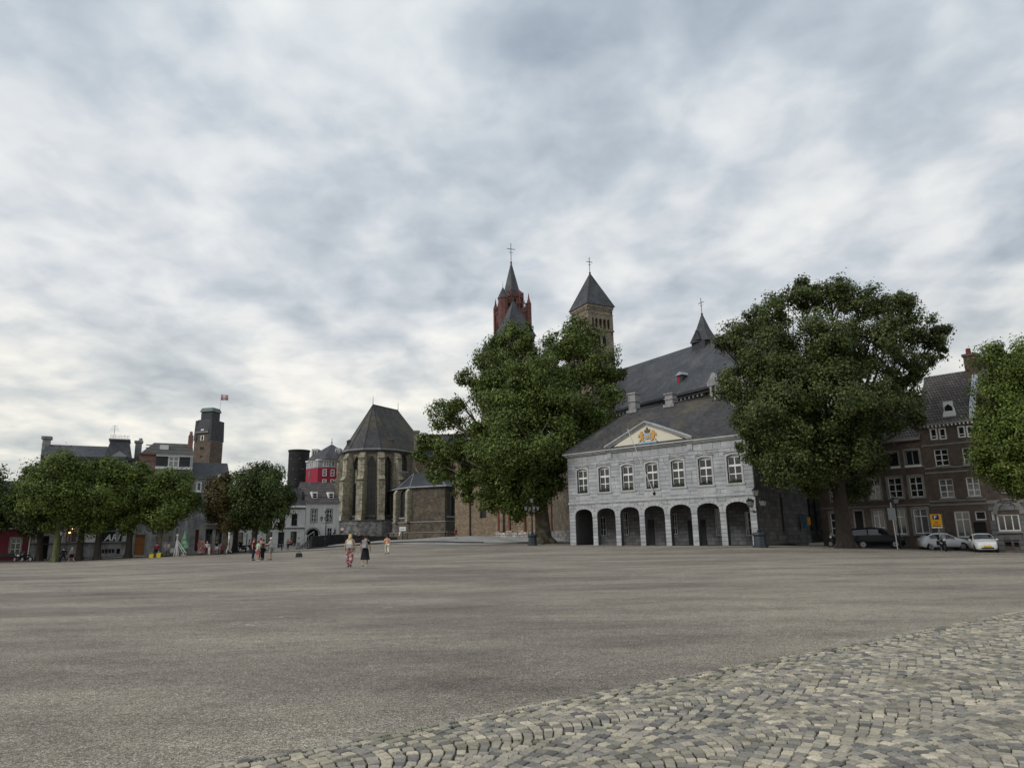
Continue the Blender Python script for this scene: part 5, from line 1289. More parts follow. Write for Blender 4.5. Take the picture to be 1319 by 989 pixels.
# ------------------------------------------------------------------ far buildings on the left
def far_buildings():
    # old brown tower with slate crown and a flag
    D = 165; t = thing('brick_tower', 'tall brown brick tower with dark slate crown and green copper cap', 'tower', on(265, D, 620), R(-14)); g = t.location.z
    z = lambda v: P(266, v, D).z-g; a = 12.2/F*D
    MB().box(-a, a, -a, a, -1, z(570)).box(-a*.72, a*.72, -a*1.02, a*1.02, z(570), z(558)).build('shaft', m_brickdk, t)
    MB().box(-a*.98, -a*.72, -a*.98, a*.98, z(570), z(566)).box(a*.72, a*.98, -a*.98, a*.98, z(570), z(566)).build('white_quoins', m_surround, t)
    for k in (-1, 1):
        b = MB(); x0, x1 = (a*.70, a*1.02); b.add([(k*x0, -a*1.1, z(569)), (k*x1, -a*1.1, z(569)), (k*x1, a*1.1, z(569)), (k*x0, a*1.1, z(569)), (k*x0, -a, z(543)), (k*x1*.98, -a, z(543)), (k*x1*.98, a, z(543)), (k*x0, a, z(543))],
              [(0, 1, 5, 4), (1, 2, 6, 5), (2, 3, 7, 6), (3, 0, 4, 7), (4, 5, 6, 7), (3, 2, 1, 0)]); b.build('slate_wing', m_slatedk, t)
    MB().frustum(0, 0, z(558), z(542), a*.72, a*1.12, a*.76, a*.92).build('slate_skirt', m_slatedk, t)
    MB().box(-a*.75, a*.75, -a*1.2, -a*1.0, z(559), z(558)).build('eaves_line', m_lead, t)
    MB().box(-a*.66, a*.66, -a*.66, a*.66, z(542), z(531)).build('lantern', m_slatedk, t)
    MB().frustum(0, 0, z(531.5), z(526.5), a*.78, a*.78, a*.66, a*.6).build('copper_cap', m_copper, t)
    b = MB(); b.box(-.45, .45, -a*1.02-.08, -a*1.02, z(569), z(562.5)); b.build('window_frame', m_white, t); MB().box(-.22, .22, -a*1.02-.12, -a*1.02-.081, z(568.5), z(563)).build('window_pane', m_dark, t)
    MB().box(-.4, .4, -a*1.14, -a*1.0, z(556.5), z(554.5)).build('hatch', m_white, t)
    MB().box(-.5, .5, -a-.06, -a+.1, z(580), z(577)).build('slit', m_void, t); MB().box(-.3, .3, -a-.06, -a+.1, z(590), z(588)).build('slit', m_void, t)
    f = thing('flag_mast', 'thin white flagpole with pale and red flag flying above the brown tower', 'flag', (t.location.x+1.7, t.location.y+1, g+z(545)), 0); zf = P(281, 506, D).z-f.location.z
    MB().tube((0, 0, 0), (.0, 0, zf), .07, .05, 6).build('pole', m_white, f)
    b = MB(); n_ = 8
    for k, (c0, c1) in enumerate(((0, .55), (.55, 1))):
        vs = []; fs = []
        for i in range(n_+1):
            for cc in (c0, c1):
                x = .08+1.7*i/n_; vs.append((x, .22*math.sin(i*.9), zf-.15-1.45*cc-.25*(i/n_)*(1-cc*.6)))
        fs = [(2*i, 2*i+1, 2*i+3, 2*i+2) for i in range(n_)]; b.add(vs, fs, k)
        b.add([(p[0], p[1]+.02, p[2]) for p in vs], [q[::-1] for q in fs], k)
    b.build('flag_cloth', [mat('flag pale', (.50, .42, .43), .8, var=.1), mat('flag red', (.40, .20, .21), .8, var=.1)], f)
    # dark drum
    D = 172; c = on(380, D); r_ = 13/F*D; t = thing('dark_drum_building', 'plain black cylindrical building beside the crimson house', 'building', c, 0); g = c.z; z1 = P(380, 582, D).z-g
    MB().lathe([(r_, -1), (r_, z1)], 40).build('drum_wall', mat('black cladding', (.018, .018, .02), .8, var=.3, kind='b', kw=dict(bw=1.2, rh=.5, mort=.03, mc=(.03, .03, .032))), t)
    MB().lathe([(r_+.15, z1), (r_+.15, z1+.35)], 40).build('rim', m_void, t); b = MB()
    for i in range(5):
        a = R(-120+i*17); b.box(r_*math.cos(a)-.2, r_*math.cos(a)+.2, r_*math.sin(a)-.12, r_*math.sin(a)+.1, z1-2-(i % 3)*2.5, z1-1.9-(i % 3)*2.5)
    b.build('vent', m_surround, t)
    # crimson building with conical slate roof
    D = 160; t = thing('crimson_building', 'crimson corner building with grey window storey and pointed slate roof', 'building', on(414, D), 0); g = t.location.z
    L = lambda u, d=0: P(u, 620, D+d).x-t.location.x; z = lambda v: P(414, v, D).z-g
    plan = [(L(389.5), 3.0), (L(391), 1.5), (L(412), -2.0), (L(434), -.6), (L(446), 3), (L(446), 10), (L(391), 10)]
    MB().column(plan, -1, z(603)).build('wall', m_crimson, t)
    MB().column([(x*1.0, y) for x, y in plan], z(603)+.01, z(594)).build('upper_storey', m_lead, t)
    MB().column([(x*1.03, y-.25) for x, y in plan], z(594), z(592.5)).build('cornice', m_white, t)
    cx = L(421); zt = z(570)
    MB().lathe([(5.6, z(592.5)), (4.6, z(586)), (.06, zt)], 12, (cx, 3.2)).build('cone_roof', m_slate, t)
    MB().column([(x*.97, y+.3) for x, y in plan], z(592.4), z(586), top=[(x*.8+1.2, y*.8+1.5) for x, y in plan]).build('mansard', m_slate, t)
    MB().tube((cx, 3.2, zt-.2), (cx, 3.2, zt+1.4), .06).ball((cx, 3.2, zt+.4), .2).build('finial', m_black, t)
    def face(u): 
        s = L(u)
        for k in range(1, 4):
            (xa, ya), (xb, yb) = plan[k], plan[k+1]
            if xa <= s <= xb: return s, ya+(yb-ya)*(s-xa)/(xb-xa), math.atan2(yb-ya, xb-xa)
        return s, 0, 0
    for u0, u1, v0, v1, mm in ((396, 400, 606.5, 614, m_surround), (396, 400, 620, 624, m_surround), (417.5, 422.5, 605, 614, m_white), (427, 431.5, 605.5, 614, m_white), (417.5, 422.5, 618, 625, m_white), (427, 431.5, 618, 625, m_white),
                               (397.5, 402, 595, 601, m_white), (404, 409.5, 594.8, 601, m_white), (418, 425, 594.5, 601.5, m_white), (427, 432, 594.5, 601.5, m_white)):
        s, y, rz = face((u0+u1)/2); w = (u1-u0)/F*D; o = window(t, 0, 0, w, z(v0)-z(v1), y=-.12, nx=2 if w > .9 else 1, rows=(.5,), fr=mm, gl=m_curtain, fw_=.12, fd=.1); o.location = (s, y, z(v1)); o.rotation_euler = (0, 0, rz)
    for u, w in ((402, 1.5), (433, 1.1)):
        o = MB().box(-w/2, w/2, 0, 2.5, 0, 2.5).build('dormer', m_lead, t); o.location = (L(u), 1.2 if u < 410 else .2, z(591)); q = window(o, 0, .3, w*.8, 1.9, y=-.08, nx=2, rows=(), fr=m_white, fw_=.1)
far_buildings()

# retaining wall and ramp in front of the choir
def retaining():
    P0, P1, P2 = Vector(XY(402, 118)), Vector(XY(440, 124)), Vector(XY(512, 127)); t = thing('retaining_wall', 'low dark stone retaining wall in front of the gothic choir', 'wall', (P0.x, P0.y, G(P0.x, P0.y)), 0)
    b = MB(); O = Vector((P0.x, P0.y)); g0 = t.location.z
    top = [P(402, 690.5, 118).z, P(440, 688, 124).z, P(512, 691.5, 127).z]
    for (a, c, za, zc) in ((P0, P1, top[0], top[1]), (P1, P2, top[1], top[2])):
        n_ = int((c-a).length/1.1)
        for i in range(n_):
            p, q = a.lerp(c, i/n_), a.lerp(c, (i+1)/n_); d = (q-p).normalized(); nn = Vector((-d.y, d.x))*.5; z0 = min(G(p.x, p.y), G(q.x, q.y))-.5; z1 = za+(zc-za)*(i+.5)/n_
            pts = [p-O, q-O-d*.03, q-O-d*.03+nn, p-O+nn]
            b.add([(r.x, r.y, z0-g0) for r in pts]+[(r.x, r.y, z1-g0) for r in pts], [(0, 3, 2, 1), (4, 5, 6, 7), (0, 1, 5, 4), (1, 2, 6, 5), (2, 3, 7, 6), (3, 0, 4, 7)])
    b.build('wall_body', mat('black basalt wall', (.028, .028, .03), .9, var=.5, vscale=2, bump=.6, bscale=4), t)
    r0, r1 = Vector(XY(383, 118)), Vector(XY(404, 119)); c = MB(); zs = [G(r0.x, r0.y), P(404, 690.5, 118).z]
    w = Vector((0, 2.2)); pts = [r0-O, r1-O, r1-O+w, r0-O+w]
    c.add([(p.x, p.y, -1) for p in pts]+[(pts[0].x, pts[0].y, zs[0]-g0+.1), (pts[1].x, pts[1].y, zs[1]-g0), (pts[2].x, pts[2].y, zs[1]-g0), (pts[3].x, pts[3].y, zs[0]-g0+.1)], [(0, 3, 2, 1), (4, 5, 6, 7), (0, 1, 5, 4), (1, 2, 6, 5), (2, 3, 7, 6), (3, 0, 4, 7)])
    c.build('ramp', m_plinth, t)
    h = MB(); h.tube((pts[0].x, pts[0].y, zs[0]-g0+.9), (pts[1].x, pts[1].y, zs[1]-g0+.8), .05, n=5)
    for f_ in (0, .33, .66, 1): p = pts[0].lerp(pts[1], f_); z = zs[0]+(zs[1]-zs[0])*f_-g0; h.tube((p.x, p.y, z), (p.x, p.y, z+.88), .035, n=5)
    h.build('handrail', m_grey, t)
retaining()

# ------------------------------------------------------------------ trees
def leaves(name, m, lobes, nleaf, size, parent, seed, puff=.26, shell=.55, droop=0.0):
    nleaf = int(nleaf*1.7); size = size*.78
    """leaf-sized quads in clumps through the crown: lobes = [(centre, rx, ry, rz)] in the tree's own space"""
    rg = np.random.default_rng(seed); vol = np.array([l[1]*l[2]*l[3] for l in lobes])**(2/3); frac = vol/vol.sum()
    P_, N_ = [], []
    for (c, rx, ry, rz), f in zip(lobes, frac):
        n = int(nleaf*f); rm = (rx+ry+rz)/3; pr = min(puff*rm, 1.2)*1.15+.2; npf = max(8, int(4.2*(rm/pr)**2))
        d = rg.normal(size=(npf, 3)); d /= np.linalg.norm(d, axis=1)[:, None]
        rad = (shell+(1-shell)*rg.random(npf)**.6); pc = d*rad[:, None]*np.array([rx, ry, rz])*(.92+.2*rg.random(npf))[:, None]
        w = rg.random(npf)**.9+.18; w /= w.sum(); idx = rg.choice(npf, n, p=w)
        e = rg.normal(size=(n, 3)); e /= np.linalg.norm(e, axis=1)[:, None]; e *= (rg.random(n)**.55)[:, None]*1.15*pr*np.array([1.05, 1.05, .95])
        e *= (.6+.75*rg.random(npf))[idx][:, None]; e *= np.where(rg.random(n) < .07, 1.5, 1.0)[:, None]
        P_.append(pc[idx]+e+np.array(c)); N_.append(d[idx]*.7+e/pr*.8+np.array([0, 0, .28]))
    Pn = np.concatenate(P_); Nn = np.concatenate(N_); n = len(Pn)
    Nn += rg.normal(size=(n, 3))*.55; Nn /= np.linalg.norm(Nn, axis=1)[:, None]
    a = np.cross(Nn, rg.normal(size=(n, 3))); a /= np.linalg.norm(a, axis=1)[:, None]; b = np.cross(Nn, a)
    s = size*(.6+.8*rg.random(n))[:, None]
    V = np.stack([Pn-a*s*.55, Pn-b*s*.42+Nn*s*.08, Pn+a*s*.6, Pn+b*s*.42+Nn*s*.08], 1).reshape(-1, 3)
    me = bpy.data.meshes.new(name); me.vertices.add(4*n); me.vertices.foreach_set('co', V.astype(np.float32).ravel())
    me.loops.add(4*n); me.loops.foreach_set('vertex_index', np.arange(4*n, dtype=np.int32)); me.polygons.add(n)
    me.polygons.foreach_set('loop_start', np.arange(0, 4*n, 4, dtype=np.int32)); me.polygons.foreach_set('loop_total', np.full(n, 4, dtype=np.int32))
    me.materials.append(m); me.update(calc_edges=True)
    o = bpy.data.objects.new(name, me); col.objects.link(o); o.parent = parent; return o
def tree(label, u, D, lobes_px, nleaf, size, lm, bark, tr, th_v, seed, name='plane_tree', group=None, depth=None, shell=.5, cat='tree', fork=.45, puff=.26, vbase=700):
    base = on(u, D, vbase); t = thing(name, label, cat, base, 0, group); rr = random.Random(seed); lob = []
    for q in lobes_px:
        uu, vv, rp = q[:3]; dd = q[3] if len(q) > 3 else rr.uniform(-.3, .3)*rp/F*D; p = P(uu, vv, D+dd)-base; r_ = rp/F*D; lob.append((tuple(p), r_, r_*1.0, r_*.92))
    leaves('crown', lm, lob, nleaf, size, t, seed, shell=shell, puff=puff)
    # trunk and limbs
    zt = P(u, th_v, D).z-base.z; cx = sum(l[0][0]*l[1] for l in lob)/sum(l[1] for l in lob); cy = sum(l[0][1]*l[1] for l in lob)/sum(l[1] for l in lob)
    T = MB(); top = Vector((cx*.12, cy*.12, zt)); 
    pts = [(0, 0, -.3), (0, 0, .25), (top.x*.2, top.y*.2, zt*.35), (top.x*.6, top.y*.6, zt*.7), tuple(top)]
    T.path(pts, [tr*1.55, tr*1.18, tr*.95, tr*.88, tr*.8], 12)
    for k in range(5):    # root flare
        a = k*1.256+rr.random(); T.path([(math.cos(a)*tr*.6, math.sin(a)*tr*.6, .9), (math.cos(a)*tr*1.2, math.sin(a)*tr*1.2, .2), (math.cos(a)*tr*1.8, math.sin(a)*tr*1.8, -.2)], [tr*.25, tr*.38, tr*.25], 6)
    to = T.build('trunk', bark, t, smooth=True)
    Bm = MB()
    for (c, rx, ry, rz) in lob:
        c = Vector(c); s = top*rr.uniform(.75, 1.0) if len(lob) > 3 else top*.9; s = Vector((top.x, top.y, zt*rr.uniform(.8, 1))); mid = s.lerp(c, .5)+Vector((rr.uniform(-.1, .1)*rx, rr.uniform(-.1, .1)*rx, rx*.12)); r0 = tr*min(.55, .22+.06*rx)
        Bm.path([s, mid, c+Vector((0, 0, rz*.2))], [r0, r0*.6, r0*.25], 7)
        for k in range(7 if len(lob) > 4 else 9):
            d = Vector((rr.gauss(0, 1), rr.gauss(0, 1), rr.gauss(.35, .8))).normalized(); e = c+Vector((d.x*rx*.85, d.y*ry*.85, d.z*rz*.85)); s2 = mid.lerp(c, rr.uniform(.2, 1))
            Bm.path([s2, s2.lerp(e, .5)+Vector((0, 0, .1*rx)), e], [r0*.32, r0*.2, r0*.07], 5)
    Bm.build('limbs', bark, t, smooth=True)
    return t
def trees():
    C = [(664, 437, 27), (642, 463, 33), (690, 470, 22, 3), (745, 436, 30), (718, 446, 24, 2), (771, 470, 30), (783, 508, 20, -2), (792, 482, 13, 0), (700, 490, 42, -5), (655, 515, 46, -4), (735, 525, 50, -4), (680, 565, 52, -7), (640, 590, 40, -3), (722, 580, 38, -4), (762, 540, 28, -1),
         (690, 620, 34, -3), (655, 630, 34, -2), (668, 655, 16, -2), (706, 612, 26, 0), (610, 560, 26), (600, 487, 12), (612, 497, 10), (628, 500, 24), (572, 535, 23, 0), (592, 520, 10), (549, 570, 17), (540, 590, 10, 0), (578, 582, 28, 1), (566, 606, 20, 1), (598, 622, 18, 0), (604, 640, 10, 0), (630, 645, 18, -2), (700, 520, 40, 6), (660, 560, 40, 7), (740, 490, 34, 6), (618, 600, 26, 3), (690, 590, 30, 8)]
    tree('great spreading plane tree standing left of the grey guard house', 700, 87, C, 125000, .30, m_leafA, m_bark, .95, 640, 11, shell=.35, puff=.2)
    K = [(1033, 380, 27), (1072, 384, 30), (1000, 402, 26), (1108, 390, 28), (1148, 396, 24), (1166, 388, 14), (1176, 424, 26), (1204, 436, 18), (1216, 425, 9), (1212, 455, 9), (1196, 462, 11, 0), (948, 436, 25), (925, 440, 9), (975, 420, 24), (1000, 460, 42, -3), (1060, 440, 40, -4), (1118, 445, 44, -3), (1165, 470, 28),
         (960, 492, 34, -2), (1012, 525, 48, -5), (1075, 512, 50, -6), (1128, 520, 42, -3), (1162, 515, 24), (1180, 540, 12, 0), (965, 545, 28, -2), (980, 580, 26, -1), (1020, 590, 38, -4), (1072, 585, 42, -4), (1112, 580, 26, -1), (1125, 600, 14, 0), (1045, 622, 22, 0), (1088, 628, 20, 2), (1000, 615, 14, 0), (1110, 625, 14, 3), (1060, 470, 46, 5), (1030, 540, 44, 6), (1100, 550, 40, 5), (990, 480, 30, 5), (1080, 600, 30, 6)]
    tree('very large dark leaved tree with thick trunk right of the grey guard house', 1089, 60, K, 125000, .22, m_leafB, m_barkdk, .62, 610, 12, name='chestnut_tree', shell=.4, puff=.19, vbase=704)
    E_ = [(1300, 470, 34), (1330, 480, 50), (1285, 510, 32), (1300, 545, 38), (1275, 560, 18), (1330, 560, 50), (1290, 590, 32), (1310, 605, 30), (1272, 600, 12), (1345, 610, 40), (1380, 520, 60), (1318, 622, 18)]
    tree('bright green tree cut off by the right edge of the photo', 1365, 46, E_, 60000, .17, m_leafC, m_bark, .35, 620, 13, name='lime_tree', shell=.5, puff=.24)
    g = 'clipped plane trees along the left side of the square'
    row = [(-25, 83, [(-14, 632, 26), (-30, 640, 32), (-2, 655, 24), (-20, 668, 24)], 14000, m_leafE, 'leftmost clipped plane tree, mostly outside the left edge'),
           (50, 84, [(34, 650, 22), (52, 640, 22), (44, 668, 22)], 13000, m_leafE, 'clipped plane tree in front of the end of the maroon house'),
           (72, 82, [(50, 618, 26), (74, 606, 26), (98, 612, 22), (80, 632, 34), (52, 650, 26), (98, 628, 20), (78, 664, 24), (95, 655, 22), (36, 640, 16)], 30000, m_leafC, 'highest crowned clipped plane tree with the mossy trunk beside the single lantern'),
           (102, 84, [(112, 640, 24), (118, 662, 24), (106, 655, 22)], 13000, m_leafE, 'dark clipped plane tree between the mossy trunk and the ARI window'),
           (125, 84, [(128, 622, 20), (142, 610, 22), (120, 610, 17), (140, 634, 30), (130, 658, 24), (152, 648, 20)], 24000, m_leafC, 'round clipped plane tree just left of the ARI window'),
           (165, 85, [(172, 614, 20), (168, 642, 26), (180, 640, 18), (164, 666, 20)], 19000, m_leafC, 'clipped plane tree between the ARI window and the orange door'),
           (203, 86, [(204, 640, 24), (228, 640, 24), (217, 622, 24), (198, 620, 14), (213, 660, 27), (240, 652, 18), (196, 654, 18)], 28000, m_leafC, 'clipped plane tree in front of the mansard house'),
           (289, 88, [(286, 628, 18), (290, 645, 22), (280, 658, 16), (296, 668, 14)], 13000, m_leafD, 'thin brownish clipped plane tree with bronzed leaves'),
           (302, 92, [(308, 640, 14), (304, 660, 16)], 7000, m_leafE, 'slim dark clipped plane tree squeezed behind its brownish neighbour'),
           (326, 88, [(320, 632, 24), (340, 615, 22), (338, 640, 31), (322, 660, 22), (348, 662, 20), (356, 635, 16)], 26000, m_leafE, 'rightmost clipped plane tree, dark and round, before the white houses')]
    for i, (u, D, lob, n, lm, lab) in enumerate(row):
        tree(lab, u, D, lob, n, .26, lm, m_barkgreen if u == 72 else (m_bark if u in (203, 289) else m_barkdk), .36, 672, 40+i, name='clipped_plane_tree', group=g, shell=.45, puff=.3, vbase=715)
trees()
# ------------------------------------------------------------------ people
dg = None
def skin(name, vs, es, rs, m, parent, sub=1, root=0):
    me = bpy.data.meshes.new(name); me.from_pydata([tuple(v) for v in vs], es, []); o = bpy.data.objects.new(name, me); col.objects.link(o)
    md = o.modifiers.new('s', 'SKIN'); md.use_smooth_shade = True; md.branch_smoothing = .4
    sv = me.skin_vertices[0].data
    for i, r_ in enumerate(rs):
        sv[i].radius = r_ if isinstance(r_, tuple) else (r_, r_); sv[i].use_root = (i == root)
    if sub: s2 = o.modifiers.new('d', 'SUBSURF'); s2.levels = sub; s2.render_levels = sub
    bpy.context.view_layer.update(); d = bpy.context.evaluated_depsgraph_get()
    me2 = bpy.data.meshes.new_from_object(o.evaluated_get(d)); o.modifiers.clear(); o.data = me2; bpy.data.meshes.remove(me)
    me2.materials.clear(); me2.materials.append(m); me2.polygons.foreach_set('use_smooth', [True]*len(me2.polygons))
    me2.name = name
    if parent: o.parent = parent
    return o
m_skin = pmat('skin', (.45, .27, .19), .6); m_skin2 = pmat('skin darker', (.28, .16, .10), .6)
def cloth(n, c): return pmat('cloth '+n, c, .9, var=.15, vscale=6)
CL = {k: cloth(k, v) for k, v in dict(black=(.012, .012, .014), white=(.62, .62, .60), grey=(.22, .22, .23), maroon=(.16, .02, .04), magenta=(.25, .02, .09), pink=(.42, .16, .17), peach=(.68, .36, .20), cream=(.6, .56, .46), mint=(.30, .52, .38),
      navy=(.02, .03, .06), brown=(.10, .06, .04), red=(.3, .03, .03), yellow=(.62, .50, .04), blue=(.05, .10, .2), ltgrey=(.42, .42, .44), green=(.12, .35, .16)).items()}
m_hair = {k: pmat('hair '+k, v, .7) for k, v in dict(blond=(.50, .38, .19), dark=(.02, .015, .012), brown=(.07, .04, .025), grey=(.35, .34, .33), fair=(.62, .55, .42)).items()}
m_floral = mat('floral print trousers', (.22, .03, .05), .9, var=0.05, c2=(.62, .52, .48), c2s=8)
def lerp3(a, b, t): return tuple(a[i]+(b[i]-a[i])*t for i in range(3))
def person(label, u, v, D, H=1.7, rz=0, top='black', bottom='grey', hair='dark', long_hair=False, pose='walk', stride=.5, sleeves='short', legs='long', shoes='black', hat=None, pack=None, detail=False, build=1.0, skin_=None, zoff=0, group=None, bag=None, arms=None):
    """standing, walking or sitting figure facing local +y, one continuous skinned body; clothes, hair and what they wear are its children"""
    p = on(u, D, v); t = thing('person', label, 'person', p+Vector((0, 0, zoff)), R(rz), group); S = H; sm = skin_ or m_skin
    w = build; sit = pose == 'sit'
    hz = .28 if sit else .52
    def K(x, y, z): return (x*S, y*S, (z-(.24 if sit else 0))*S)
    lean = .06 if pose == 'bend' else .01
    if pose == 'bend': lean = .22
    tor = lambda z: (0, lean*((z-.52)/.3), z - (lean**2*.6 if z > .6 else 0))
    pel = K(*tor(.52)); wai = K(*tor(.60)); che = K(*tor(.73)); sho = K(*tor(.80)); nec = K(*tor(.845)); chin = K(tor(.88)[0], tor(.88)[1]+.012, tor(.88)[2]); hd = K(tor(.92)[0], tor(.92)[1]+.015, tor(.92)[2]); crn = K(tor(.97)[0], tor(.97)[1]+.008, tor(.97)[2])
    vs = [pel, wai, che, sho, nec, chin, hd, crn]; rs = [(.078*S*w, .06*S*w), (.068*S*w, .055*S*w), (.085*S*w, .062*S*w), (.06*S*w, .045*S*w), .030*S, .042*S, (.047*S, .056*S), .028*S]
    es = [(i, i+1) for i in range(7)]
    J = {}
    for sx in (-1, 1):
        sh = K(sx*.108*w, tor(.80)[1], tor(.80)[2]-.005)
        f = sx*stride*.5
        if arms == 'fwd': el = K(sx*.13*w, tor(.8)[1]+.08, .68); wr = K(sx*.09, tor(.8)[1]+.20, .70)
        elif arms == 'up' : el = K(sx*.14*w, tor(.8)[1]+.05, .67); wr = K(sx*.06, tor(.8)[1]+.08, .80)
        elif pose == 'bend' or sit: el = K(sx*.135*w, tor(.8)[1]+.05, .66); wr = K(sx*.08, tor(.8)[1]+.16, .55)
        else: el = K(sx*.145*w, -f*.10, .64); wr = K(sx*.15*w, -f*.16+.035, .50)
        ha = lerp3(el, wr, 1.22); i0 = len(vs); vs += [sh, el, wr, ha]; rs += [.036*S*w, .026*S*w, .018*S, (.022*S, .014*S)]; es += [(3, i0), (i0, i0+1), (i0+1, i0+2), (i0+2, i0+3)]
        J['sh', sx], J['el', sx], J['wr', sx], J['ha', sx] = sh, el, wr, ha
        if detail:
            d = Vector(ha)-Vector(wr); d.normalize(); side = Vector((0, 1, 0)).cross(d).normalized(); fwd = Vector((0, 1, 0)); fl = [.040, .046, .044, .034]
            for q in range(4):
                a = Vector(ha)+fwd*(q-1.5)*.0105*S; b_ = a+d*fl[q]*S*.5-side*sx*.004; c_ = a+d*fl[q]*S*.9-side*sx*.014; k0 = len(vs); vs += [tuple(b_), tuple(c_)]; rs += [.0062*S, .005*S]; es += [(i0+3, k0), (k0, k0+1)]
            a = Vector(wr).lerp(Vector(ha), .45)+fwd*.022*S; b_ = a+d*.03*S+fwd*.008*S; k0 = len(vs); vs += [tuple(a), tuple(b_)]; rs += [.0068*S, .0055*S]; es += [(i0+2, k0), (k0, k0+1)]
        hp = K(sx*.052*w, tor(.5)[1], .50)
        if sit: kn = K(sx*.07, .25, .50); an = K(sx*.075, .27, .25+.03); to_ = K(sx*.08, .35, .255)
        elif pose == 'walk':
            g = -f
            kn = K(sx*.052, g*.22+.03, .285); an = K(sx*.045, g*.42-(.05 if g < 0 else 0), .045+(.04 if g < 0 else 0)); to_ = K(sx*.05, g*.42+.085-(.05 if g < 0 else 0), .016)
        else: kn = K(sx*.06, .012, .28); an = K(sx*.062, -.01, .045); to_ = K(sx*.075, .085, .016)
        i0 = len(vs); vs += [hp, kn, an, to_]; rs += [.060*S*w, .036*S*w, .021*S, .018*S]; es += [(0, i0), (i0, i0+1), (i0+1, i0+2), (i0+2, i0+3)]
        J['hp', sx], J['kn', sx], J['an', sx], J['to', sx] = hp, kn, an, to_
    skin('body', vs, es, rs, sm, t)
    def ch(nm, pts, rr, m_):
        v2, e2, r2 = [], [], []
        for chain, rad in zip(pts, rr):
            for k, (q, ra) in enumerate(zip(chain, rad)):
                if q in v2: idx = v2.index(q)
                else: v2.append(q); r2.append(ra); idx = len(v2)-1
                if k: e2.append((prev, idx))
                prev = idx
        return skin(nm, v2, e2, r2, m_, t)
    tm = top if not isinstance(top, str) else CL[top]; bm_ = bottom if not isinstance(bottom, str) else CL[bottom]
    k = 1.16*w
    ch_pts = [[pel, wai, che, sho]]; rr = [[(.088*S*k, .070*S*k), (.074*S*k, .060*S*k), (.088*S*k, .066*S*k), (.066*S*k, .048*S*k)]]
    if sleeves != 'none':
        for sx in (-1, 1):
            e_ = J['el', sx]
            if sleeves == 'short': e_ = lerp3(J['sh', sx], e_, .75); ch_pts.append([sho, J['sh', sx], e_]); rr.append([(.066*S*k, .048*S*k), .043*S*k, .037*S*k])
            else: ch_pts.append([sho, J['sh', sx], e_, lerp3(e_, J['wr', sx], .95)]); rr.append([(.066*S*k, .048*S*k), .043*S*k, .034*S*k, .026*S*k])
    ch('top', ch_pts, rr, tm)
    if legs in ('long', 'short', 'wide'):
        pts, rr = [], []
        for sx in (-1, 1):
            kn, an = J['kn', sx], J['an', sx]; W_ = 1.4 if legs == 'wide' else 1.0
            if legs == 'short': pts.append([pel, J['hp', sx], lerp3(J['hp', sx], kn, .92)]); rr.append([(.086*S*k, .07*S*k), .068*S*k, .054*S*k])
            else: pts.append([pel, J['hp', sx], kn, lerp3(kn, an, .93)]); rr.append([(.086*S*k, .07*S*k), .067*S*k, .045*S*k*W_, .036*S*k*W_])
        ch('trousers', pts, rr, bm_)
    else:
        hem = {'skirt': .20, 'dress': .10}[legs]; z0 = J['hp', 1][2]+.06*S; b = MB(); n_ = 16; prof = [(.085, z0), (.105, z0-.08*S), (.115, z0-.2*S), (.135, hem*S)]
        vs2 = []; 
        for r_, z_ in prof:
            for i in range(n_): a = 2*math.pi*i/n_; f_ = 1+.07*math.sin(a*4)*(z0-z_)/S*2; vs2.append((r_*S*k*f_*math.cos(a)*.95, r_*S*k*f_*math.sin(a)*.9, z_))
        b.add(vs2, [(j*n_+i, j*n_+(i+1) % n_, (j+1)*n_+(i+1) % n_, (j+1)*n_+i) for j in range(3) for i in range(n_)]+[tuple(range(n_)), tuple(range(4*n_-1, 3*n_-1, -1))]); b.build('skirt', bm_, t, smooth=True)
    for sx in (-1, 1):
        a, q = Vector(J['an', sx]), Vector(J['to', sx]); b = MB(); d = (q-a); d.z = 0; b.path([a+Vector((0, -.02*S, -.024*S)), a+d*.4+Vector((0, 0, -.020*S)), q+Vector((0, .012*S, 0))], [.026*S, .027*S, .019*S], 8)
        b.build('shoe', CL[shoes], t, smooth=True)
    if hair:
        b = MB(); h = Vector(hd); b.ball((h.x, h.y-.010*S, h.z+.014*S), .054*S, .060*S, .058*S, 12)
        if long_hair: b.path([h+Vector((0, -.03*S, .02*S)), h+Vector((0, -.055*S, -.05*S)), h+Vector((0, -.055*S, -.15*S))], [.045*S, .052*S, .026*S], 10)
        b.build('hair', m_hair[hair], t, smooth=True)
    if hat:
        h = Vector(crn); MB().lathe([(.085*S, h.z-.03*S), (.084*S, h.z-.022*S), (.056*S, h.z-.018*S), (.05*S, h.z+.02*S), (.02*S, h.z+.03*S)], 12, (h.x, h.y)).build('hat', CL[hat], t, smooth=True)
    # face: nose, eyes, mouth and ears
    h = Vector(hd); b = MB(); b.ball((h.x, h.y+.058*S, h.z-.008*S), .007*S, .010*S, .012*S, 6)
    for sx in (-1, 1): b.ball((h.x+sx*.048*S, h.y, h.z-.006*S), .006*S, .01*S, .017*S, 6)
    b.build('nose_and_ears', sm, t)
    b = MB()
    for sx in (-1, 1): b.ball((h.x+sx*.018*S, h.y+.050*S, h.z+.006*S), .006*S, .005*S, .004*S, 6)
    b.ball((h.x, h.y+.050*S, h.z-.030*S), .014*S, .006*S, .003*S, 6); b.build('eyes_and_mouth', CL['brown'], t)
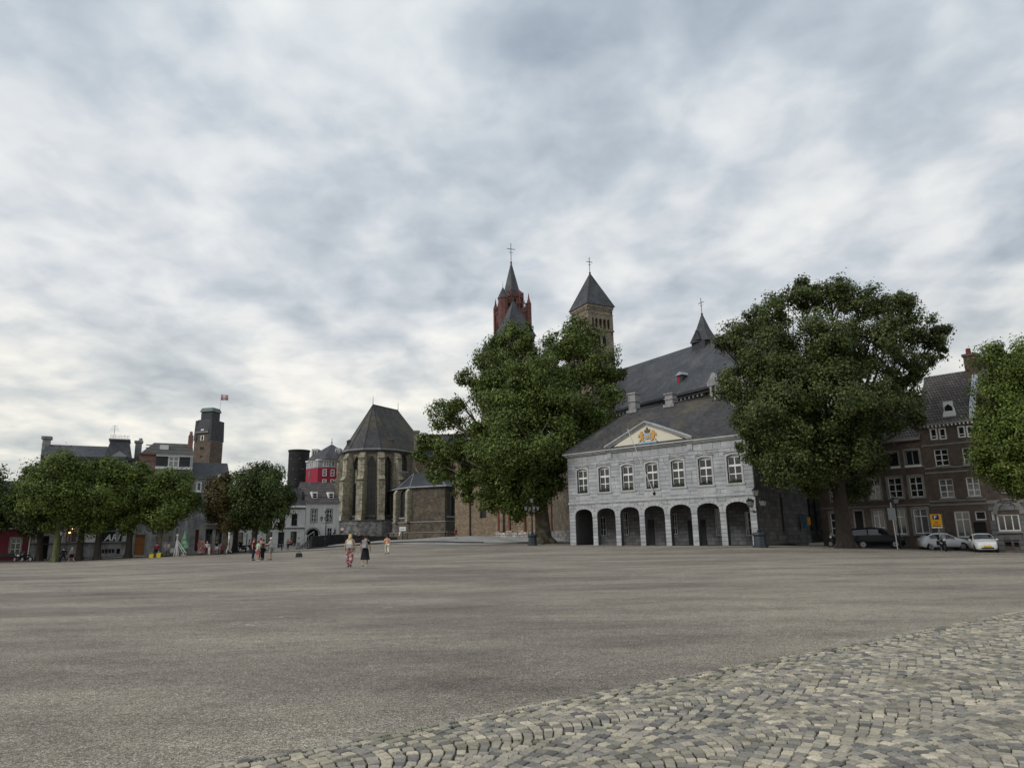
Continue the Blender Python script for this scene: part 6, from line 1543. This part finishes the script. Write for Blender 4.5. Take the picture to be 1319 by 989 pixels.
    if pack:
        c = Vector(che); b = MB(); x, y, z = c.x, c.y-.13*S, c.z-.035*S
        prof = [(-.13, .0), (-.12, .8), (0, 1)]; 
        b.add([(x-.075*S, y-.055*S, z-.13*S), (x+.075*S, y-.055*S, z-.13*S), (x+.085*S, y+.06*S, z-.13*S), (x-.085*S, y+.06*S, z-.13*S), (x-.085*S, y-.065*S, z), (x+.085*S, y-.065*S, z), (x+.095*S, y+.06*S, z), (x-.095*S, y+.06*S, z), (x-.055*S, y-.035*S, z+.10*S), (x+.055*S, y-.035*S, z+.10*S), (x+.07*S, y+.06*S, z+.11*S), (x-.07*S, y+.06*S, z+.11*S)],
              [(0, 3, 2, 1), (0, 1, 5, 4), (1, 2, 6, 5), (2, 3, 7, 6), (3, 0, 4, 7), (4, 5, 9, 8), (5, 6, 10, 9), (6, 7, 11, 10), (7, 4, 8, 11), (8, 9, 10, 11)])
        o = b.build('backpack', CL[pack[0]], t); MB().box(x-.062*S, x+.062*S, y-.085*S, y-.056*S, z-.11*S, z-.01*S).build('front_pocket', CL[pack[1]], o)
        s_ = MB()
        for sx in (-1, 1): s_.path([(x+sx*.055*S, y+.03*S, z+.11*S), (sx*.065*S, c.y+.0*S, c.z+.115*S), (sx*.07*S, c.y+.082*S, c.z+.03*S)], [.012*S]*3, 6)
        s_.build('strap', CL[pack[0]], o)
    if bag:
        h = Vector(J['ha', 1]); MB().box(h.x-.03, h.x+.1, h.y-.18, h.y+.18, h.z-.42, h.z-.08).build('handbag', CL[bag], t)
    return t
def people():
    person('woman with long blond hair, pale backpack and red floral trousers walking away', 450, 729.5, 37, 1.70, 4, top='cream', bottom=m_floral, hair='blond', long_hair=True, sleeves='none', legs='wide', stride=.35, shoes='black', pack=('cream', 'ltgrey'), detail=True)
    person('woman in black top and long black skirt with a grey backpack walking away', 470, 728, 38, 1.64, -3, top='black', bottom='black', hair='dark', legs='skirt', stride=-.5, shoes='white', pack=('grey', 'ltgrey'), detail=True)
    person('walker in peach top and cream trousers before the choir', 498.5, 712, 63, 1.66, 20, top='peach', bottom='cream', hair='dark', stride=.8, detail=True)
    person('man in dark maroon shirt at the left of the standing group', 325.5, 720.5, 56, 1.76, -80, top='maroon', bottom='navy', hair='brown', pose='stand', sleeves='short')
    person('shorter person in mint green top in the middle of the standing group', 331.5, 721, 55, 1.52, -30, top='mint', bottom='pink', hair='brown', pose='stand', legs='short', shoes='white')
    person('person in reddish shirt standing behind the one in mint green', 335, 720, 57.5, 1.74, 170, top='pink', bottom='black', hair='brown', pose='stand')
    person('dark dressed person at the right of the huddle looking down', 338.5, 720.5, 56.5, 1.62, 90, top='brown', bottom='black', hair='dark', pose='stand', arms='up')
    person('man in white hat, grey shirt and shorts holding something out', 348.5, 721, 56, 1.74, 85, top='ltgrey', bottom='grey', hair='grey', pose='stand', legs='short', shoes='brown', hat='white', arms='fwd')
    person('dark dressed walker striding past the single lantern', 80.5, 725, 79, 1.75, 60, top='black', bottom='black', hair='dark', sleeves='long', stride=1.3)
    person('walker in shorts following the dark dressed walker', 91.5, 725, 80, 1.72, 80, top='grey', bottom='black', hair='grey', legs='short', stride=.8)
    person('seated person in magenta jacket beside two yellow bags', 201, 716, 84, 1.7, 40, top='magenta', bottom='black', hair='dark', pose='sit', sleeves='long', zoff=.42)
    person('seated person in pale grey shirt by the white trestle', 216.5, 715.5, 85, 1.7, 150, top='ltgrey', bottom='grey', hair='brown', pose='sit', zoff=.42)
    person('seated person in white shirt left of the one in pale grey', 211, 716, 86, 1.7, -60, top='white', bottom='grey', hair='grey', pose='sit', zoff=.42)
    person('large figure in flowery pink and red dress by the dark red door', 258.5, 713.5, 87, 1.95, 180, top='pink', bottom=m_floral, hair='brown', legs='dress', pose='stand', build=1.5)
    person('person in white shirt and maroon trousers beside the flowery dress', 266, 713, 86, 1.62, 30, top='white', bottom='maroon', hair='fair', pose='stand')
    person('small child all in white next to the maroon trousers', 269, 713, 85.5, 1.1, 0, top='white', bottom='white', hair='fair', pose='stand', shoes='white')
    person('person in black shirt and white shorts at the terrace', 278.5, 712.5, 87, 1.72, 20, top='black', bottom='white', hair='dark', pose='stand', legs='short')
    person('tall person in dark shirt before the brownish tree trunk', 294.5, 712, 86, 1.85, 110, top='grey', bottom='ltgrey', hair='grey', stride=.7)
    person('seated dark figure by the trunks in front of the white house', 309.5, 710.5, 90, 1.7, 20, top='black', bottom='black', hair='grey', pose='sit', zoff=.42)
    person('seated figure in white sweater right of the thin post', 320.5, 710, 91, 1.7, -30, top='white', bottom='navy', hair='brown', pose='sit', zoff=.42)
    person('person in pink shirt by the railing of the white house', 370.5, 708, 108, 1.72, 40, top='pink', bottom='pink', hair='brown', pose='stand')
    person('second person in dusky pink beside the railing', 374, 708, 107, 1.7, 150, top='pink', bottom='black', hair='dark', pose='sit', zoff=.42)
    person('person in white shirt and grey trousers near the ramp', 384, 707.5, 106, 1.78, -90, top='white', bottom='grey', hair='dark', stride=.5)
    person('distant person in black shirt and red shorts by the chapel corner', 587.5, 693, 116, 1.72, 0, top='black', bottom='red', hair='dark', legs='short', stride=.5)
    person('person in white sitting on the chapel step by the notice board', 515, 692, 121, 1.7, -40, top='white', bottom='ltgrey', hair='dark', pose='sit', zoff=.42)
    person('person in dusky pink behind the two women', 463.5, 695, 104, 1.7, 100, top='pink', bottom='black', hair='brown', pose='sit', zoff=.9)
    person('person in white top sitting on the dark wall left of the women', 440.5, 698, 122, 1.7, 170, top='white', bottom='black', hair='grey', pose='sit', zoff=1.7)
    person('dark clothed person sitting on the dark wall', 431, 698, 121, 1.65, 170, top='navy', bottom='black', hair='dark', pose='sit', zoff=1.65)
people()

# ------------------------------------------------------------------ street lamps, signs, furniture
def lantern(b, g, x, y, z, s=1.0):
    """four-sided tapered lantern: metal in b, glass in g"""
    g.frustum(x, y, z, z+.42*s, .10*s, .10*s, .18*s, .18*s)
    for sx in (-1, 1):
        for sy in (-1, 1): b.tube((x+sx*.105*s, y+sy*.105*s, z-.02), (x+sx*.19*s, y+sy*.19*s, z+.44*s), .016*s, n=4)
    b.frustum(x, y, z-.07*s, z-.005, .06*s, .06*s, .13*s, .13*s); b.frustum(x, y, z+.425*s, z+.62*s, .23*s, .23*s, .07*s, .07*s); b.ball((x, y, z+.68*s), .05*s, n=6)
def grand_lamp(label, u, D, v, H=5.4, m=m_dkgreen, rz=0, ped=True):
    t = thing('street_lamp', label, 'street lamp', on(u, D, v), rz, 'ornate lamp posts with clustered lanterns'); b = MB(); g = MB()
    if ped:
        MB().lathe([(.62, -.1), (.62, .12), (.52, .16), (.48, .9), (.56, .98), (.6, 1.06), (.56, 1.16), (.3, 1.24)], 8, ph=R(22.5)).build('pedestal', mat('blue grey pedestal', (.035, .045, .055), .5, var=.1), t)
    b.lathe([(.16, 1.1 if ped else -.1), (.18, 1.35), (.09, 1.5), (.075, 3.2), (.12, 3.3), (.06, 3.4), (.05, H-.95)], 8)
    pole = b.build('pole', m, t, smooth=False); b = MB()
    def one(x, y, z, k):
        b = MB(); g = MB(); lantern(b, g, x, y, z, k); o = b.build('lantern', m, t); g.build('lantern_glass', m_lampglass, o)
    for a in range(4):
        th = a*math.pi/2+.3; c, s_ = math.cos(th), math.sin(th); pts = [(c*.05, s_*.05, H-2.0), (c*.35, s_*.35, H-2.15), (c*.68, s_*.68, H-1.95), (c*.72, s_*.72, H-1.68)]
        b = MB(); b.path(pts, [.03, .028, .028, .03], 6); b.ball((c*.35, s_*.35, H-1.98), .06, n=6); b.build('bracket_arm', m, t); one(c*.72, s_*.72, H-1.60, 1.0)
    one(0, 0, H-.75, 1.15)
    return t
def furniture():
    grand_lamp('ornate lamp post with blue grey pedestal under the great plane tree', 686, 80, 702, 5.5)
    grand_lamp('ornate lamp post with dark pedestal at the right corner of the guard house', 980, 59.5, 706, 5.0)
    grand_lamp('ornate black lamp post before the white gatehouse', 419, 114, 698, 5.9, m_black, ped=False)
    t = thing('street_lamp', 'single lantern on a plain black post beside the mossy trunk', 'street lamp', on(75.5, 81, 722)); b = MB(); g = MB()
    b.lathe([(.14, -.1), (.12, .6), (.05, .7), (.04, 3.0)], 8); lantern(b, g, 0, 0, 3.05, 1.0); b.build('post', m_black, t); g.build('lantern_glass', m_lampglass, t)
    t = thing('street_lamp', 'slim post with a round globe before the white painted house', 'street lamp', on(363, 104, 707)); MB().lathe([(.10, -.1), (.05, .6), (.045, 3.3)], 8).build('post', m_black, t); MB().ball((0, 0, 3.5), .22, n=12).build('globe', m_lampglass, t, smooth=True)
    t = thing('street_lamp', 'black post with a square pale lantern before the brick houses', 'street lamp', on(1161, 62, 706)); MB().lathe([(.09, -.1), (.06, .5), (.05, 3.9)], 8).build('post', m_black, t)
    MB().frustum(0, 0, 3.9, 4.25, .16, .16, .24, .24).build('lantern', m_lampglass, t); MB().frustum(0, 0, 4.252, 4.4, .28, .28, .12, .12).build('lantern_lid', m_black, t)
    t = thing('thin_post', 'thin dark post between the trunks and the white painted house', 'post', on(317, 95, 709)); MB().lathe([(.06, -.1), (.05, 2.4)], 8).build('post_shaft', m_black, t)
    # parking machine sign
    t = thing('parking_sign', 'yellow parking sign with a blue P square behind the motorcycle', 'sign', on(1211, 59.2, 707), R(-10))
    MB().tube((.12, .03, -.1), (.12, .03, 2.95), .045).build('post', m_grey, t); s = MB().box(-.42, .42, -.05, .0, 1.95, 3.0).build('panel', m_yellow, t)
    MB().box(-.25, .22, -.062, -.052, 2.55, 2.93).build('blue_square', m_blue, s); MB().box(-.42, .42, -.056, -.04, 1.86, 1.945).build('white_footer', m_white, s)
    MB().box(-.3, .3, -.062, -.052, 2.0, 2.05).box(-.12, .12, -.062, -.052, 2.3, 2.36).box(-.28, .26, -.062, -.052, 2.16, 2.19).build('black_lines', m_black, s)
    def letter(body, size, parent, loc, m, name='letter', sh=0):
        cu = bpy.data.curves.new(name, 'FONT'); cu.body = body; cu.size = size; cu.extrude = .004; cu.offset = size*.02; cu.shear = sh; o = bpy.data.objects.new(name, cu); col.objects.link(o)
        bpy.context.view_layer.update(); me = bpy.data.meshes.new_from_object(o.evaluated_get(bpy.context.evaluated_depsgraph_get())); bpy.data.objects.remove(o); me.materials.clear(); me.materials.append(m)
        q = bpy.data.objects.new(name, me); col.objects.link(q); q.parent = parent; q.location = loc; q.rotation_euler = (R(90), 0, 0); return q
    letter('P', .40, s, (-.16, -.068, 2.60), m_white)
    t = thing('road_sign', 'blank grey backed traffic sign on a leaning white pole', 'sign', on(1156.5, 60, 708), R(15)); MB().tube((0, 0, -.1), (-.12, 0, 3.9), .04).build('pole', m_white, t); MB().box(-.55, .25, -.04, .0, 2.45, 3.45).build('sign_panel', mat('grey sign', (.25, .26, .26), .6, var=.1), t)
    t = thing('notice_board', 'white notice board on a dark post in front of the low chapel', 'sign', on(518.5, 118, 693)); MB().tube((0, 0, -.1), (0, 0, 2.3), .06).build('post', m_black, t); MB().box(-.55, .55, -.08, -.061, 1.5, 2.2).build('board', m_white, t); MB().box(-.35, .3, -.085, -.0805, 1.75, 1.85).build('printed_lines', m_grey, t)
    A = Vector(GB); n = Vector((.670, .742)); 
    for u0, u1, v0, v1, mm, lab in ((1026.5, 1030, 663, 680, m_blueflag, 'narrow blue banner on the dim side wall of the guard house'), (1032.5, 1036.5, 666, 676, m_yellow, 'small yellow sign beside the blue banner on the side wall')):
        C2 = A+n*10; a, z0 = fac(A, C2, (u0+u1)/2, v1); b_, z1 = fac(A, C2, (u0+u1)/2, v0); a0, _ = fac(A, C2, u0, v0); a1, _ = fac(A, C2, u1, v0); p = A+n*a0; g = G(p.x, p.y)
        t = thing('wall_banner', lab, 'banner', (p.x, p.y, z0), math.atan2(n.y, n.x)); w = a1-a0
        MB().box(0, w, -.55, -.5, 0, z1-z0).build('banner_cloth', mm, t); MB().tube((w/2, -.6, z1-z0), (w/2, .02, z1-z0), .03).build('bracket', m_black, t)
    # market things along the left
    t = thing('black_bag', 'small black bag left standing on the open square', 'bag', on(385, 62, 717)); MB().frustum(0, 0, 0, .36, .26, .16, .22, .10).build('bag_body', m_void, t); MB().path([(-.12, 0, .35), (0, 0, .52), (.12, 0, .35)], [.02]*3, 5).build('handle', m_void, t)
    for u, s_, lab in ((195, 1.0, 'square yellow bag on the ground left of the magenta jacket'), (204.5, 1.2, 'tall yellow bag in front of the magenta jacket')):
        t = thing('yellow_bag', lab, 'bag', on(u, 83.3, 716), R(15)); MB().frustum(0, 0, 0, .42*s_, .2, .15, .23, .13).build('bag_body', CL['yellow'], t); MB().path([(-.15, 0, .4*s_), (0, 0, .6*s_), (.15, 0, .4*s_)], [.02]*3, 5).build('handle', CL['yellow'], t)
    t = thing('folded_parasol', 'green and white folded parasol beside the dark red door', 'parasol', on(236.5, 86, 713.5)); MB().lathe([(.35, -.05), (.35, .1), (.04, .14), (.035, 2.9)], 8).build('pole_and_foot', m_white, t)
    b = MB(); b.lathe([(.30, .55), (.55, .75), (.48, 1.3), (.34, 1.9), (.16, 2.6), (.04, 2.95)], 9); b.build('canopy', mat('green striped cloth', (.10, .32, .14), .9, var=.2, c2=(.5, .6, .52), c2s=2.2), t)
    t = thing('trestle_stand', 'white trestle frame with slanting bars beside the green parasol', 'frame', on(227, 85, 714)); b = MB(); b.tube((0, 0, -.05), (-.05, 0, 2.35), .07); b.tube((.25, 0, 0), (-.05, 0, 2.2), .05); b.tube((-.3, 0, 0), (-.05, 0, 2.1), .05); b.tube((-.05, 0, 1.9), (1.2, -.1, .35), .05); b.tube((.05, 0, 1.5), (.9, -.1, .3), .035); b.build('bars', m_white, t); MB().ball((-.05, 0, 2.45), .17).build('white_ball', m_white, t)
    # terrace chairs and tables
    def chair(label, u, D, v, m, rz, grp='terrace chairs under the clipped trees'):
        t = thing('terrace_chair', label, 'chair', on(u, D, v), rz, grp); MB().box(-.22, .22, -.22, .22, .42, .47).build('seat', m, t); MB().add([(-.22, .2, .47), (.22, .2, .47), (.22, .25, .47), (-.22, .25, .47), (-.2, .28, .95), (.2, .28, .95), (.2, .32, .95), (-.2, .32, .95)], [(0, 3, 2, 1), (4, 5, 6, 7), (0, 1, 5, 4), (1, 2, 6, 5), (2, 3, 7, 6), (3, 0, 4, 7)]).build('backrest', m, t)
        for x in (-.19, .19):
            for y in (-.19, .19): MB().tube((x, y, 0), (x, y, .42), .018, n=5).build('leg', m_black, t)
    def table(label, u, D, v):
        t = thing('terrace_table', label, 'table', on(u, D, v), 0, 'terrace tables'); MB().lathe([(.38, .72), (.38, .75)], 14).build('table_top', m_grey, t); MB().lathe([(.04, .03), (.04, .72)], 6).build('stem', m_black, t); MB().lathe([(.24, 0), (.22, .03)], 10).build('foot', m_black, t)
    for i, (u, D, v, c, rz) in enumerate(((272, 86, 713, 'red', 1), (275, 87, 713, 'maroon', 2.2), (283.5, 86.5, 712.5, 'red', -1), (286, 87.5, 712, 'maroon', .3), (206.5, 85.5, 716, 'white', 2), (221, 85.5, 715, 'white', .5), (313, 90.5, 710.5, 'black', 0), (324, 91, 710, 'black', 1.4))):
        chair(['red terrace chair nearest the black shirted person', 'maroon terrace chair just left of the black shirted person', 'red terrace chair right of the white shorts', 'maroon terrace chair before the brownish tree', 'white folding chair between the magenta and grey sitters', 'white folding chair near the white trestle', 'black terrace chair left of the thin post', 'black terrace chair at the dark round tree'][i], u, D, v, CL[c], rz)
    table('round terrace table among the red chairs', 281, 86, 712.5); table('round terrace table by the white folding chairs', 214, 85, 716)
    table('round terrace table near the thin post', 316, 90, 710)
    S_ = bpy.data.objects.get('sign_lettering')
    if S_:
        par, loc = S_.parent, S_.location.copy(); bpy.data.objects.remove(S_); letter('ARI', 1.15, par, loc, m_white, 'sign_lettering', .25)
furniture()

# ------------------------------------------------------------------ vehicles
def carpaint(n, c): 
    m = mat(n, c, .3, var=0, spec=.6); bs = m.node_tree.nodes['Principled BSDF']; bs.inputs['Coat Weight'].default_value = .6; bs.inputs['Coat Roughness'].default_value = .08; return m
m_tyre = mat('tyre', (.012, .012, .012), .9, var=0); m_rim = mat('alloy', (.35, .36, .37), .35, var=0, metal=.7); m_cglass = mat('car glass', (.012, .014, .016), .04, var=0, spec=.9); m_head = mat('headlamp glass', (.55, .57, .6), .1, var=0, spec=.9); m_tail = mat('tail lamp', (.3, .01, .01), .2, var=0)
def car(label, name, cat, u, D, v, rz, paint, L=3.7, W=1.66, H=1.49, st=None, wx=(.78, 3.05), wr=.30, plate='y'):
    """car facing local -x is the nose; body lofted through cross-sections, glass, wheels, lamps as parts"""
    c = on(u, D, v); t = thing(name, label, cat, c, rz); st = st or [(0.0, .52, .30, .62, .66, .10), (.10, .66, .22, .74, .78, .2), (.55, .78, .20, .84, .90, .5), (1.05, .83, .20, .90, .98, .60), (1.62, .83, .20, .92, 1.44, .60), (2.1, .83, .20, .93, 1.49, .60), (2.7, .83, .20, .93, 1.47, .58), (3.2, .82, .22, .92, 1.32, .55), (3.55, .78, .26, .90, 1.0, .50), (3.7, .66, .34, .80, .84, .4)]
    vs, fs = [], []; n_ = 12
    for x, hw, zb, zbelt, zt, hr in st:
        zm = (zb+zbelt)/2; ring = [(0, zb), (hw*.86, zb), (hw, zb+.10), (hw*1.01, zm), (hw*.985, zbelt), (min(hr+.06, hw*.95) if zt > zbelt+.12 else hw*.92, zt-.07 if zt > zbelt+.12 else zt-.015), (hr*.75 if zt > zbelt+.12 else hw*.5, zt), (0, zt+.012)]
        full = ring+[(-a, z) for a, z in ring[-2:0:-1]]
        n_ = len(full); vs += [(x-L/2, a, z) for a, z in full]
    for k in range(len(st)-1): fs += [(k*n_+i, (k+1)*n_+i, (k+1)*n_+(i+1) % n_, k*n_+(i+1) % n_) for i in range(n_)]
    fs += [tuple(range(n_)), tuple(range(len(vs)-1, len(vs)-n_-1, -1))]
    me = bpy.data.meshes.new('body'); me.from_pydata(vs, [], fs); me.materials.append(paint); me.polygons.foreach_set('use_smooth', [True]*len(fs)); b = bpy.data.objects.new('body', me); col.objects.link(b); b.parent = t
    def at(x, k): # interpolate the ring point k at x
        for a, c_ in zip(st, st[1:]):
            if a[0] <= x <= c_[0]:
                f = (x-a[0])/(c_[0]-a[0]); i = st.index(a); p = Vector(vs[i*n_+k]).lerp(Vector(vs[(i+1)*n_+k]), f); return p
    # glass
    roof = [s for s in st if s[4] > s[3]+.35]; x0, x1 = roof[0][0], roof[-1][0]; pre = st[st.index(roof[0])-1][0]; post = st[min(st.index(roof[-1])+1, len(st)-1)][0]
    for sy in (1, -1):
        k4, k5 = (4, 5) if sy == 1 else (n_-4, n_-5); g = MB()
        xs = [pre+(x0-pre)*.30, x0, (x0+x1)/2-.03]; 
        for xa in ([pre+(x0-pre)*.35, x0+.02, (x0+x1)/2-.05], [(x0+x1)/2+.05, x1-.05, x1+(post-x1)*.45]):
            lo = [at(x, k4) for x in xa]; hi = [at(x, k5) for x in xa]; pts = []
            P0 = [l.lerp(h, .10) for l, h in zip(lo, hi)]; P1 = [l.lerp(h, .88) for l, h in zip(lo, hi)]
            of = Vector((0, sy*.022, .004)); V_ = [p+of for p in P0]+[p+of for p in P1]; g.add(V_, [(0, 1, 4, 3), (1, 2, 5, 4)] if sy == 1 else [(3, 4, 1, 0), (4, 5, 2, 1)])
        g.build('side_window', m_cglass, t)
    def cross_glass(xa, xb, nm, fa=.12, fb=.9):
        V_ = []
        for f in (fa, fb):
            x = xa+(xb-xa)*f
            for k in (5, 6, 7, n_-6, n_-5): 
                p = at(x, k); q = at(x, k); V_.append(Vector((p.x+(-.02 if xb > xa else .02), p.y*.93, p.z+.02)))
        MB().add(V_, [(i, i+1, 6+i, 5+i) for i in range(4)]).build(nm, m_cglass, t)
    cross_glass(pre, x0, 'windscreen'); cross_glass(post, x1, 'rear_window', .2, .85)
    # wheels
    for wxx in wx:
        for sy in (-1, 1):
            p = (wxx-L/2, sy*(W/2-.10), wr); w = MB(); xf = Matrix.Translation(p) @ Matrix.Rotation(R(90), 4, 'X'); w.xf = xf; w.lathe([(wr*.7, -.11), (wr, -.09), (wr, .09), (wr*.7, .11)], 20); wo = w.build('wheel', m_tyre, t)
            r_ = MB(); r_.xf = xf; r_.lathe([(wr*.66, -.115), (wr*.62, -.10)], 16); r_.lathe([(wr*.62, .10), (wr*.66, .115)], 16)
            r_.build('rim', m_rim, wo); q = MB(); q.xf = xf; q.lathe([(wr*.16, -.13), (wr*.16, .13)], 8)
            for a in range(5): q.xf = xf @ Matrix.Rotation(a*1.2566, 4, 'Z'); q.box(wr*.3, wr*.55, -.03, .03, -.118, .118)
            q.build('hub', m_void, wo)
            a = MB(); a.xf = Matrix.Translation((p[0], sy*(W/2-.055), wr)) @ Matrix.Rotation(R(90), 4, 'X'); a.lathe([(wr*1.17, -.058), (wr*1.17, .058)], 20); a.build('wheel_arch', m_void, t)
    # lamps, grille, plates, mirrors
    hw = st[1][1]
    for sy in (-1, 1):
        MB().ball((.16-L/2, sy*hw*.74, .66), .07, .13, .10, 10).build('headlight', m_head, t); MB().ball((.07-L/2, sy*hw*.6, .42), .05, .08, .06, 8).build('fog_lamp', m_head, t)
        MB().ball((L/2-.12, sy*st[-2][1]*.86, .72), .06, .07, .13, 8).build('tail_light', m_tail, t)
        p = at(pre+(x0-pre)*.5, 4 if sy == 1 else n_-4); MB().ball((p.x, p.y+sy*.12, p.z+.08), .06, .10, .07, 8).build('mirror', paint, t)
    MB().box(-.035-L/2, .06-L/2, -.42, .42, .30, .40).build('grille', m_void, t)
    MB().box(-.05-L/2, -.03-L/2, -.26, .26, .44, .55).build('number_plate', mat('yellow plate', (.7, .45, .03), .5, var=0), t)
    MB().box(L/2-.02, L/2+.02, -.26, .26, .5, .61).build('number_plate', MATS['yellow plate'], t)
    MB().box(.2-L/2, L/2-.2, -W/2+.10, W/2-.10, .12, .24).build('underbody', m_void, t)
    MB().box(st[2][0]-L/2+.6, L/2-.8, -W/2-.001+.0, -W/2+.03, .24, .30).box(st[2][0]-L/2+.6, L/2-.8, W/2-.03, W/2+.001, .24, .30).build('sill_trim', m_void, t)
    return t
def motorbike(label, u, D, v, rz, s=1.0, panniers=False, name='motorcycle', body=m_black):
    t = thing(name, label, 'motorcycle', on(u, D, v), rz)
    for x in (-.72*s, .72*s):
        w = MB(); w.xf = Matrix.Translation((x, 0, .31*s)) @ Matrix.Rotation(R(90), 4, 'X'); 
        prof = [(.22, -.05), (.31, -.055), (.31, .055), (.22, .05)]
        w.lathe([(r_*s, z) for r_, z in prof], 18); o = w.build('wheel', m_tyre, t); r_ = MB(); r_.xf = w.xf; r_.lathe([(.2*s, -.056), (.2*s, .056)], 14); r_.build('rim', m_rim, o)
    b = MB(); b.path([(-.7*s, 0, .32*s), (-.5*s, 0, .72*s), (-.42*s, 0, .95*s)], [.04, .045, .04], 6); b.path([(-.45*s, 0, .8*s), (0, 0, .5*s), (.35*s, 0, .45*s), (.72*s, 0, .32*s)], [.05, .06, .05, .03], 6); b.box(-.25*s, .25*s, -.16, .16, .28*s, .58*s); b.build('frame_and_engine', m_black, t)
    MB().ball((-.14*s, 0, .80*s), .28*s, .15*s, .15*s, 12).build('tank', body, t, smooth=True); MB().ball((.38*s, 0, .80*s), .38*s, .15*s, .085*s, 12).build('seat', m_void, t, smooth=True)
    b = MB(); b.path([(-.38*s, -.36, 1.04*s), (-.45*s, -.1, 1.0*s), (-.45*s, .1, 1.0*s), (-.38*s, .36, 1.04*s)], [.022]*4, 6); b.build('handlebar', m_black, t)
    MB().ball((-.60*s, 0, .90*s), .10, .12, .12, 10).build('headlight', m_head, t, smooth=True); MB().add([(-.62*s, -.18, .98*s), (-.62*s, .18, .98*s), (-.46*s, .15, 1.32*s), (-.46*s, -.15, 1.32*s)], [(0, 1, 2, 3), (3, 2, 1, 0)]).build('windshield', m_grey, t)
    MB().tube((0, .18, .3*s), (.8*s, .2, .36*s), .05, .06).build('exhaust', m_rim, t)
    for sy in (-1, 1): MB().ball((-.4*s, sy*.42, 1.2*s), .03, .09, .06, 6).build('mirror', m_black, t)
    if panniers:
        for sy in (-1, 1): MB().box(.4*s, .85*s, sy*.22-.08, sy*.22+.08, .48*s, .82*s).build('pannier', m_void, t)
        MB().box(.55*s, .92*s, -.2, .2, .88*s, 1.18*s).build('top_box', m_void, t)
    return t
def vehicles():
    car('silver hatchback parked side-on behind the motorcycle', 'parked_car', 'car', 1217, 61.5, 708.5, R(167), carpaint('silver paint', (.62, .63, .65)), L=3.9,
        st=[(0.0, .52, .30, .60, .64, .10), (.10, .66, .22, .72, .76, .2), (.6, .80, .20, .84, .90, .5), (1.05, .84, .20, .90, 1.0, .60), (1.75, .84, .20, .92, 1.42, .60), (2.3, .84, .20, .94, 1.47, .60), (3.0, .84, .20, .95, 1.42, .58), (3.45, .82, .22, .94, 1.22, .55), (3.75, .78, .28, .92, 1.0, .50), (3.9, .66, .36, .82, .86, .4)], wx=(.75, 3.2))
    car('small white rounded car with yellow number plate, nose towards the square', 'parked_car', 'car', 1267.5, 58.5, 710, R(66), carpaint('white paint gloss', (.78, .78, .76)), L=3.57, W=1.63)
    van = [(0.0, .60, .34, .70, .76, .10), (.12, .80, .24, .92, .98, .2), (.7, .88, .22, 1.04, 1.12, .5), (1.2, .90, .22, 1.08, 1.2, .7), (1.75, .90, .22, 1.10, 1.78, .72), (2.4, .90, .22, 1.10, 1.84, .74), (3.6, .90, .22, 1.10, 1.82, .74), (4.2, .88, .26, 1.08, 1.74, .70), (4.4, .82, .36, 1.0, 1.2, .6)]
    car('dark blue black van parked beside the big tree trunk', 'parked_van', 'van', 1131, 64.5, 704.5, R(158), mat('midnight paint', (.006, .007, .010), .35, var=0, spec=.3), L=4.4, W=1.8, H=1.84, st=van, wx=(.85, 3.45), wr=.34)
    motorbike('black touring motorcycle with panniers standing before the silver hatchback', 1216, 58.8, 709, R(70), 1.0, True)
    motorbike('dark motorcycle parked left of the big tree trunk', 1079, 66, 704, R(10), 1.0, False)
    motorbike('motor scooter with pale fairing at the maroon house', 24, 84, 722, R(-20), .9, False, 'motor_scooter', m_white); motorbike('dark motor scooter right of the pale one at the maroon house', 33, 84, 722, R(-10), .9, False, 'motor_scooter')
    # birds and litter-like flecks: patched white paving marks on the square
vehicles()

# ------------------------------------------------------------------ small things lying on the square
def square_details():
    rr = random.Random(9)
    m = mat('pale dried paint', (.50, .48, .44), .9, var=.2, vscale=20)
    for u, v, n_, lab in ((322, 803, 5, 'cluster of pale splashes on the asphalt left of centre'), (511, 783.5, 2, 'pair of small pale splashes on the asphalt below the walkers'), (371, 793, 2, 'faint pale splash pair left of centre'), (1075, 824, 2, 'tiny pale splash near the cobbled edge')):
        r_ = ray(u, v); t_ = -1.6/r_[1]; b = MB()
        for k in range(n_):
            cx, cy = r_[0]*t_+rr.uniform(-.3, .3), t_+rr.uniform(-.35, .35); a = rr.uniform(.03, .08); bb = rr.uniform(.02, .05); z_ = G(cx, cy)+.004
            b.add([(cx+a*(1+rr.uniform(-.3, .3))*math.cos(q*.785), cy+bb*(1+rr.uniform(-.3, .3))*math.sin(q*.785), z_) for q in range(8)], [tuple(range(8))])
        o = b.build('pale_splashes', m); o['kind'] = 'stuff'
    # fallen leaves thinly scattered under the big trees and across the square
    lf = randomised('fallen leaves', [(0, (.09, .06, .02)), (1, (.22, .17, .06)), (.5, (.14, .11, .04))], bump=0, fine=0); b = MB()
    for k in range(1500):
        if k % 3: c = ((1.8, 84), (28, 56), (-45, 82))[k % 3 if k % 3 < 3 else 0]; x, y = c[0]+rr.gauss(0, 8), c[1]+rr.gauss(0, 6)
        else: x, y = rr.uniform(-30, 30), rr.uniform(22, 62)
        z = G(x, y)+.012; a = rr.uniform(0, 6.3); s_ = rr.uniform(.03, .07)
        b.add([(x+s_*math.cos(a+q), y+s_*math.sin(a+q), z+rr.uniform(0, .02)) for q in (0, 1.9, 3.6, 4.9)], [(0, 1, 2, 3)])
    stuff(b.build('fallen_leaves', lf))
square_details()
